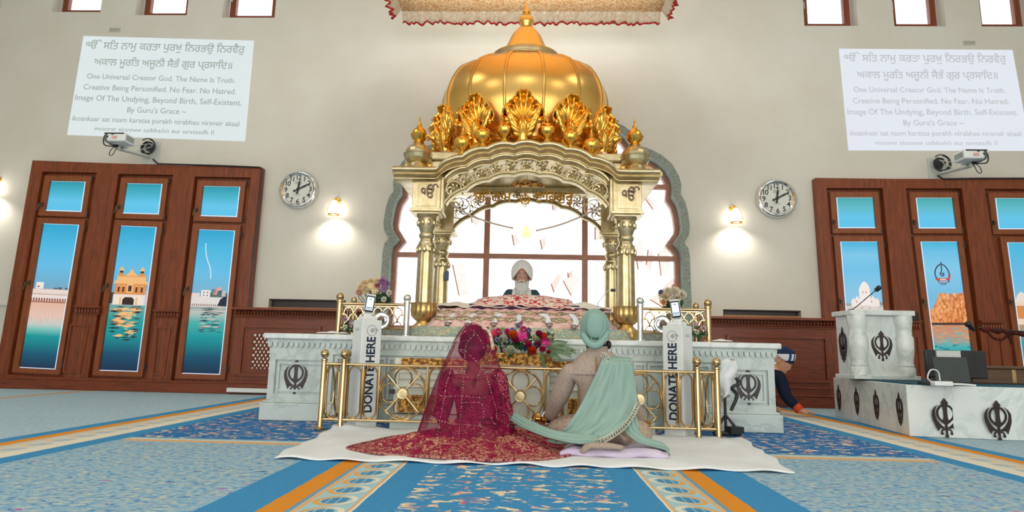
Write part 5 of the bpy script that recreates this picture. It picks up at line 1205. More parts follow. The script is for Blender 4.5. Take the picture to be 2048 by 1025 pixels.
r0, r1 = at(952, 600, 6.0).x, at(1146, 604, 6.0).x
rc_ = thing('red_patterned_cloth', 'red and cream bird patterned cloth laid on top of the cream cloth', 'cloth', ((r0+r1)/2, 6.05, zc1))
zr0, zr1 = at(1046, 613, 5.91).z, at(1046, 590, 6.1).z
b = MB(); b.grid(lambda u, v: V((lerp(r0-.01, r1+.01, u)+(.5-u)*.04*v, lerp(5.905, 6.14, v), lerp(zr0+(.01 if u < .5 else .0)-.018*abs(2*u-1)**2, zr1-.05*abs(2*u-1)**2, smooth(v**.8))+.004*sin(u*30+v*5))), 60, 10)
q = MB(); q.grid(lambda u, v: V((lerp(r0-.01, r1+.01, u)+(.5-u)*.04, lerp(6.14, 6.4, v), zr1-.05*abs(2*u-1)**2-.06*v)), 30, 3); b.add(q.v, q.f); b.build('cloth', m_redpat, rc_, smooth=180, solid=.008)
# six curved swords lying on the slope
m_blade = M('bright_steel', L(244, 246, 250), .35, 0, L(234, 238, 246), 3); m_hilt = M('aged_silver', L(150, 132, 122), .45, .7, L(110, 94, 86), 40)
SW = [([(896,646),(899,640),(905,632),(912,628),(920,626)], 'leftmost curved silver sword on the pink cloth bending right'), ([(936,648),(938,641),(943,634),(949,629.5),(955,627)], 'second curved silver sword from the left on the pink cloth'),
      ([(988,647),(990,640),(993,634),(997,630),(1009,629.5)], 'silver sword with hooked tip bending right on the pink cloth'), ([(1037,648),(1037.5,642),(1038,636),(1038,629)], 'straight silver sword at the middle of the pink cloth'),
      ([(1098,648),(1096,641),(1094,635),(1090,631),(1079,629.5)], 'silver sword with hooked tip bending left on the pink cloth'), ([(1149,652),(1152,645),(1150,638),(1145,632),(1139,629)], 'curved silver sword nearest the green turban on the pink cloth')]
for pts, lab in SW:
    P3 = [at(x, y, bedY(y)-.085) for x, y in pts]; C_ = catmull(P3, 5); t = thing('sword', lab, 'sword', P3[0], group='silver swords on the pink bed')
    nrm = V((0, -.6, .8)); b = MB(); vs = []; N = len(C_)
    for i, p in enumerate(C_):
        tt = (C_[min(N-1, i+1)]-C_[max(0, i-1)]).normalized(); sd = tt.cross(nrm).normalized(); w = .025*(1 if i < N*.75 else 1-(i-N*.75)/(N*.25)*.75)
        vs += [p-sd*w, p+nrm*.006, p+sd*w]
    fs = []
    for i in range(N-1): fs += [(3*i, 3*i+1, 3*i+4, 3*i+3), (3*i+1, 3*i+2, 3*i+5, 3*i+4)]
    b.add(vs, fs); b.build('blade', m_blade, t, solid=.004)
    d = (C_[1]-C_[0]).normalized(); o = C_[0]-d*.03; b = MB(); b.tube([C_[0]+d*.004, o], .011, 8); sd = d.cross(nrm).normalized(); b.tube([C_[0]-sd*.035, C_[0]+sd*.035], .006, 6); b.lathe([(.001, -.010), (.018, -.009), (.025, -.004), (.025, .004), (.001, .006)], o+V((0, -.01, 0)), 18, ax='y'); b.build('hilt', m_hilt, t, smooth=40)

# ================================================================ flowers
fl_cols = {}
def fcol(rgb):
    if rgb not in fl_cols: fl_cols[rgb] = M('petal_%d_%d_%d' % rgb, L(*rgb), .7, col2=tuple(c*.8 for c in L(*rgb)), sc=40)
    return fl_cols[rgb]
m_leaf = M('leaf_green', L(50, 88, 46), .6, col2=L(28, 58, 36), sc=20); m_leafp = M('leaf_pale', L(116, 140, 96), .6, col2=L(84, 116, 76), sc=20)
def orient(d):
    d = V(d).normalized(); return d.to_track_quat('Z', 'Y').to_matrix()
def gerbera(c, r, col, root, d=(0, -1, .35), n=18, rings=2):
    R = orient(d); b = MB()
    for k in range(rings):
        for i in range(n):
            a = 2*pi*(i+.5*k)/n; l = r*(1-.25*k); w = 2.6*r/n; u = V((cos(a), sin(a), 0)); s = V((-sin(a), cos(a), 0)); z = .012*k+.004*(i % 2)
            P_ = [u*.15*l+V((0, 0, z)), u*.6*l-s*w*.5+V((0, 0, z+.10*r)), u*l+V((0, 0, z+.12*r*(1+k))), u*.6*l+s*w*.5+V((0, 0, z+.10*r))]
            b.add([c+R @ p for p in P_], [(0, 1, 2, 3)])
    q = MB().ball((0, 0, .012), (r*.24, r*.24, r*.14), 8, 5); b.add([c+R @ p for p in q.v], q.f); b.build('daisy_bloom', fcol(col), root, smooth=60)
def rose(c, r, col, root, d=(0, -1, .5), nm='rose_bloom'):
    R = orient(d); b = MB()
    for k, (rr_, h, n) in enumerate(((1, .55, 6), (.78, .75, 5), (.55, .88, 5), (.32, .95, 4))):
        for i in range(n):
            a0 = 2*pi*(i+.37*k)/n; w = pi/n*1.35
            def fn(u, v): 
                a = a0+(u-.5)*2*w; q = r*rr_*(.35+.65*sin(v*pi*.5)+.10*max(0, v-.7)); return c+R @ V((q*cos(a), q*sin(a), r*(-.45+(h+.45)*v-.12*(2*u-1)**2*v)))
            b.grid(fn, 4, 4)
    b.build(nm, fcol(col), root, smooth=180)
def pom(c, r, col, root, seed, n=70, d=(0, -1, .4), nm='chrysanthemum_bloom'):
    g = random.Random(seed); R = orient(d); b = MB()
    for i in range(n):
        z = 1-1.15*(i+.5)/n; q = sqrt(max(0, 1-z*z)); a = i*2.39996; u = V((q*cos(a), q*sin(a), z)); s = u.cross(V((.3, .2, 1))).normalized(); w = r*.17; l = r*(.85+.3*g.random())
        P_ = [u*r*.25, u*l*.75-s*w, u*l+V((0, 0, r*.1)), u*l*.75+s*w]; b.add([c+R @ p for p in P_], [(0, 1, 2, 3)])
    b.build(nm, fcol(col), root)
def leaves(mb, c, n, spread, size, g, up=.2):
    for i in range(n):
        p = V(c)+V((g.gauss(0, spread[0]), g.gauss(0, spread[1]), g.gauss(0, spread[2]))); d = V((g.uniform(-1, 1), g.uniform(-1, .4), g.uniform(-.6, 1)+up)).normalized(); s = d.cross(V((g.uniform(-.4, .4), 1, g.uniform(-.4, .4)))).normalized()
        l = size*g.uniform(.6, 1.3); w = l*.24; k = V((0, -.1*l, -.15*l)); mb.add([p, p+d*l*.45-s*w+k*.2, p+d*l+k, p+d*l*.45+s*w+k*.2], [(0, 1, 2, 3)])
fa = thing('flower_arrangement', 'bright arrangement of pink, orange and white flowers in the gold planter between the couple', 'flowers', (at(1040, 706, 4.9).x, 4.9, zp1+.002))
g = random.Random(4); Yf = 4.84
for x, y, r, c in ((1044,673,.062,(226,40,140)),(1092,684,.058,(222,46,136)),(988,667,.042,(206,36,84)),(976,678,.045,(214,40,120))): gerbera(at(x, y, Yf), r, c, fa, n=22)
for x, y, r, c in ((1026,671,.036,(240,112,36)),(1087,675,.034,(232,90,34)),(1064,703,.038,(228,74,32)),(986,701,.034,(234,96,40)),(1007,679,.036,(230,228,206)),(1021,702,.038,(222,224,196)),(1071,679,.03,(220,222,190)),(1031,681,.028,(206,32,92)),(1057,690,.026,(206,34,84)),(1075,687,.02,(216,40,96)),(1085,700,.026,(210,30,90)),(1097,705,.018,(206,40,80)),(1078,669,.028,(190,34,90)),(966,686,.036,(236,110,50)),(972,698,.03,(224,220,196)),(1100,677,.02,(232,226,190))):
    rose(at(x, y, Yf-.01*(hash((x, y)) % 3)), r, c, fa)
for i, (x, y, r, c) in enumerate(((997,664,.032,(204,40,110)),(1014,664,.03,(204,34,120)),(1047,660,.032,(206,40,110)),(1005,661,.026,(170,186,120)),(1042,647,.018,(190,60,150)),(1036,653,.02,(120,112,160)),(1025,661,.024,(130,134,190)),(994,680,.024,(160,150,206)),(1057,662,.026,(96,84,140)),(1024,680,.026,(168,156,214)),(1071,690,.022,(110,104,160)),(1018,672,.026,(50,56,100)),(1052,697,.026,(56,60,110)),(1038,704,.014,(232,230,210)),(1157,700,.014,(228,222,204)),(1144,702,.014,(200,120,120)),(1008,701,.016,(214,150,160)))):
    pom(at(x, y, Yf+.005), r, c, fa, i, 44, nm='small_bloom')
b = MB()
for i in range(26):
    p = at(g.uniform(958, 1105), g.uniform(672, 708), Yf+.05); leaves(b, p, 7, (.02, .02, .018), .07, g)
b.tube([at(1045, 652, Yf+.02), at(1044, 690, Yf+.05)], .003, 4)
b.build('foliage', m_leaf, fa)
b = MB()
for (x0, y0, x1, y1) in ((1096,696,1150,704),(1094,700,1140,712),(1090,690,1132,688),(1080,712,1088,740),(1092,706,1120,722)):
    P_ = catmull([at(x0, y0, Yf), at((x0+x1)/2, (y0+y1)/2-3, Yf-.03), at(x1, y1, Yf-.04)], 8); b.tube(P_, .002, 4)
    for i, p in enumerate(P_):
        for s in (1, -1): d = V((.5, -.2, s*.8)); l = .045*(1-i/len(P_)*.5); b.add([p, p+d*l*.5+V((.008, 0, 0)), p+d*l, p+d*l*.5-V((.008, 0, 0))], [(0, 1, 2, 3)])
b.build('trailing_fern', m_leafp, fa)
# vases
m_hammer = M('hammered_silver', L(170, 166, 156), .25, 1, L(110, 104, 92), 50, bmp=.6, bsc=60)
def vase(name, label, x0, x1, ytop, ybot, Yv, blooms, green):
    a, c = at(x0, ytop, Yv), at(x1, ytop, Yv); zb__ = ZP+.002; r = (c.x-a.x)/2; cx_ = (a.x+c.x)/2; h = a.z-zb__
    t = thing(name, label, 'flower vase', (cx_, Yv, zb__), group='silver vases of flowers on the platform'); b = MB(); b.lathe([(r*.62, 0), (r*.58, .02), (r*.66, .3*h), (r*.82, .7*h), (r, h), (r*.94, h), (r*.75, .6*h), (.001, .5*h)], (cx_, Yv, zb__), 28, cap=False); b.build('vase', m_hammer, t, smooth=60)
    g = random.Random(x0); b = MB()
    for x, y in green: leaves(b, at(x, y, Yv), 14, (.025, .02, .03), .075, g, .8)
    for x, y, rr_, c, k in blooms: b.tube(catmull([(cx_+g.uniform(-.02, .02), Yv, a.z-.05), at(x, lerp(y, ytop, .5), Yv), at(x, y, Yv)], 4), .003, 4)
    b.build('foliage', m_leaf, t)
    for i, (x, y, rr_, c, k) in enumerate(blooms):
        p = at(x, y, Yv-.03-.02*(i % 3))
        if k == 'p': pom(p, rr_, c, t, i, 60)
        else: gerbera(p, rr_, c, t, n=14)
    return t
CR, PU, WH = (240, 214, 168), (176, 120, 178), (232, 228, 214)
vase('flower_vase', 'silver vase of cream and purple flowers on the left platform corner', 737, 764, 611, 662, 5.62,
     [(743,567,.05,CR,'p'),(733,579,.055,CR,'p'),(751,582,.055,CR,'g'),(723,578,.045,CR,'p'),(755,565,.045,CR,'p'),(742,574,.05,CR,'g'),(730,569,.045,CR,'p'),(719,586,.04,(226,170,150),'p'),(765,564,.04,PU,'p'),(773,569,.04,PU,'p'),(768,579,.038,(200,150,196),'p'),(755,573,.03,(190,80,110),'p'),(770,573,.03,WH,'p'),(778,587,.03,WH,'p'),(768,600,.03,WH,'p')],
     [(745,600),(755,598),(765,596),(768,612),(740,604),(760,606)])
vase('flower_vase', 'silver vase of white flowers on the right platform corner', 1331, 1353, 621, 662, 5.62,
     [(1326,590,.05,(240,226,196),'p'),(1336,586,.055,(238,228,204),'p'),(1349,585,.055,(238,226,204),'p'),(1359,589,.05,(236,224,200),'p'),(1343,593,.055,(240,226,196),'g'),(1331,595,.05,(240,222,186),'p'),(1364,592,.045,(236,226,206),'p'),(1354,597,.045,(238,220,190),'p'),(1327,605,.035,(240,176,110),'p'),(1348,575,.03,(236,170,150),'p'),(1321,585,.025,(70,96,160),'p')],
     [(1336,606),(1344,608),(1351,606),(1340,614),(1356,604)])
for px, py, lab in ((763, 641, 'round silver shield ornament with bronze centre beside the left flower vase'), (1325, 649, 'round silver shield ornament with bronze centre beside the right flower vase')):
    c = at(px, py, 5.41); t = thing('shield_ornament', lab, 'ornament', (c.x, 5.41, ZP), group='silver shields on the platform')
    b = MB(); b.lathe([(.001, -.02), (.04, -.018), (.065, -.01), (.075, -.015), (.08, .0), (.001, .0)], c, 28, ax='y', cap=False); b.build('disc', m_chrome, t, smooth=50)
    b = MB(); b.lathe([(.001, -.045), (.02, -.04), (.034, -.02), (.034, -.01)], c, 18, ax='y', cap=False); b.build('bronze_boss', m_hilt, t, smooth=50)
    b = MB()
    for s in (-1, 1): b.tube([(c.x-s*.05, 5.41, ZP+.003), (c.x+s*.06, 5.42, c.z-.03)], .008, 6)
    b.build('crossed_stand', m_hilt, t)
for px, py, lab, c in ((697, 652, 'small posy of purple and white flowers at the left end of the platform', PU), (1396, 662, 'small posy of pink flowers at the right end of the platform', (214, 150, 160))):
    p = at(px, py, 5.43); t = thing('flower_posy', lab, 'flowers', (p.x, 5.43, ZP), group='small posies on the platform'); b = MB(); leaves(b, p+V((0, 0, -.02)), 24, (.025, .02, .025), .05, random.Random(px)); b.tube([(p.x, 5.43, ZP+.003), p], .012, 6); b.build('foliage', m_leaf, t)
    for i in range(5): pom(p+V((.04*cos(i*2.1), -.03, .04*sin(i*2.1)+.02)), .026, c if i % 2 else WH, t, i, 30, nm='small_bloom')
for pts, lab in (([(700,666),(640,664)], 'white cloth lying on the left end of the marble platform'), ([(1420,672),(1458,676)], 'white cloth lying on the right end of the marble platform')):
    a, c = at(pts[0][0], 668, 5.36).x, at(pts[1][0], 670, 5.36).x; g = random.Random(int(pts[0][0])); t_ = MB()
    t_.grid(lambda u, v: V((lerp(min(a, c), max(a, c), u), lerp(5.27, 5.36, v), ZP+.008+.016*abs(sin(u*7+v*3))*sin(pi*u)*sin(pi*v)+.004)), 24, 10)
    tag(t_.build('folded_cloth', M('white_cotton_%d' % pts[0][0], L(238, 236, 230), .9), smooth=180, solid=.006), lab, 'cloth', 'white cloths on the platform edge')
# small brass railings on the platform
def small_rail(pl, pr, ptop, yb0, back, mats, label):
    Yr = 5.5; xl_, xr_ = at(pl[0], pl[1], Yr), at(pr[0], pr[1], Yr); t = thing('platform_railing', label, 'railing', ((xl_.x+xr_.x)/2, Yr, ZP), group='small railings on the platform')
    zt_ = at((pl[0]+pr[0])/2, ptop, Yr).z; zb_ = at((pl[0]+pr[0])/2, yb0, Yr).z
    for q, m_ in ((xl_, mats[0]), (xr_, mats[1])):
        b = MB(); b.lathe([(.045, .002), (.045, .012), (.027, .02), (.027, q.z-ZP-.05), (.034, q.z-ZP-.045), (.034, q.z-ZP-.03), (.02, q.z-ZP-.025)], (q.x, Yr, ZP), 16); p_ = b.build('post', m_, t, smooth=50)
        b = MB(); b.ball((q.x, Yr, q.z), .037, 18, 12); b.build('ball_finial', m_, p_, smooth=180)
    bq = at(back[0], back[1], 6.3); b = MB(); b.lathe([(.045, .002), (.045, .012), (.025, .02), (.025, bq.z-ZP-.03)], (bq.x, 6.3, ZP), 14); p_ = b.build('post', m_brass, t, smooth=50); b = MB(); b.ball((bq.x, 6.3, bq.z), .037, 16, 10); b.build('ball_finial', m_brass, p_, smooth=180)
    out = xl_ if bq.x < 0 else xr_
    b = MB(); b.tube([(xl_.x, Yr, zt_), (xr_.x, Yr, zt_)], .013, 8); b.tube([(xl_.x, Yr, zb_), (xr_.x, Yr, zb_)], .013, 8); b.tube([(out.x, Yr, zt_), (bq.x, 6.3, zt_)], .012, 8); b.tube([(out.x, Yr, zb_), (bq.x, 6.3, zb_)], .012, 8); b.build('rails', m_brass, t, smooth=60)
    b = MB(); w = (xr_.x-xl_.x-.08); n = 6; s = w/n; rows = 3; hh = (zt_-zb_-.03)/rows
    for r in range(rows+1):
        for k in range(n+(r % 2)):
            c = (xl_.x+.04+s*(k+(.5 if r % 2 == 0 else 0)), zb_+.01+hh*r-hh*.35)
            P_ = [(c[0]+s*.5*cos(a), Yr, c[1]+hh*1.2*sin(a)) for a in [pi*i/10 for i in range(11)]]
            P_ = [p for p in P_ if xl_.x+.02 < p[0] < xr_.x-.02 and zb_ <= p[2] <= zt_]
            if len(P_) > 2: b.tube(P_, .006, 5)
    b.build('scale_lattice', m_brass, t, smooth=60)
    b = MB()
    for f in (.08, .3, .5, .7, .9):
        x = lerp(out.x, bq.x, f); y = lerp(Yr, 6.3, f); b.tube([(x, y, zb_), (x, y, zt_)], .006, 6)
    b.build('side_bars', m_brass, t, smooth=60)
small_rail((681, 594), (815, 597), 609, 657, (709, 601), (m_brass, m_chrome), 'small brass railing on the left end of the platform')
small_rail((1280, 603), (1415, 607), 619, 667, (1391, 613), (m_chrome, m_brass), 'small brass railing on the right end of the platform')
# white bag on a black stand by the right end of the railing
p = at(1453, 760, 5.02); t = thing('bag_on_stand', 'crumpled white bag hung over a black stand just right of the brass railing', 'bag', (p.x, 5.05, 0))
q0, q1 = at(1437, 722, 5.0), at(1471, 722, 5.0); zb_1 = at(1450, 795, 5.0).z
def bag(u, v):
    a = 2*pi*u; x = (q0.x+q1.x)/2+.075*cos(a)*(1-.25*v)*(1+.12*sin(5*a+v*7)); y = 5.05+.05*sin(a)*(1+.2*sin(3*a+v*9)); return V((x+.02*sin(v*9), y, lerp(q0.z, zb_1, v)+.015*sin(3*a)))
b = MB(); b.grid(bag, 36, 14, cu=True); b.add([bag(i/36, 0) for i in range(36)], [tuple(range(36))]); b.build('white_bag', M('bag_white', L(234, 238, 236), .6, bmp=.5, bsc=14), t, smooth=50, solid=.003)
b = MB(); b.tube([(p.x, 5.08, .03), (p.x, 5.08, q0.z-.1)], .012, 8); f0 = fl(1463, 866); b.tube([(p.x-.12, 5.0, .02), (p.x, 5.08, .16), (p.x+.1, 5.03, .02)], .015, 8); b.tube([(p.x-.12, 5.0, .02), (p.x+.1, 5.03, .02)], .018, 8)
b.tube(catmull([(p.x+.02, 5.0, .2), (p.x+.07, 4.99, .32), (p.x+.03, 4.98, .38), (p.x+.09, 4.98, .42), (p.x+.06, 4.98, .46)], 5), .014, 8); b.obox((p.x+.05, 5.02, .05), (.12, .08, .05), rz=.3); b.build('black_stand', m_black, t, smooth=60)
# ================================================================ people
m_skin = M('skin_tan', L(214, 162, 130), .5, col2=L(202, 146, 116), sc=20); m_skin2 = M('skin_warm', L(178, 116, 90), .5, col2=L(164, 102, 78), sc=20)
m_nail = M('nail', L(220, 176, 160), .35); m_eye = M('eye_white', (.8, .78, .74), .2); m_iris = M('iris_brown', (.04, .02, .015), .15); m_lip = M('lip', L(150, 92, 84), .5)
def skin(name, nodes, edges, mat, parent, root, sub=2, extra=None):
    """one continuous body surface grown round a skeleton: nodes name -> (point, rx, ry)"""
    ks = list(nodes); me = bpy.data.meshes.new(name); b = V((0, 0, 0)); p = parent
    while p.parent is not None: p = p.parent
    b = BASE.get(p.name, b)
    me.from_pydata([V(nodes[k][0])-b for k in ks], [(ks.index(a), ks.index(c)) for a, c in edges], [])
    o = bpy.data.objects.new(name, me); COL.objects.link(o); o.parent = parent
    md = o.modifiers.new('skin', 'SKIN'); md.use_smooth_shade = True; md.branch_smoothing = .6
    lay = me.skin_vertices[0].data if me.skin_vertices else me.attributes.new('skin', 'FLOAT', 'POINT') and None
    if lay is None: return o
    for i, k in enumerate(ks):
        lay[i].radius = (nodes[k][1], nodes[k][2] if len(nodes[k]) > 2 else nodes[k][1]); lay[i].use_root = (k == root)
    md2 = o.modifiers.new('sub', 'SUBSURF'); md2.levels = sub; md2.render_levels = sub
    me.materials.append(mat); return o
def head_mesh(c, yaw, tilt, s=1.0, beard=False):
    """head and neck as one surface; faces -Y at yaw 0; c is the head centre at eye height"""
    R = Matrix.Rotation(yaw, 3, 'Z') @ Matrix.Rotation(tilt, 3, 'X'); mb = MB(); NU, NV = 40, 34
    rows = [(-.30, .085, .085, .035), (-.25, .066, .066, .03), (-.20, .06, .062, .025), (-.155, .06, .07, .01), (-.125, .05, .075, -.012), (-.105, .056, .085, -.012), (-.08, .063, .092, -.006), (-.05, .069, .097, 0), (-.02, .073, .1, 0), (.01, .076, .102, .0), (.045, .078, .104, .0), (.075, .075, .1, .002), (.1, .065, .088, .004), (.12, .045, .062, .006), (.13, .02, .03, .008), (.133, .002, .003, .008)]
    def prof(v):
        x = v*(len(rows)-1); i = min(len(rows)-2, int(x)); t_ = x-i; return [lerp(rows[i][k], rows[i+1][k], t_) for k in range(4)]
    def fn(u, v):
        z, rx, ry, oy = prof(v); a = 2*pi*u-pi/2; x = rx*cos(a); y = ry*sin(a)+oy
        if sin(a) < 0:
            w = abs(x)
            if -.065 < z < .03: y -= .026*max(0, 1-w/.017)*smooth((.03-z)/.075)*(1 if z > -.055 else .4)      # nose
            y += .011*math.exp(-((w-.03)/.015)**2-((z-.005)/.016)**2)                                       # eye sockets
            y -= .006*math.exp(-((z-.026)/.012)**2)*(1 if w < .06 else 0)                                  # brow
            y -= .007*math.exp(-(w/.024)**2-((z+.082)/.012)**2)                                            # lips
            y -= .008*math.exp(-(w/.02)**2-((z+.112)/.014)**2)                                             # chin
        return V(c)+R @ (V((x, y, z))*s)
    mb.grid(fn, NU, NV, cu=True)
    for sg in (1, -1):   # ears
        mb.grid(lambda u, v: V(c)+R @ (V((sg*(.072+.018*sin(pi*v)*(.4+.6*sin(pi*u))), .012+.02*cos(2*pi*u)*sin(pi*v), -.018+.034*cos(pi*v)+.004*sin(2*pi*u)))*s), 12, 8, cu=True)
    return mb, R
def face_parts(root, c, R, s=1.0):
    for sg in (1, -1):
        e = V(c)+R @ (V((sg*.031, -.0825, .004))*s); b = MB(); b.ball(e, .0105*s, 10, 8); ey = b.build('eye', m_eye, root, smooth=180)
        b = MB(); b.ball(e+R @ (V((0, -.0062, -.001))*s), (.0056*s,)*3, 8, 6); b.build('iris', m_iris, ey, smooth=180)
        b = MB(); b.tube([V(c)+R @ (V((sg*q, -.1+.35*q*q*4, .024+.006*sin((q-.012)/.036*pi)))*s) for q in (.012, .022, .032, .042, .05)], [.003*s, .005*s, .005*s, .004*s, .002*s], 6); b.build('eyebrow', M('brow_grey', L(110, 100, 92), .9) if 'brow_grey' not in bpy.data.materials else bpy.data.materials['brow_grey'], root, smooth=180)
    b = MB(); b.tube([V(c)+R @ (V((q, -.101+.9*q*q*4, -.081-.004*cos(q*60)))*s) for q in (-.024, -.012, 0, .012, .024)], [.002*s, .0045*s, .0045*s, .0045*s, .002*s], 6); b.build('mouth', m_lip, root, smooth=180)
def hand(mb, w, fwd, up, s=1.0, curl=.5, left=True, nails=None):
    """palm, four unequal bent fingers and a thumb leaving the side of the palm"""
    f = V(fwd).normalized(); n = V(up); n = (n-f*n.dot(f)).normalized(); sd = f.cross(n)*(1 if left else -1); w = V(w)
    P = lambda a, b_, c_: w+(f*a+sd*b_+n*c_)*s
    def palm(u, v):
        a = 2*pi*u; wd_ = lerp(.027, .042, smooth(v*1.3)); th = lerp(.02, .014, v); return P(.092*v, wd_*cos(a), th*sin(a))
    mb.grid(palm, 16, 6, cu=True); mb.add([palm(i/16, 1) for i in range(16)], [tuple(range(16))])
    for off, l, d in ((-.031, .068, .086), (-.0105, .078, .092), (.0105, .072, .09), (.031, .056, .082)):
        p = P(d-.012, off, 0); a = .15; pts = [p]; rr = [.0095*s]
        for k, q in enumerate((.45, .32, .23)):
            a += curl*(.7 if k else .5); p = p+(f*cos(a)-n*sin(a)+sd*off*1.2)*l*q*s; pts.append(p); rr.append((.0088, .008, .0065)[k]*s)
        mb.tube(catmull(pts, 3), [lerp(rr[min(3, i//3)], rr[min(3, i//3+1)], (i % 3)/3) for i in range(10)], 8)
    p = P(.022, -.028, -.004); q = [p, P(.045, -.052, -.012), P(.07, -.064, -.022), P(.09, -.062, -.03)]
    mb.tube(catmull(q, 3), [lerp(.0125, .0075, i/9)*s for i in range(10)], 8)
def surf_tube(name, pts, rad, mat, parent, n=20, seg=6, **kw):
    C_ = catmull(pts, seg); N = len(C_); k = len(rad)-1
    rr_ = [lerp(rad[min(k, int(i/(N-1)*k))], rad[min(k, int(i/(N-1)*k)+1)], i/(N-1)*k-int(i/(N-1)*k)) for i in range(N)]
    b = MB(); b.tube(C_, rr_, n); return b.build(name, mat, parent, smooth=180, **kw)

# ---------------------------------------------------------------- white floor sheet
m_sheet = M('white_sheet', L(236, 240, 240), .9, col2=L(230, 234, 235), sc=4)
S4 = [fl(545, 921), fl(1585, 949), fl(1486, 880), fl(672, 857)]
g = random.Random(2)
def sheet(u, v):
    p = (S4[0]*(1-u)+S4[1]*u)*(1-v)+(S4[3]*(1-u)+S4[2]*u)*v; e = min(u, 1-u, v, 1-v); k = smooth(e*9)
    p = p+V((.012*sin(v*23+1), .012*sin(u*31)+.008*sin(u*67), 0))*(1-k)
    z = .012+.010*k*abs(sin(u*6+v*4))*abs(sin(v*5-u*3))+.010*max(0, sin(u*40-v*15))*(1-k)*k*3+(.05*max(0, 1-abs(u-.03)/.05)*max(0, 1-abs(v-.93)/.1))+.02*max(0, sin((u-.95)*60+v*3))*(u > .9)*k+.006*sin(u*55+v*9)*(1-smooth(e*5))
    return V((p.x, p.y, max(.006, z)))
b = MB(); b.grid(sheet, 120, 36); tag(b.build('floor_sheet', m_sheet, smooth=180, solid=.005), 'white cotton sheet spread on the carpet under the seated couple', 'sheet')

# ---------------------------------------------------------------- bride
BY = 4.08
P = lambda x, y, Y=BY: at(x, y, Y)
br_c = fl(957, 893)
bride = thing('person', 'seated person seen from behind in a magenta embroidered skirt and beaded sheer veil', 'person', (br_c.x, BY, .02))
hc = P(947, 688, BY+.02)
sl, sr = P(901, 762), P(992, 760)
N_ = {'pelvis': (P(955, 872, BY+.03), .15, .12), 'waist': (P(954, 838, BY+.02), .105, .085), 'chest': (P(951, 790), .125, .09), 'upper': (P(949, 760), .10, .075), 'neck': (P(948, 728), .048, .05), 'neck2': (P(947, 712, BY+.01), .046, .05), 'head': (hc, .075, .09), 'crown': (hc+V((0, 0, .06)), .06, .07),
      'sl': (sl, .055), 'el': (P(880, 836, BY+.0), .042), 'wl': (P(905, 868, BY+.24), .03), 'hl': (P(925, 872, BY+.32), .032, .018),
      'sr': (sr, .055), 'er': (P(1012, 834, BY+.0), .042), 'wr': (P(992, 868, BY+.24), .03), 'hr': (P(972, 874, BY+.32), .032, .018),
      'kl': (P(880, 884, BY+.30), .085), 'al': (P(950, 898, BY+.42), .05), 'kr': (P(1025, 886, BY+.30), .085), 'ar': (P(965, 899, BY+.46), .05)}
E_ = [('pelvis', 'waist'), ('waist', 'chest'), ('chest', 'upper'), ('upper', 'neck'), ('neck', 'neck2'), ('neck2', 'head'), ('head', 'crown'), ('upper', 'sl'), ('sl', 'el'), ('el', 'wl'), ('wl', 'hl'), ('upper', 'sr'), ('sr', 'er'), ('er', 'wr'), ('wr', 'hr'), ('pelvis', 'kl'), ('kl', 'al'), ('pelvis', 'kr'), ('kr', 'ar')]
body = skin('body', N_, E_, m_skin2, bride, 'pelvis')
m_hair = M('dark_hair', L(38, 16, 26), .4, col2=L(18, 8, 14), sc=30, stretch=(6, 6, .6))
b = MB(); b.ball(hc+V((0, .0, .025)), (.094, .112, .106), 24, 16); b.ball(hc+V((.0, -.07, -.035)), (.096, .065, .085), 20, 12); b.build('hair', m_hair, bride, smooth=180)
m_bl = M_fabric('magenta_blouse', L(112, 2, 46), L(176, 84, 100), L(226, 180, 170), 70, .5, .6, .6, 90, .3)
m_sk = M_fabric('magenta_skirt', L(138, 4, 56), L(206, 160, 124), L(220, 180, 156), 80, .49, .56, .8, 120, .3, mask=12)
def blouse(u, v):
    a = (u-.5)*2*pi*.999; zt_, zb_ = P(950, 752).z, P(953, 836).z; back = cos(a)
    ztop = lerp(zt_+.01, P(950, 789).z, smooth((back-.1)/.6)); z = lerp(zb_, ztop, v); k = (z-zb_)/(zt_-zb_)
    rx = lerp(.128, .162, smooth(k)); ry = lerp(.105, .115, smooth(k)); c = P(953, 838, BY+.02).lerp(P(950, 755), k)
    return V((c.x+rx*sin(a), c.y-ry*cos(a)-.002, z))
b = MB(); b.grid(blouse, 56, 14); bl = b.build('blouse', m_bl, bride, smooth=180, solid=.006)
for nm, s_, e_ in (('sleeve', 'sl', 'el'), ('sleeve', 'sr', 'er')):
    p, q = V(N_[s_][0]), V(N_[e_][0]); sg = -1 if s_ == 'sl' else 1
    surf_tube(nm, [p+V((-sg*.03, 0, .035)), p+V((sg*.012, 0, .0)), p.lerp(q, .5), q], [.05, .066, .06, .056], m_bl, bl)
b = MB()
for s in (-1, 1): b.tube([P(950+s*38, 757, BY-.075), P(950+s*4, 760, BY-.1), P(950+s*3, 776, BY-.105)], .004, 5)
b.ball(P(950, 760, BY-.1), .012, 8, 6); b.build('tie_cord', m_bl, bl)
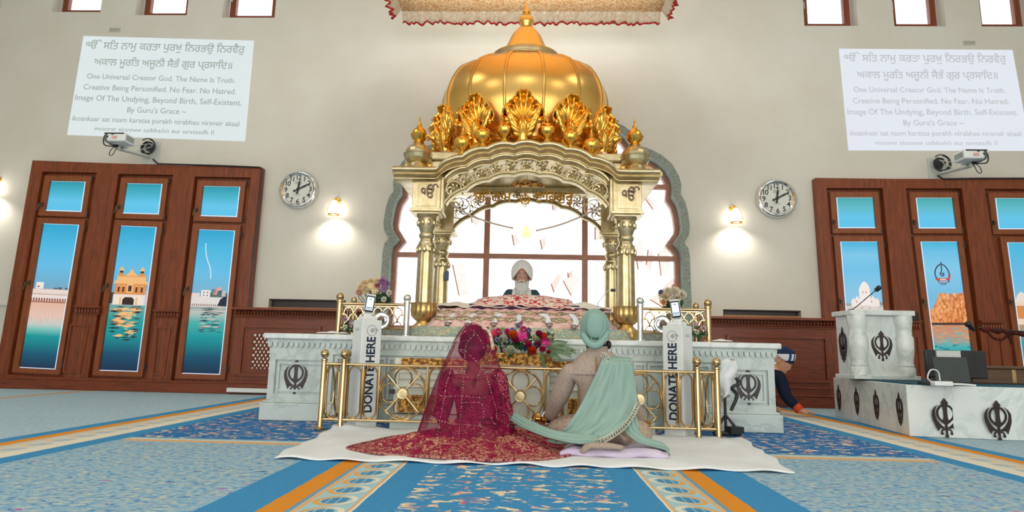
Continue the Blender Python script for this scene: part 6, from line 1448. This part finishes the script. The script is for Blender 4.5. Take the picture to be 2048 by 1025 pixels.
# skirt: gathered at the waist, spread out over the sheet
OUT = [(690,906),(720,912),(790,920),(860,924),(930,930),(1010,931),(1080,929),(1130,924),(1156,914),(1145,897),(1110,884),(1070,873),(1035,871),(1000,872),(955,873),(900,873),(850,875),(800,880),(745,892)]
PO = []
for x, y in OUT:
    q = fl(x, y)-br_c; PO.append((atan2(q.y, q.x), q.length))
PO.sort()
def Rout(th):
    while th > pi: th -= 2*pi
    while th < -pi: th += 2*pi
    Q = [(PO[-1][0]-2*pi, PO[-1][1])]+PO+[(PO[0][0]+2*pi, PO[0][1])]
    for (a, r), (c, s) in zip(Q[:-1], Q[1:]):
        if a <= th <= c: return lerp(r, s, (th-a)/(c-a+1e-9))
    return PO[0][1]
zw, zh = P(953, 842).z, P(953, 872).z
def skirt(u, v):
    th = 2*pi*u; ro = Rout(th)
    if v < .42:
        k = v/.42; rx = lerp(.135, .255, smooth(k)); ry = lerp(.115, .22, smooth(k)); z = lerp(zw, .085, k**.9); c = P(954, 842, BY+.02).lerp(V((br_c.x, br_c.y+.02, 0)), k)
        f = 1+.035*sin(th*19)*k; return V((c.x+rx*f*cos(th), c.y+ry*f*sin(th), z))
    k = (v-.42)/.58; r0 = sqrt((.255*cos(th))**2+(.22*sin(th))**2); r = lerp(r0, max(ro, r0+.05), k); fold = abs(sin(th*9+2*sin(th*3)))
    z = lerp(.085, .022, smooth(k*1.2))+.032*fold*sin(pi*min(1, k*1.05))*(.5+.5*sin(th*2+1)**2)+.012*max(0, sin(th*31+k*8))*(1-k)
    return V((br_c.x+r*cos(th), br_c.y+.02*(1-k)+r*sin(th), z))
b = MB(); b.grid(skirt, 220, 40, cu=True); b.build('skirt', m_sk, bride, smooth=180, solid=.006)
b = MB(); b.tube([skirt(i/220, .995)+V((0, 0, .004)) for i in range(220)], .009, 6, closed=True); b.build('skirt_hem', M_fabric('gold_hem', L(176, 120, 106), L(120, 20, 60), L(230, 200, 180), 60), bride, smooth=180)
b = MB(); b.tube([skirt(i/220, .02)*1 for i in range(220)], .016, 6, closed=True); b.build('waistband', m_bl, bride, smooth=180)
# veil
VR = [(645,944,950,.0),(651,928,962,.06),(662,919,973,.095),(678,909,982,.125),(700,900,989,.14),(722,890,996,.145),(748,878,1005,.15),(778,866,1013,.16),(806,856,1018,.17),(836,845,1023,.19),(862,836,1027,.22),(884,829,1029,.25)]
def vrow(v):
    x = v*(len(VR)-1); i = min(len(VR)-2, int(x)); t_ = x-i; return [lerp(VR[i][k], VR[i+1][k], t_) for k in range(4)]
def veil(u, v, off=0.0):
    y, xl_, xr_, d = vrow(v); a = (u-.5)*pi*1.28; l, r = P(xl_, y), P(xr_, y); c = (l+r)/2; hw = (r.x-l.x)/2; f = 1+.035*v*sin(a*11+v*2)+.02*v*sin(a*23)
    return V((c.x+(hw+off)*sin(a)*f, BY+.02-(d+off)*cos(a)*f, max(.05, c.z)))
m_veil = M_fabric('sheer_magenta_veil', L(138, 0, 64), L(102, 0, 46), None, 14, .5, .6, .6); bb = m_veil.node_tree.nodes['Principled BSDF']; bb.inputs['Alpha'].default_value = .58
b = MB(); b.grid(veil, 72, 40); vl = b.build('veil', m_veil, bride, smooth=180)
def on_veil(x, y, off=.006):
    for i in range(len(VR)-1):
        if VR[i][0] <= y <= VR[i+1][0]:
            v = (i+(y-VR[i][0])/(VR[i+1][0]-VR[i][0]))/(len(VR)-1); _, xl_, xr_, d = vrow(v); k = (x-(xl_+xr_)/2)/((xr_-xl_)/2); k = max(-.98, min(.98, k)); u = .5+math.asin(k)/(pi*1.28)
            return veil(u, v, off)
    return P(x, y, BY-.25)
ZX = lambda q: [(820+x/3.94, 640+y/3.94) for x, y in q]
STR = [[(480,75),(520,105),(470,180),(450,240),(450,300),(450,370),(440,470),(435,560),(430,620),(425,720),(420,800),(415,940)], [(470,75),(400,140),(345,230),(430,240),(460,255)], [(350,250),(340,400),(310,500),(300,600),(280,740),(265,850),(245,930)],
       [(530,110),(570,180),(610,280),(680,450),(720,520)], [(230,580),(300,600),(430,590),(520,600),(600,600)], [(430,640),(560,640),(590,680),(590,750),(565,805)], [(180,780),(270,780),(350,800),(430,800),(560,810),(690,850)],
       [(600,400),(640,560),(690,700),(700,760),(770,815)], [(460,255),(530,320),(570,370),(550,440),(545,520)], [(350,420),(440,425),(480,450)], [(590,850),(590,930)], [(640,740),(660,790),(690,800)], [(620,280),(640,240)], [(400,240),(445,265)], [(730,700),(760,730),(790,800)]]
b = MB()
for s_ in STR:
    C_ = catmull([on_veil(x, y) for x, y in ZX(s_)], 8); acc = 0; last = C_[0]
    for p in C_:
        acc += (p-last).length; last = p
        if acc > g.choice((.008, .0105, .014)): acc = 0; r_ = g.choice((.0026, .0032, .0045)); b.ball(p, r_, 6, 4)
b.build('veil_beads', M('pearl_bead', L(226, 190, 182), .25, .2, L(180, 120, 124), 60), vl, smooth=180, kind='stuff')
b = MB(); b.tube(catmull([on_veil(963, 655, .012), on_veil(976, 664, .014), on_veil(980, 680, .012), on_veil(984, 700, .01)], 5), [.012]*16, 8); b.build('cream_trim', M_fabric('cream_lace', L(222, 204, 180), L(180, 140, 120), sc=60), vl, smooth=180)

# ---------------------------------------------------------------- groom
GY = 4.02; P = lambda x, y, Y=GY: at(x, y, Y)
gr_c = fl(1205, 897)
groom = thing('person', 'seated person seen from behind in a sage green turban, beige embroidered coat and green shawl', 'person', (gr_c.x, GY, .03))
hc = P(1191, 661)
N_ = {'pelvis': (P(1207, 872, GY+.02), .175, .14), 'waist': (P(1205, 826), .145, .105), 'chest': (P(1200, 775), .165, .115), 'upper': (P(1197, 732), .155, .10), 'neck': (P(1195, 709), .072, .068), 'neck2': (P(1194, 700), .055, .058), 'head': (hc, .08, .095),
      'sl': (P(1142, 741), .07), 'el': (P(1118, 796, GY+.10), .05), 'wl': (P(1098, 836, GY+.27), .034), 'hl': (P(1094, 842, GY+.33), .036, .02),
      'sr': (P(1244, 750), .066), 'er': (P(1258, 806, GY+.06), .05), 'wr': (P(1285, 842, GY+.28), .034), 'hr': (P(1284, 846, GY+.34), .036, .02),
      'kl': (P(1100, 862, GY+.30), .095), 'al': (P(1190, 884, GY+.42), .06), 'kr': (P(1290, 866, GY+.30), .095), 'ar': (P(1215, 886, GY+.46), .06)}
skin('body', {k: ((q[0],)+tuple(r*.8 for r in q[1:]) if k in ('pelvis', 'waist', 'chest', 'upper', 'sl', 'el', 'sr', 'er', 'kl', 'kr') else q) for k, q in N_.items()}, E_[:6]+[e for e in E_[7:]], m_skin, groom, 'pelvis')
m_coat = M_fabric('beige_brocade', L(176, 159, 145), L(162, 144, 130), L(194, 180, 166), 95, .5, .56, .8, 120, bp=.12)
grow = {'pelvis': .02, 'waist': .018, 'chest': .018, 'upper': .018, 'neck': .012, 'sl': .014, 'el': .016, 'wl': .012, 'sr': .014, 'er': .016, 'wr': .012}
NC = {k: (N_[k][0], N_[k][1]+d, (N_[k][2] if len(N_[k]) > 2 else N_[k][1])+d) for k, d in grow.items()}
coat = skin('coat', NC, [('pelvis', 'waist'), ('waist', 'chest'), ('chest', 'upper'), ('upper', 'neck'), ('upper', 'sl'), ('sl', 'el'), ('el', 'wl'), ('upper', 'sr'), ('sr', 'er'), ('er', 'wr')], m_coat, groom, 'pelvis')
ND = {k: (N_[k][0], N_[k][1]+.014, (N_[k][2] if len(N_[k]) > 2 else N_[k][1])+.014) for k in ('pelvis', 'kl', 'al', 'kr', 'ar')}
skin('trousers', ND, [('pelvis', 'kl'), ('kl', 'al'), ('pelvis', 'kr'), ('kr', 'ar')], M_fabric('beige_trousers', L(196, 176, 156), L(176, 152, 132), sc=30), groom, 'pelvis')
b = MB(); b.lathe([(.105, -.075), (.088, -.045), (.076, -.015), (.07, .03), (.073, .035), (.06, .035)], P(1194, 704), 24, cap=False); b.build('collar', m_coat, coat, smooth=60)
yk = P(1195, 701)
b = MB(); b.grid(lambda u, v: yk+V((lerp(.074, .205, v**.9)*sin(2*pi*u), -lerp(.072, .122, smooth(v))*cos(2*pi*u)+.0, -.006-.15*v**1.55)), 40, 10, cu=True); b.build('coat_yoke', m_coat, coat, smooth=180)
b = MB(); b.tube([P(1192, 712, GY-.105), P(1193, 745, GY-.15), P(1194, 775, GY-.152)], .0035, 5); b.build('back_seam', M('tan_thread', L(150, 104, 70), .8), coat)
# turban
m_turb = M_fabric('sage_turban', L(140, 170, 159), L(137, 167, 156), sc=120, rough=.9, bp=.06)
tc = P(1189, 656, GY+.01); b = MB(); b.ball(tc+V((.003, .01, .0)), (.094, .112, .124), 32, 20)
b.build('turban', m_turb, groom, smooth=180); tb = bpy.data.objects[groom.children[-1].name]
b = MB(); b.grid(lambda u, v: tc+V((-.006+(.066*sin(pi*v)**.75)*sin((u-.5)*pi)*.92, -.098-.035*cos((u-.5)*pi)*sin(pi*v), .012+.085*cos(pi*v))), 16, 16); b.build('back_patch', m_turb, tb, smooth=180)
for k in range(6):
    f = k/5; rx = lerp(.060, .090, f); rz = lerp(.082, .114, f); oy = lerp(-.098, -.02, f); b = MB(); pts = []
    for i in range(48):
        a = 2*pi*i/48; x = rx*sin(a)*(1 if cos(a) > 0 else 1-.22*(cos(a)**2)*(1-f)); z = rz*cos(a)-(.018*(1-f) if cos(a) < -.8 else 0)
        pts.append(tc+V((x-.004+.004*f, oy+.02*cos(a)*f-.012*sin(a), z+.006)))
    b.tube(pts, .0075, 8, closed=True, flat=None); b.build('turban_fold', m_turb, tb, smooth=180)
b = MB(); b.tube(catmull([P(1165, 668, GY-.08), P(1176, 685, GY-.115), P(1190, 692, GY-.12), P(1204, 684, GY-.11), P(1216, 664, GY-.075)], 5), [.018, .02, .021, .022, .022, .022, .023, .023, .024, .024, .024, .023, .023, .022, .022, .021, .021, .02, .02, .019, .018], 8); b.build('turban_fold', m_turb, tb, smooth=180)
b = MB(); b.lathe([(.062, -.03), (.068, .0), (.07, .03)], P(1193, 696), 24); b.build('nape_hair', m_hair, groom, smooth=60)
b = MB(); b.ball(P(1217, 690, GY+.04), (.02, .03, .03), 10, 8); b.build('beard_edge', m_hair, groom, smooth=180)
# shawl
m_shawl = M_fabric('sage_shawl', L(148, 175, 163), L(144, 171, 159), sc=120, rough=.85, bp=.08)
ROW = [((1207,716),(1252,719)),((1195,742),(1264,733)),((1182,770),(1269,760)),((1167,800),(1273,788)),((1150,830),(1275,812)),((1132,856),(1264,836)),((1106,874),(1245,858)),((1092,884),(1222,874)),((1100,890),(1200,884))]
def shawl(u, v):
    x = v*(len(ROW)-1); i = min(len(ROW)-2, int(x)); t_ = x-i
    l = (lerp(ROW[i][0][0], ROW[i+1][0][0], t_), lerp(ROW[i][0][1], ROW[i+1][0][1], t_)); r = (lerp(ROW[i][1][0], ROW[i+1][1][0], t_), lerp(ROW[i][1][1], ROW[i+1][1][1], t_))
    px, py = lerp(l[0], r[0], u), lerp(l[1], r[1], u); cxp = 1200+.04*(py-740); dx = (px-cxp)/95.; k = sqrt(max(0, 1-min(1, dx*dx)))
    Y = GY-.02-(.15+.05*v+.03*smooth((v-.5)*2))*k-.011*sin(u*15-v*7)*smooth(v*4)-.004*sin(u*33+v*11)
    p = at(px, py, Y); 
    if v == 0 or v < .06: p.y += .05*(1-v/.06)
    return V((p.x, p.y, max(.045, p.z)))
b = MB(); b.grid(shawl, 72, 56); sh = b.build('shawl', m_shawl, groom, smooth=180, solid=.006)
b = MB(); b.grid(lambda u, v: V((lerp(P(1205, 716).x, P(1258, 722).x, u), GY-.13+.26*v, P(1230, lerp(718, 722, u)).z+.03*sin(pi*v)-.05*v*v)), 14, 8); q = MB(); q.grid(lambda u, v: V((lerp(P(1215, 720).x, P(1275, 740).x, u), GY+.13+.02*v, lerp(P(1230, 722).z-.02, P(1230, 860).z, v))), 10, 10); b.add(q.v, q.f); b.build('shawl_front', m_shawl, sh, smooth=180, solid=.006)
def strip(name, path, wid, mat, parent, nf=5, amp=.012):
    C_ = catmull([V(p) for p in path], 8); N = len(C_); b = MB()
    def fn(u, v):
        i = min(N-1, int(round(v*(N-1)))); t_ = (C_[min(N-1, i+1)]-C_[max(0, i-1)]).normalized(); sd = t_.cross(V((0, -.35, 1))).normalized(); w = lerp(wid[0], wid[1], v)
        return C_[i]+sd*(u-.5)*w+V((0, -.4, .9))*(amp*sin(u*nf*2*pi+v*3)+.03*sin(pi*u))
    b.grid(fn, 24, N-1); return b.build(name, mat, parent, smooth=180, solid=.006)
strip('shawl_tail', [P(1196, 884, GY-.22), P(1150, 882, GY-.23), P(1110, 875, GY-.2), P(1075, 862, GY-.12), P(1048, 849, GY-.02), P(1024, 834, GY+.08)], (.10, .075), m_shawl, sh)
strip('shawl_tail', [P(1258, 838, GY-.12), P(1266, 866, GY-.17), P(1284, 884, GY-.19), P(1306, 893, GY-.17), P(1326, 899, GY-.15), P(1336, 910, GY-.13)], (.10, .06), m_shawl, sh, 3)
b = MB(); C_ = catmull([shawl(.985, v)+V((0, -.012, 0)) for v in (.5, .58, .66, .74, .82, .9, .98)]+[P(1180, 888, GY-.25)], 6)
for i in range(0, len(C_)-2, 2):
    c = C_[i]; t_ = (C_[i+2]-C_[i]).normalized(); n_ = t_.cross(V((0, -1, 0))).normalized(); b.tube([c+t_*.022*cos(a)+n_*.014*sin(a) for a in [2*pi*k/12 for k in range(12)]], .003, 5, closed=True)
for s_ in (-1, 1): b.tube([p+V((0, 0, s_*.018)) for p in C_], .0025, 4)
b.build('lace_border', M('silver_lace', L(206, 206, 186), .5, .3, L(176, 176, 156), 60), sh)
b = MB(); C_ = catmull([P(1207, 712, GY-.11), P(1217, 722, GY-.15), P(1208, 745, GY-.17), P(1200, 762, GY-.175)], 6)
for i in range(0, len(C_)-2, 2): b.tube([C_[i]+V((.016*cos(a), 0, .02*sin(a))) for a in [2*pi*k/12 for k in range(12)]], .003, 5, closed=True)
b.build('lace_border', bpy.data.materials['silver_lace'], sh)
# folds of the coat skirt behind, hands, bracelet
def coatfold(u, v):
    px, py = lerp(1142, 1252, u)+8*v, lerp(872, 905, v)-6*sin(pi*u); p = fl(px, 905); Y = lerp(GY-.16, p.y-.02, smooth(v)); q = at(px, py, Y); return V((q.x, Y-.01*sin(u*21), max(.035, q.z+.012*sin(u*17+v*4))))
b = MB(); b.grid(coatfold, 40, 12); b.build('coat_tail', m_coat, groom, smooth=180, solid=.012)
b = MB(); b.tube(catmull([P(1165, 905, GY-.3), P(1178, 893, GY-.32), P(1210, 892, GY-.33), P(1245, 896, GY-.3)], 5), [.02, .022, .024, .026, .028, .03, .032, .034, .034, .034, .034, .034, .032, .03, .028, .024], 10, flat=(1, 1, .55)); b.build('coat_fold', m_coat, groom, smooth=180)
b = MB(); hand(b, N_['wl'][0], (-.25, 1, -.25), (-.3, .2, 1), 1.0, .55, True); hand(b, N_['wr'][0], (.0, 1, -.25), (.3, .2, 1), 1.0, .55, False); b.build('hands', m_skin, groom, smooth=180)
b = MB(); w = V(N_['wl'][0]); b.tube([w+V((.045*cos(a), .01*sin(a)+.02, .045*sin(a))) for a in [2*pi*k/20 for k in range(20)]], .006, 6, closed=True); b.build('steel_bangle', m_chrome, groom, smooth=180)
a_, c_ = P(1070, 838, GY+.22), P(1300, 848, GY+.22)
t = thing('sheathed_sword', 'sheathed gold trimmed sword lying across the lap of the turbaned person in beige', 'sword', a_)
b = MB(); C_ = catmull([a_, P(1110, 842, GY+.25), P(1200, 850, GY+.27), P(1270, 851, GY+.25), c_], 8); b.tube(C_, [.017]*len(C_), 10); b.build('sheath', m_black, t, smooth=60)
b = MB()
for i in (0, 3, 8, 26, 30): b.tube([C_[i], C_[min(len(C_)-1, i+2)]], .021, 10)
b.tube([a_+V((-.02, 0, 0)), a_+V((-.01, -.01, .03)), a_+V((.03, -.02, .03))], .007, 6); b.build('gold_fittings', m_gold, t, smooth=60)
m_lav = M('lavender_mat', L(216, 206, 222), .9, col2=L(200, 184, 210), sc=10)
mp_ = [fl(1120, 921), fl(1338, 927), fl(1330, 905), fl(1140, 898)]
b = MB(); b.grid(lambda u, v: ((mp_[0]*(1-u)+mp_[1]*u)*(1-v)+(mp_[3]*(1-u)+mp_[2]*u)*v)+V((0, .02*sin(u*9)*(1-v), .022+.022*smooth(min(v, 1-v, u, 1-u)*8)+.004*sin(u*19)+.003*sin(v*13))), 50, 14); tag(b.build('folded_mat', m_lav, smooth=180, solid=.02, soff=-1), 'pale lavender folded mat under the person in the green turban', 'mat')

# ---------------------------------------------------------------- reader behind the scripture
RY_ = 7.3; P = lambda x, y, Y=RY_: at(x, y, Y)
hc = P(1044, 553); reader = thing('person', 'bearded person in a white turban, glasses and dark jacket seated behind the pink bed', 'person', (hc.x, RY_+.1, ZP))
hb, R = head_mesh(hc, 0, .05, .98)
sh_z = P(1044, 583).z; zz = lambda z: ZP+z
N_ = {'pelvis': ((hc.x, RY_+.12, zz(.12)), .17, .13), 'waist': ((hc.x, RY_+.12, zz(.30)), .14, .11), 'chest': ((hc.x, RY_+.11, sh_z-.12), .16, .11), 'upper': ((hc.x, RY_+.09, sh_z), .12, .08), 'neck': ((hc.x, RY_+.06, hc.z-.17), .055, .055), 'nk2': ((hc.x, RY_+.03, hc.z-.10), .055, .06),
      'sl': ((hc.x-.155, RY_+.09, sh_z-.01), .062), 'el': ((hc.x-.24, RY_+.02, sh_z-.25), .05), 'wl': ((hc.x-.12, RY_-.18, sh_z-.30), .034), 'hl': ((hc.x-.08, RY_-.26, sh_z-.30), .036, .02), 'sr': ((hc.x+.155, RY_+.09, sh_z-.01), .062), 'er': ((hc.x+.24, RY_+.02, sh_z-.25), .05), 'wr': ((hc.x+.12, RY_-.18, sh_z-.30), .034), 'hr': ((hc.x+.08, RY_-.26, sh_z-.30), .036, .02),
      'kl': ((hc.x-.3, RY_-.12, zz(.1)), .09), 'al': ((hc.x-.02, RY_-.22, zz(.07)), .055), 'kr': ((hc.x+.3, RY_-.12, zz(.1)), .09), 'ar': ((hc.x+.04, RY_-.16, zz(.07)), .055)}
E2 = [('pelvis', 'waist'), ('waist', 'chest'), ('chest', 'upper'), ('upper', 'neck'), ('neck', 'nk2')]+E_[7:]
bo = skin('body', N_, E2, m_skin, reader, 'pelvis'); hd_ = hb.build('head', m_skin, reader, smooth=180); face_parts(reader, hc, R, .98)
m_jack = M_fabric('teal_grey_jacket', L(66, 88, 98), L(54, 74, 84), sc=60)
NC = {k: (N_[k][0], N_[k][1]+.02, (N_[k][2] if len(N_[k]) > 2 else N_[k][1])+.02) for k in ('pelvis', 'waist', 'chest', 'upper', 'sl', 'el', 'wl', 'sr', 'er', 'wr', 'kl', 'al', 'kr', 'ar')}
skin('jacket', NC, [e for e in E2 if e[0] in NC and e[1] in NC], m_jack, reader, 'pelvis')
m_turw = M_fabric('white_turban', L(250, 246, 240), L(242, 236, 228), sc=90, rough=.9, bp=.08); m_beard = M('white_beard', L(248, 246, 240), .8, col2=L(228, 224, 216), sc=26, stretch=(5, 5, .5), bmp=.4)
def tr_(z): return sqrt(max(.0, 1-((z-.045)/.155)**2)) if z > .045 else 1-.10*((.045-z)/.09)**2
def turb(u, v):
    a = 2*pi*u-pi/2; zl = .082-.115*smooth(abs(cos(a))*1.0) if sin(a) < 0 else -.045; z = lerp(zl, .199, smooth(v)**.8 if False else sin(v*pi/2)); r = tr_(z)
    return hc+V((.128*r*cos(a), .135*r*sin(a)+.012, z))
b = MB(); b.grid(turb, 48, 18, cu=True); tw = b.build('turban', m_turw, reader, smooth=180, solid=.012)
for k in range(4):
    for s in (1, -1):
        f = k/3; b = MB(); pts = []
        for i in range(15):
            q = i/14; a = -pi/2+s*lerp(.03, 1.45, q); z = lerp(.088+.026*k, -.03+.042*k, q**1.2); r = tr_(z)+.015; pts.append(hc+V((.128*r*cos(a), .135*r*sin(a)+.012, z)))
        b.tube(pts, [.009]*15, 8); b.build('turban_fold', m_turw, tw, smooth=180)
b = MB(); b.quadprism([hc+V((-.02, -.118, .074)), hc+V((.02, -.118, .074)), hc+V((0, -.124, .098))], .01); b.build('orange_underband', M('orange_cloth', L(236, 142, 66), .8), tw)
def beard(u, v):
    a = pi*(u-.5)*1.25; wv = lerp(.082, .05, smooth(v))*(1-.0*v); z = -.045-.04*abs(sin(a))*0-.19*v+(.045*(abs(u-.5)*2)**2)*(1-v); d = lerp(.088, .112, sin(pi*min(1, v*1.4)))*cos(a)+.0
    return hc+V((wv*sin(a)*(1+.06*sin(u*40+v*6)), -d-.006*sin(u*60)-.02*v+.0, z-.042))
b = MB(); b.grid(beard, 40, 20); b.build('beard', m_beard, reader, smooth=180, solid=.012)
b = MB()
for s in (1, -1): b.tube([hc+V((s*x, -y, z)) for x, y, z in ((.002, .118, -.060), (.016, .116, -.064), (.032, .106, -.074), (.044, .092, -.092))], [.006, .009, .009, .005], 8)
b.build('moustache', m_beard, reader, smooth=180)
b = MB()
for s in (1, -1):
    b.tube([hc+V((s*.031+.021*cos(a), -.112+.004*abs(cos(a)), .0+.017*sin(a))) for a in [2*pi*k/18 for k in range(18)]], .0016, 5, closed=True); b.tube([hc+V((s*.052, -.108, .004)), hc+V((s*.08, -.03, .008))], .0016, 5)
b.tube([hc+V((-.011, -.114, .004)), hc+V((.011, -.114, .004))], .0016, 5); b.build('spectacles', m_steel, reader)
m_scarf = M_fabric('white_scarf', L(250, 248, 244), L(240, 236, 230), sc=90, bp=.08)
for s in (1, -1): strip('scarf', [(hc.x+s*.055, RY_+.12, hc.z-.16), (hc.x+s*.085, RY_+.03, hc.z-.17), (hc.x+s*.092, RY_-.045, hc.z-.25), (hc.x+s*.08, RY_-.06, hc.z-.42)], (.045, .05), m_scarf, reader, 2, .003)
# ---------------------------------------------------------------- crouching person behind the right wing
KY = 7.05; P = lambda x, y, Y=KY: at(x, y, Y)
hc = P(1567, 722, KY); kn = thing('person', 'crouching person in a striped navy beanie reaching an arm along the carpet behind the platform', 'person', (hc.x-.3, KY+.2, 0))
hb, R = head_mesh(hc, .75, .62, .95)
N_ = {'pelvis': ((hc.x-.52, KY+.25, .30), .16, .14), 'waist': ((hc.x-.40, KY+.22, .40), .14, .12), 'chest': ((hc.x-.22, KY+.14, .46), .16, .12), 'upper': ((hc.x-.11, KY+.08, .49), .12, .09), 'neck': ((hc.x-.05, KY+.04, .53), .055, .055), 'nk2': ((hc.x-.02, KY+.02, hc.z-.02), .055, .06),
      'sl': ((hc.x-.08, KY-.06, .45), .062), 'el': (P(1572, 795, KY-.1), .05), 'wl': (P(1601, 822, KY-.18), .03), 'hl': (P(1618, 826, KY-.22), .034, .016), 'sr': ((hc.x-.14, KY+.24, .45), .062), 'er': ((hc.x-.14, KY+.2, .22), .05), 'wr': ((hc.x-.05, KY+.15, .05), .032), 'hr': ((hc.x+.0, KY+.12, .03), .036, .018),
      'kl': ((hc.x-.25, KY-.05, .09), .085), 'al': ((hc.x-.62, KY+.1, .06), .05), 'kr': ((hc.x-.25, KY+.35, .09), .085), 'ar': ((hc.x-.65, KY+.35, .06), .05)}
skin('body', N_, E2, m_skin, kn, 'pelvis'); hb.build('head', m_skin, kn, smooth=180); face_parts(kn, hc, R, .95)
NC = {k: (N_[k][0], N_[k][1]+.018, (N_[k][2] if len(N_[k]) > 2 else N_[k][1])+.018) for k in ('pelvis', 'waist', 'chest', 'upper', 'sl', 'el', 'wl', 'sr', 'er', 'wr', 'kl', 'al', 'kr', 'ar')}
m_nv = M_fabric('navy_jersey', L(30, 38, 58), L(22, 28, 44), sc=60)
skin('clothes', NC, [e for e in E2 if e[0] in NC and e[1] in NC], m_nv, kn, 'pelvis')
m_be, t_, b_ = nt_of('striped_beanie'); cz = t_.nodes.new('ShaderNodeSeparateXYZ'); t_.links.new(coords(t_, 'Object'), cz.inputs[0])
f = mt(t_, 'FRACT', mt(t_, 'MULTIPLY', mt(t_, 'ADD', cz.outputs[0], cz.outputs[1]), 17)); zb_ = cz.outputs[2]
c = mix(t_, mt(t_, 'LESS_THAN', f, .45), L(226, 226, 230), L(48, 74, 130)); c = mix(t_, mt(t_, 'GREATER_THAN', zb_, hc.z+.075), c, L(24, 44, 74)); c = mix(t_, mt(t_, 'LESS_THAN', zb_, hc.z+.0), c, L(24, 36, 58)); t_.links.new(c, b_.inputs['Base Color']); b_.inputs['Roughness'].default_value = .95
b = MB(); b.grid(lambda u, v: hc+R @ V(((.088*cos(2*pi*u))*cos(v*pi/2*.98)**.6, .012+.112*sin(2*pi*u)*cos(v*pi/2*.98)**.6, lerp(.028, .155, sin(v*pi/2)))), 32, 12, cu=True); b.build('beanie', m_be, kn, smooth=180, solid=.008)
w0, w1 = V(N_['el'][0]), V(N_['wl'][0]); b = MB(); b.tube([w0.lerp(w1, .66), w0.lerp(w1, .98)], [.052, .05], 14); b.build('orange_cuff', M_fabric('orange_cuff', L(226, 84, 44), L(200, 66, 34), sc=50), kn, smooth=50)
b = MB(); hand(b, w1, (1, -.25, -.06), (0, 0, 1), .95, .12, True); b.build('hand', m_skin, kn, smooth=180)
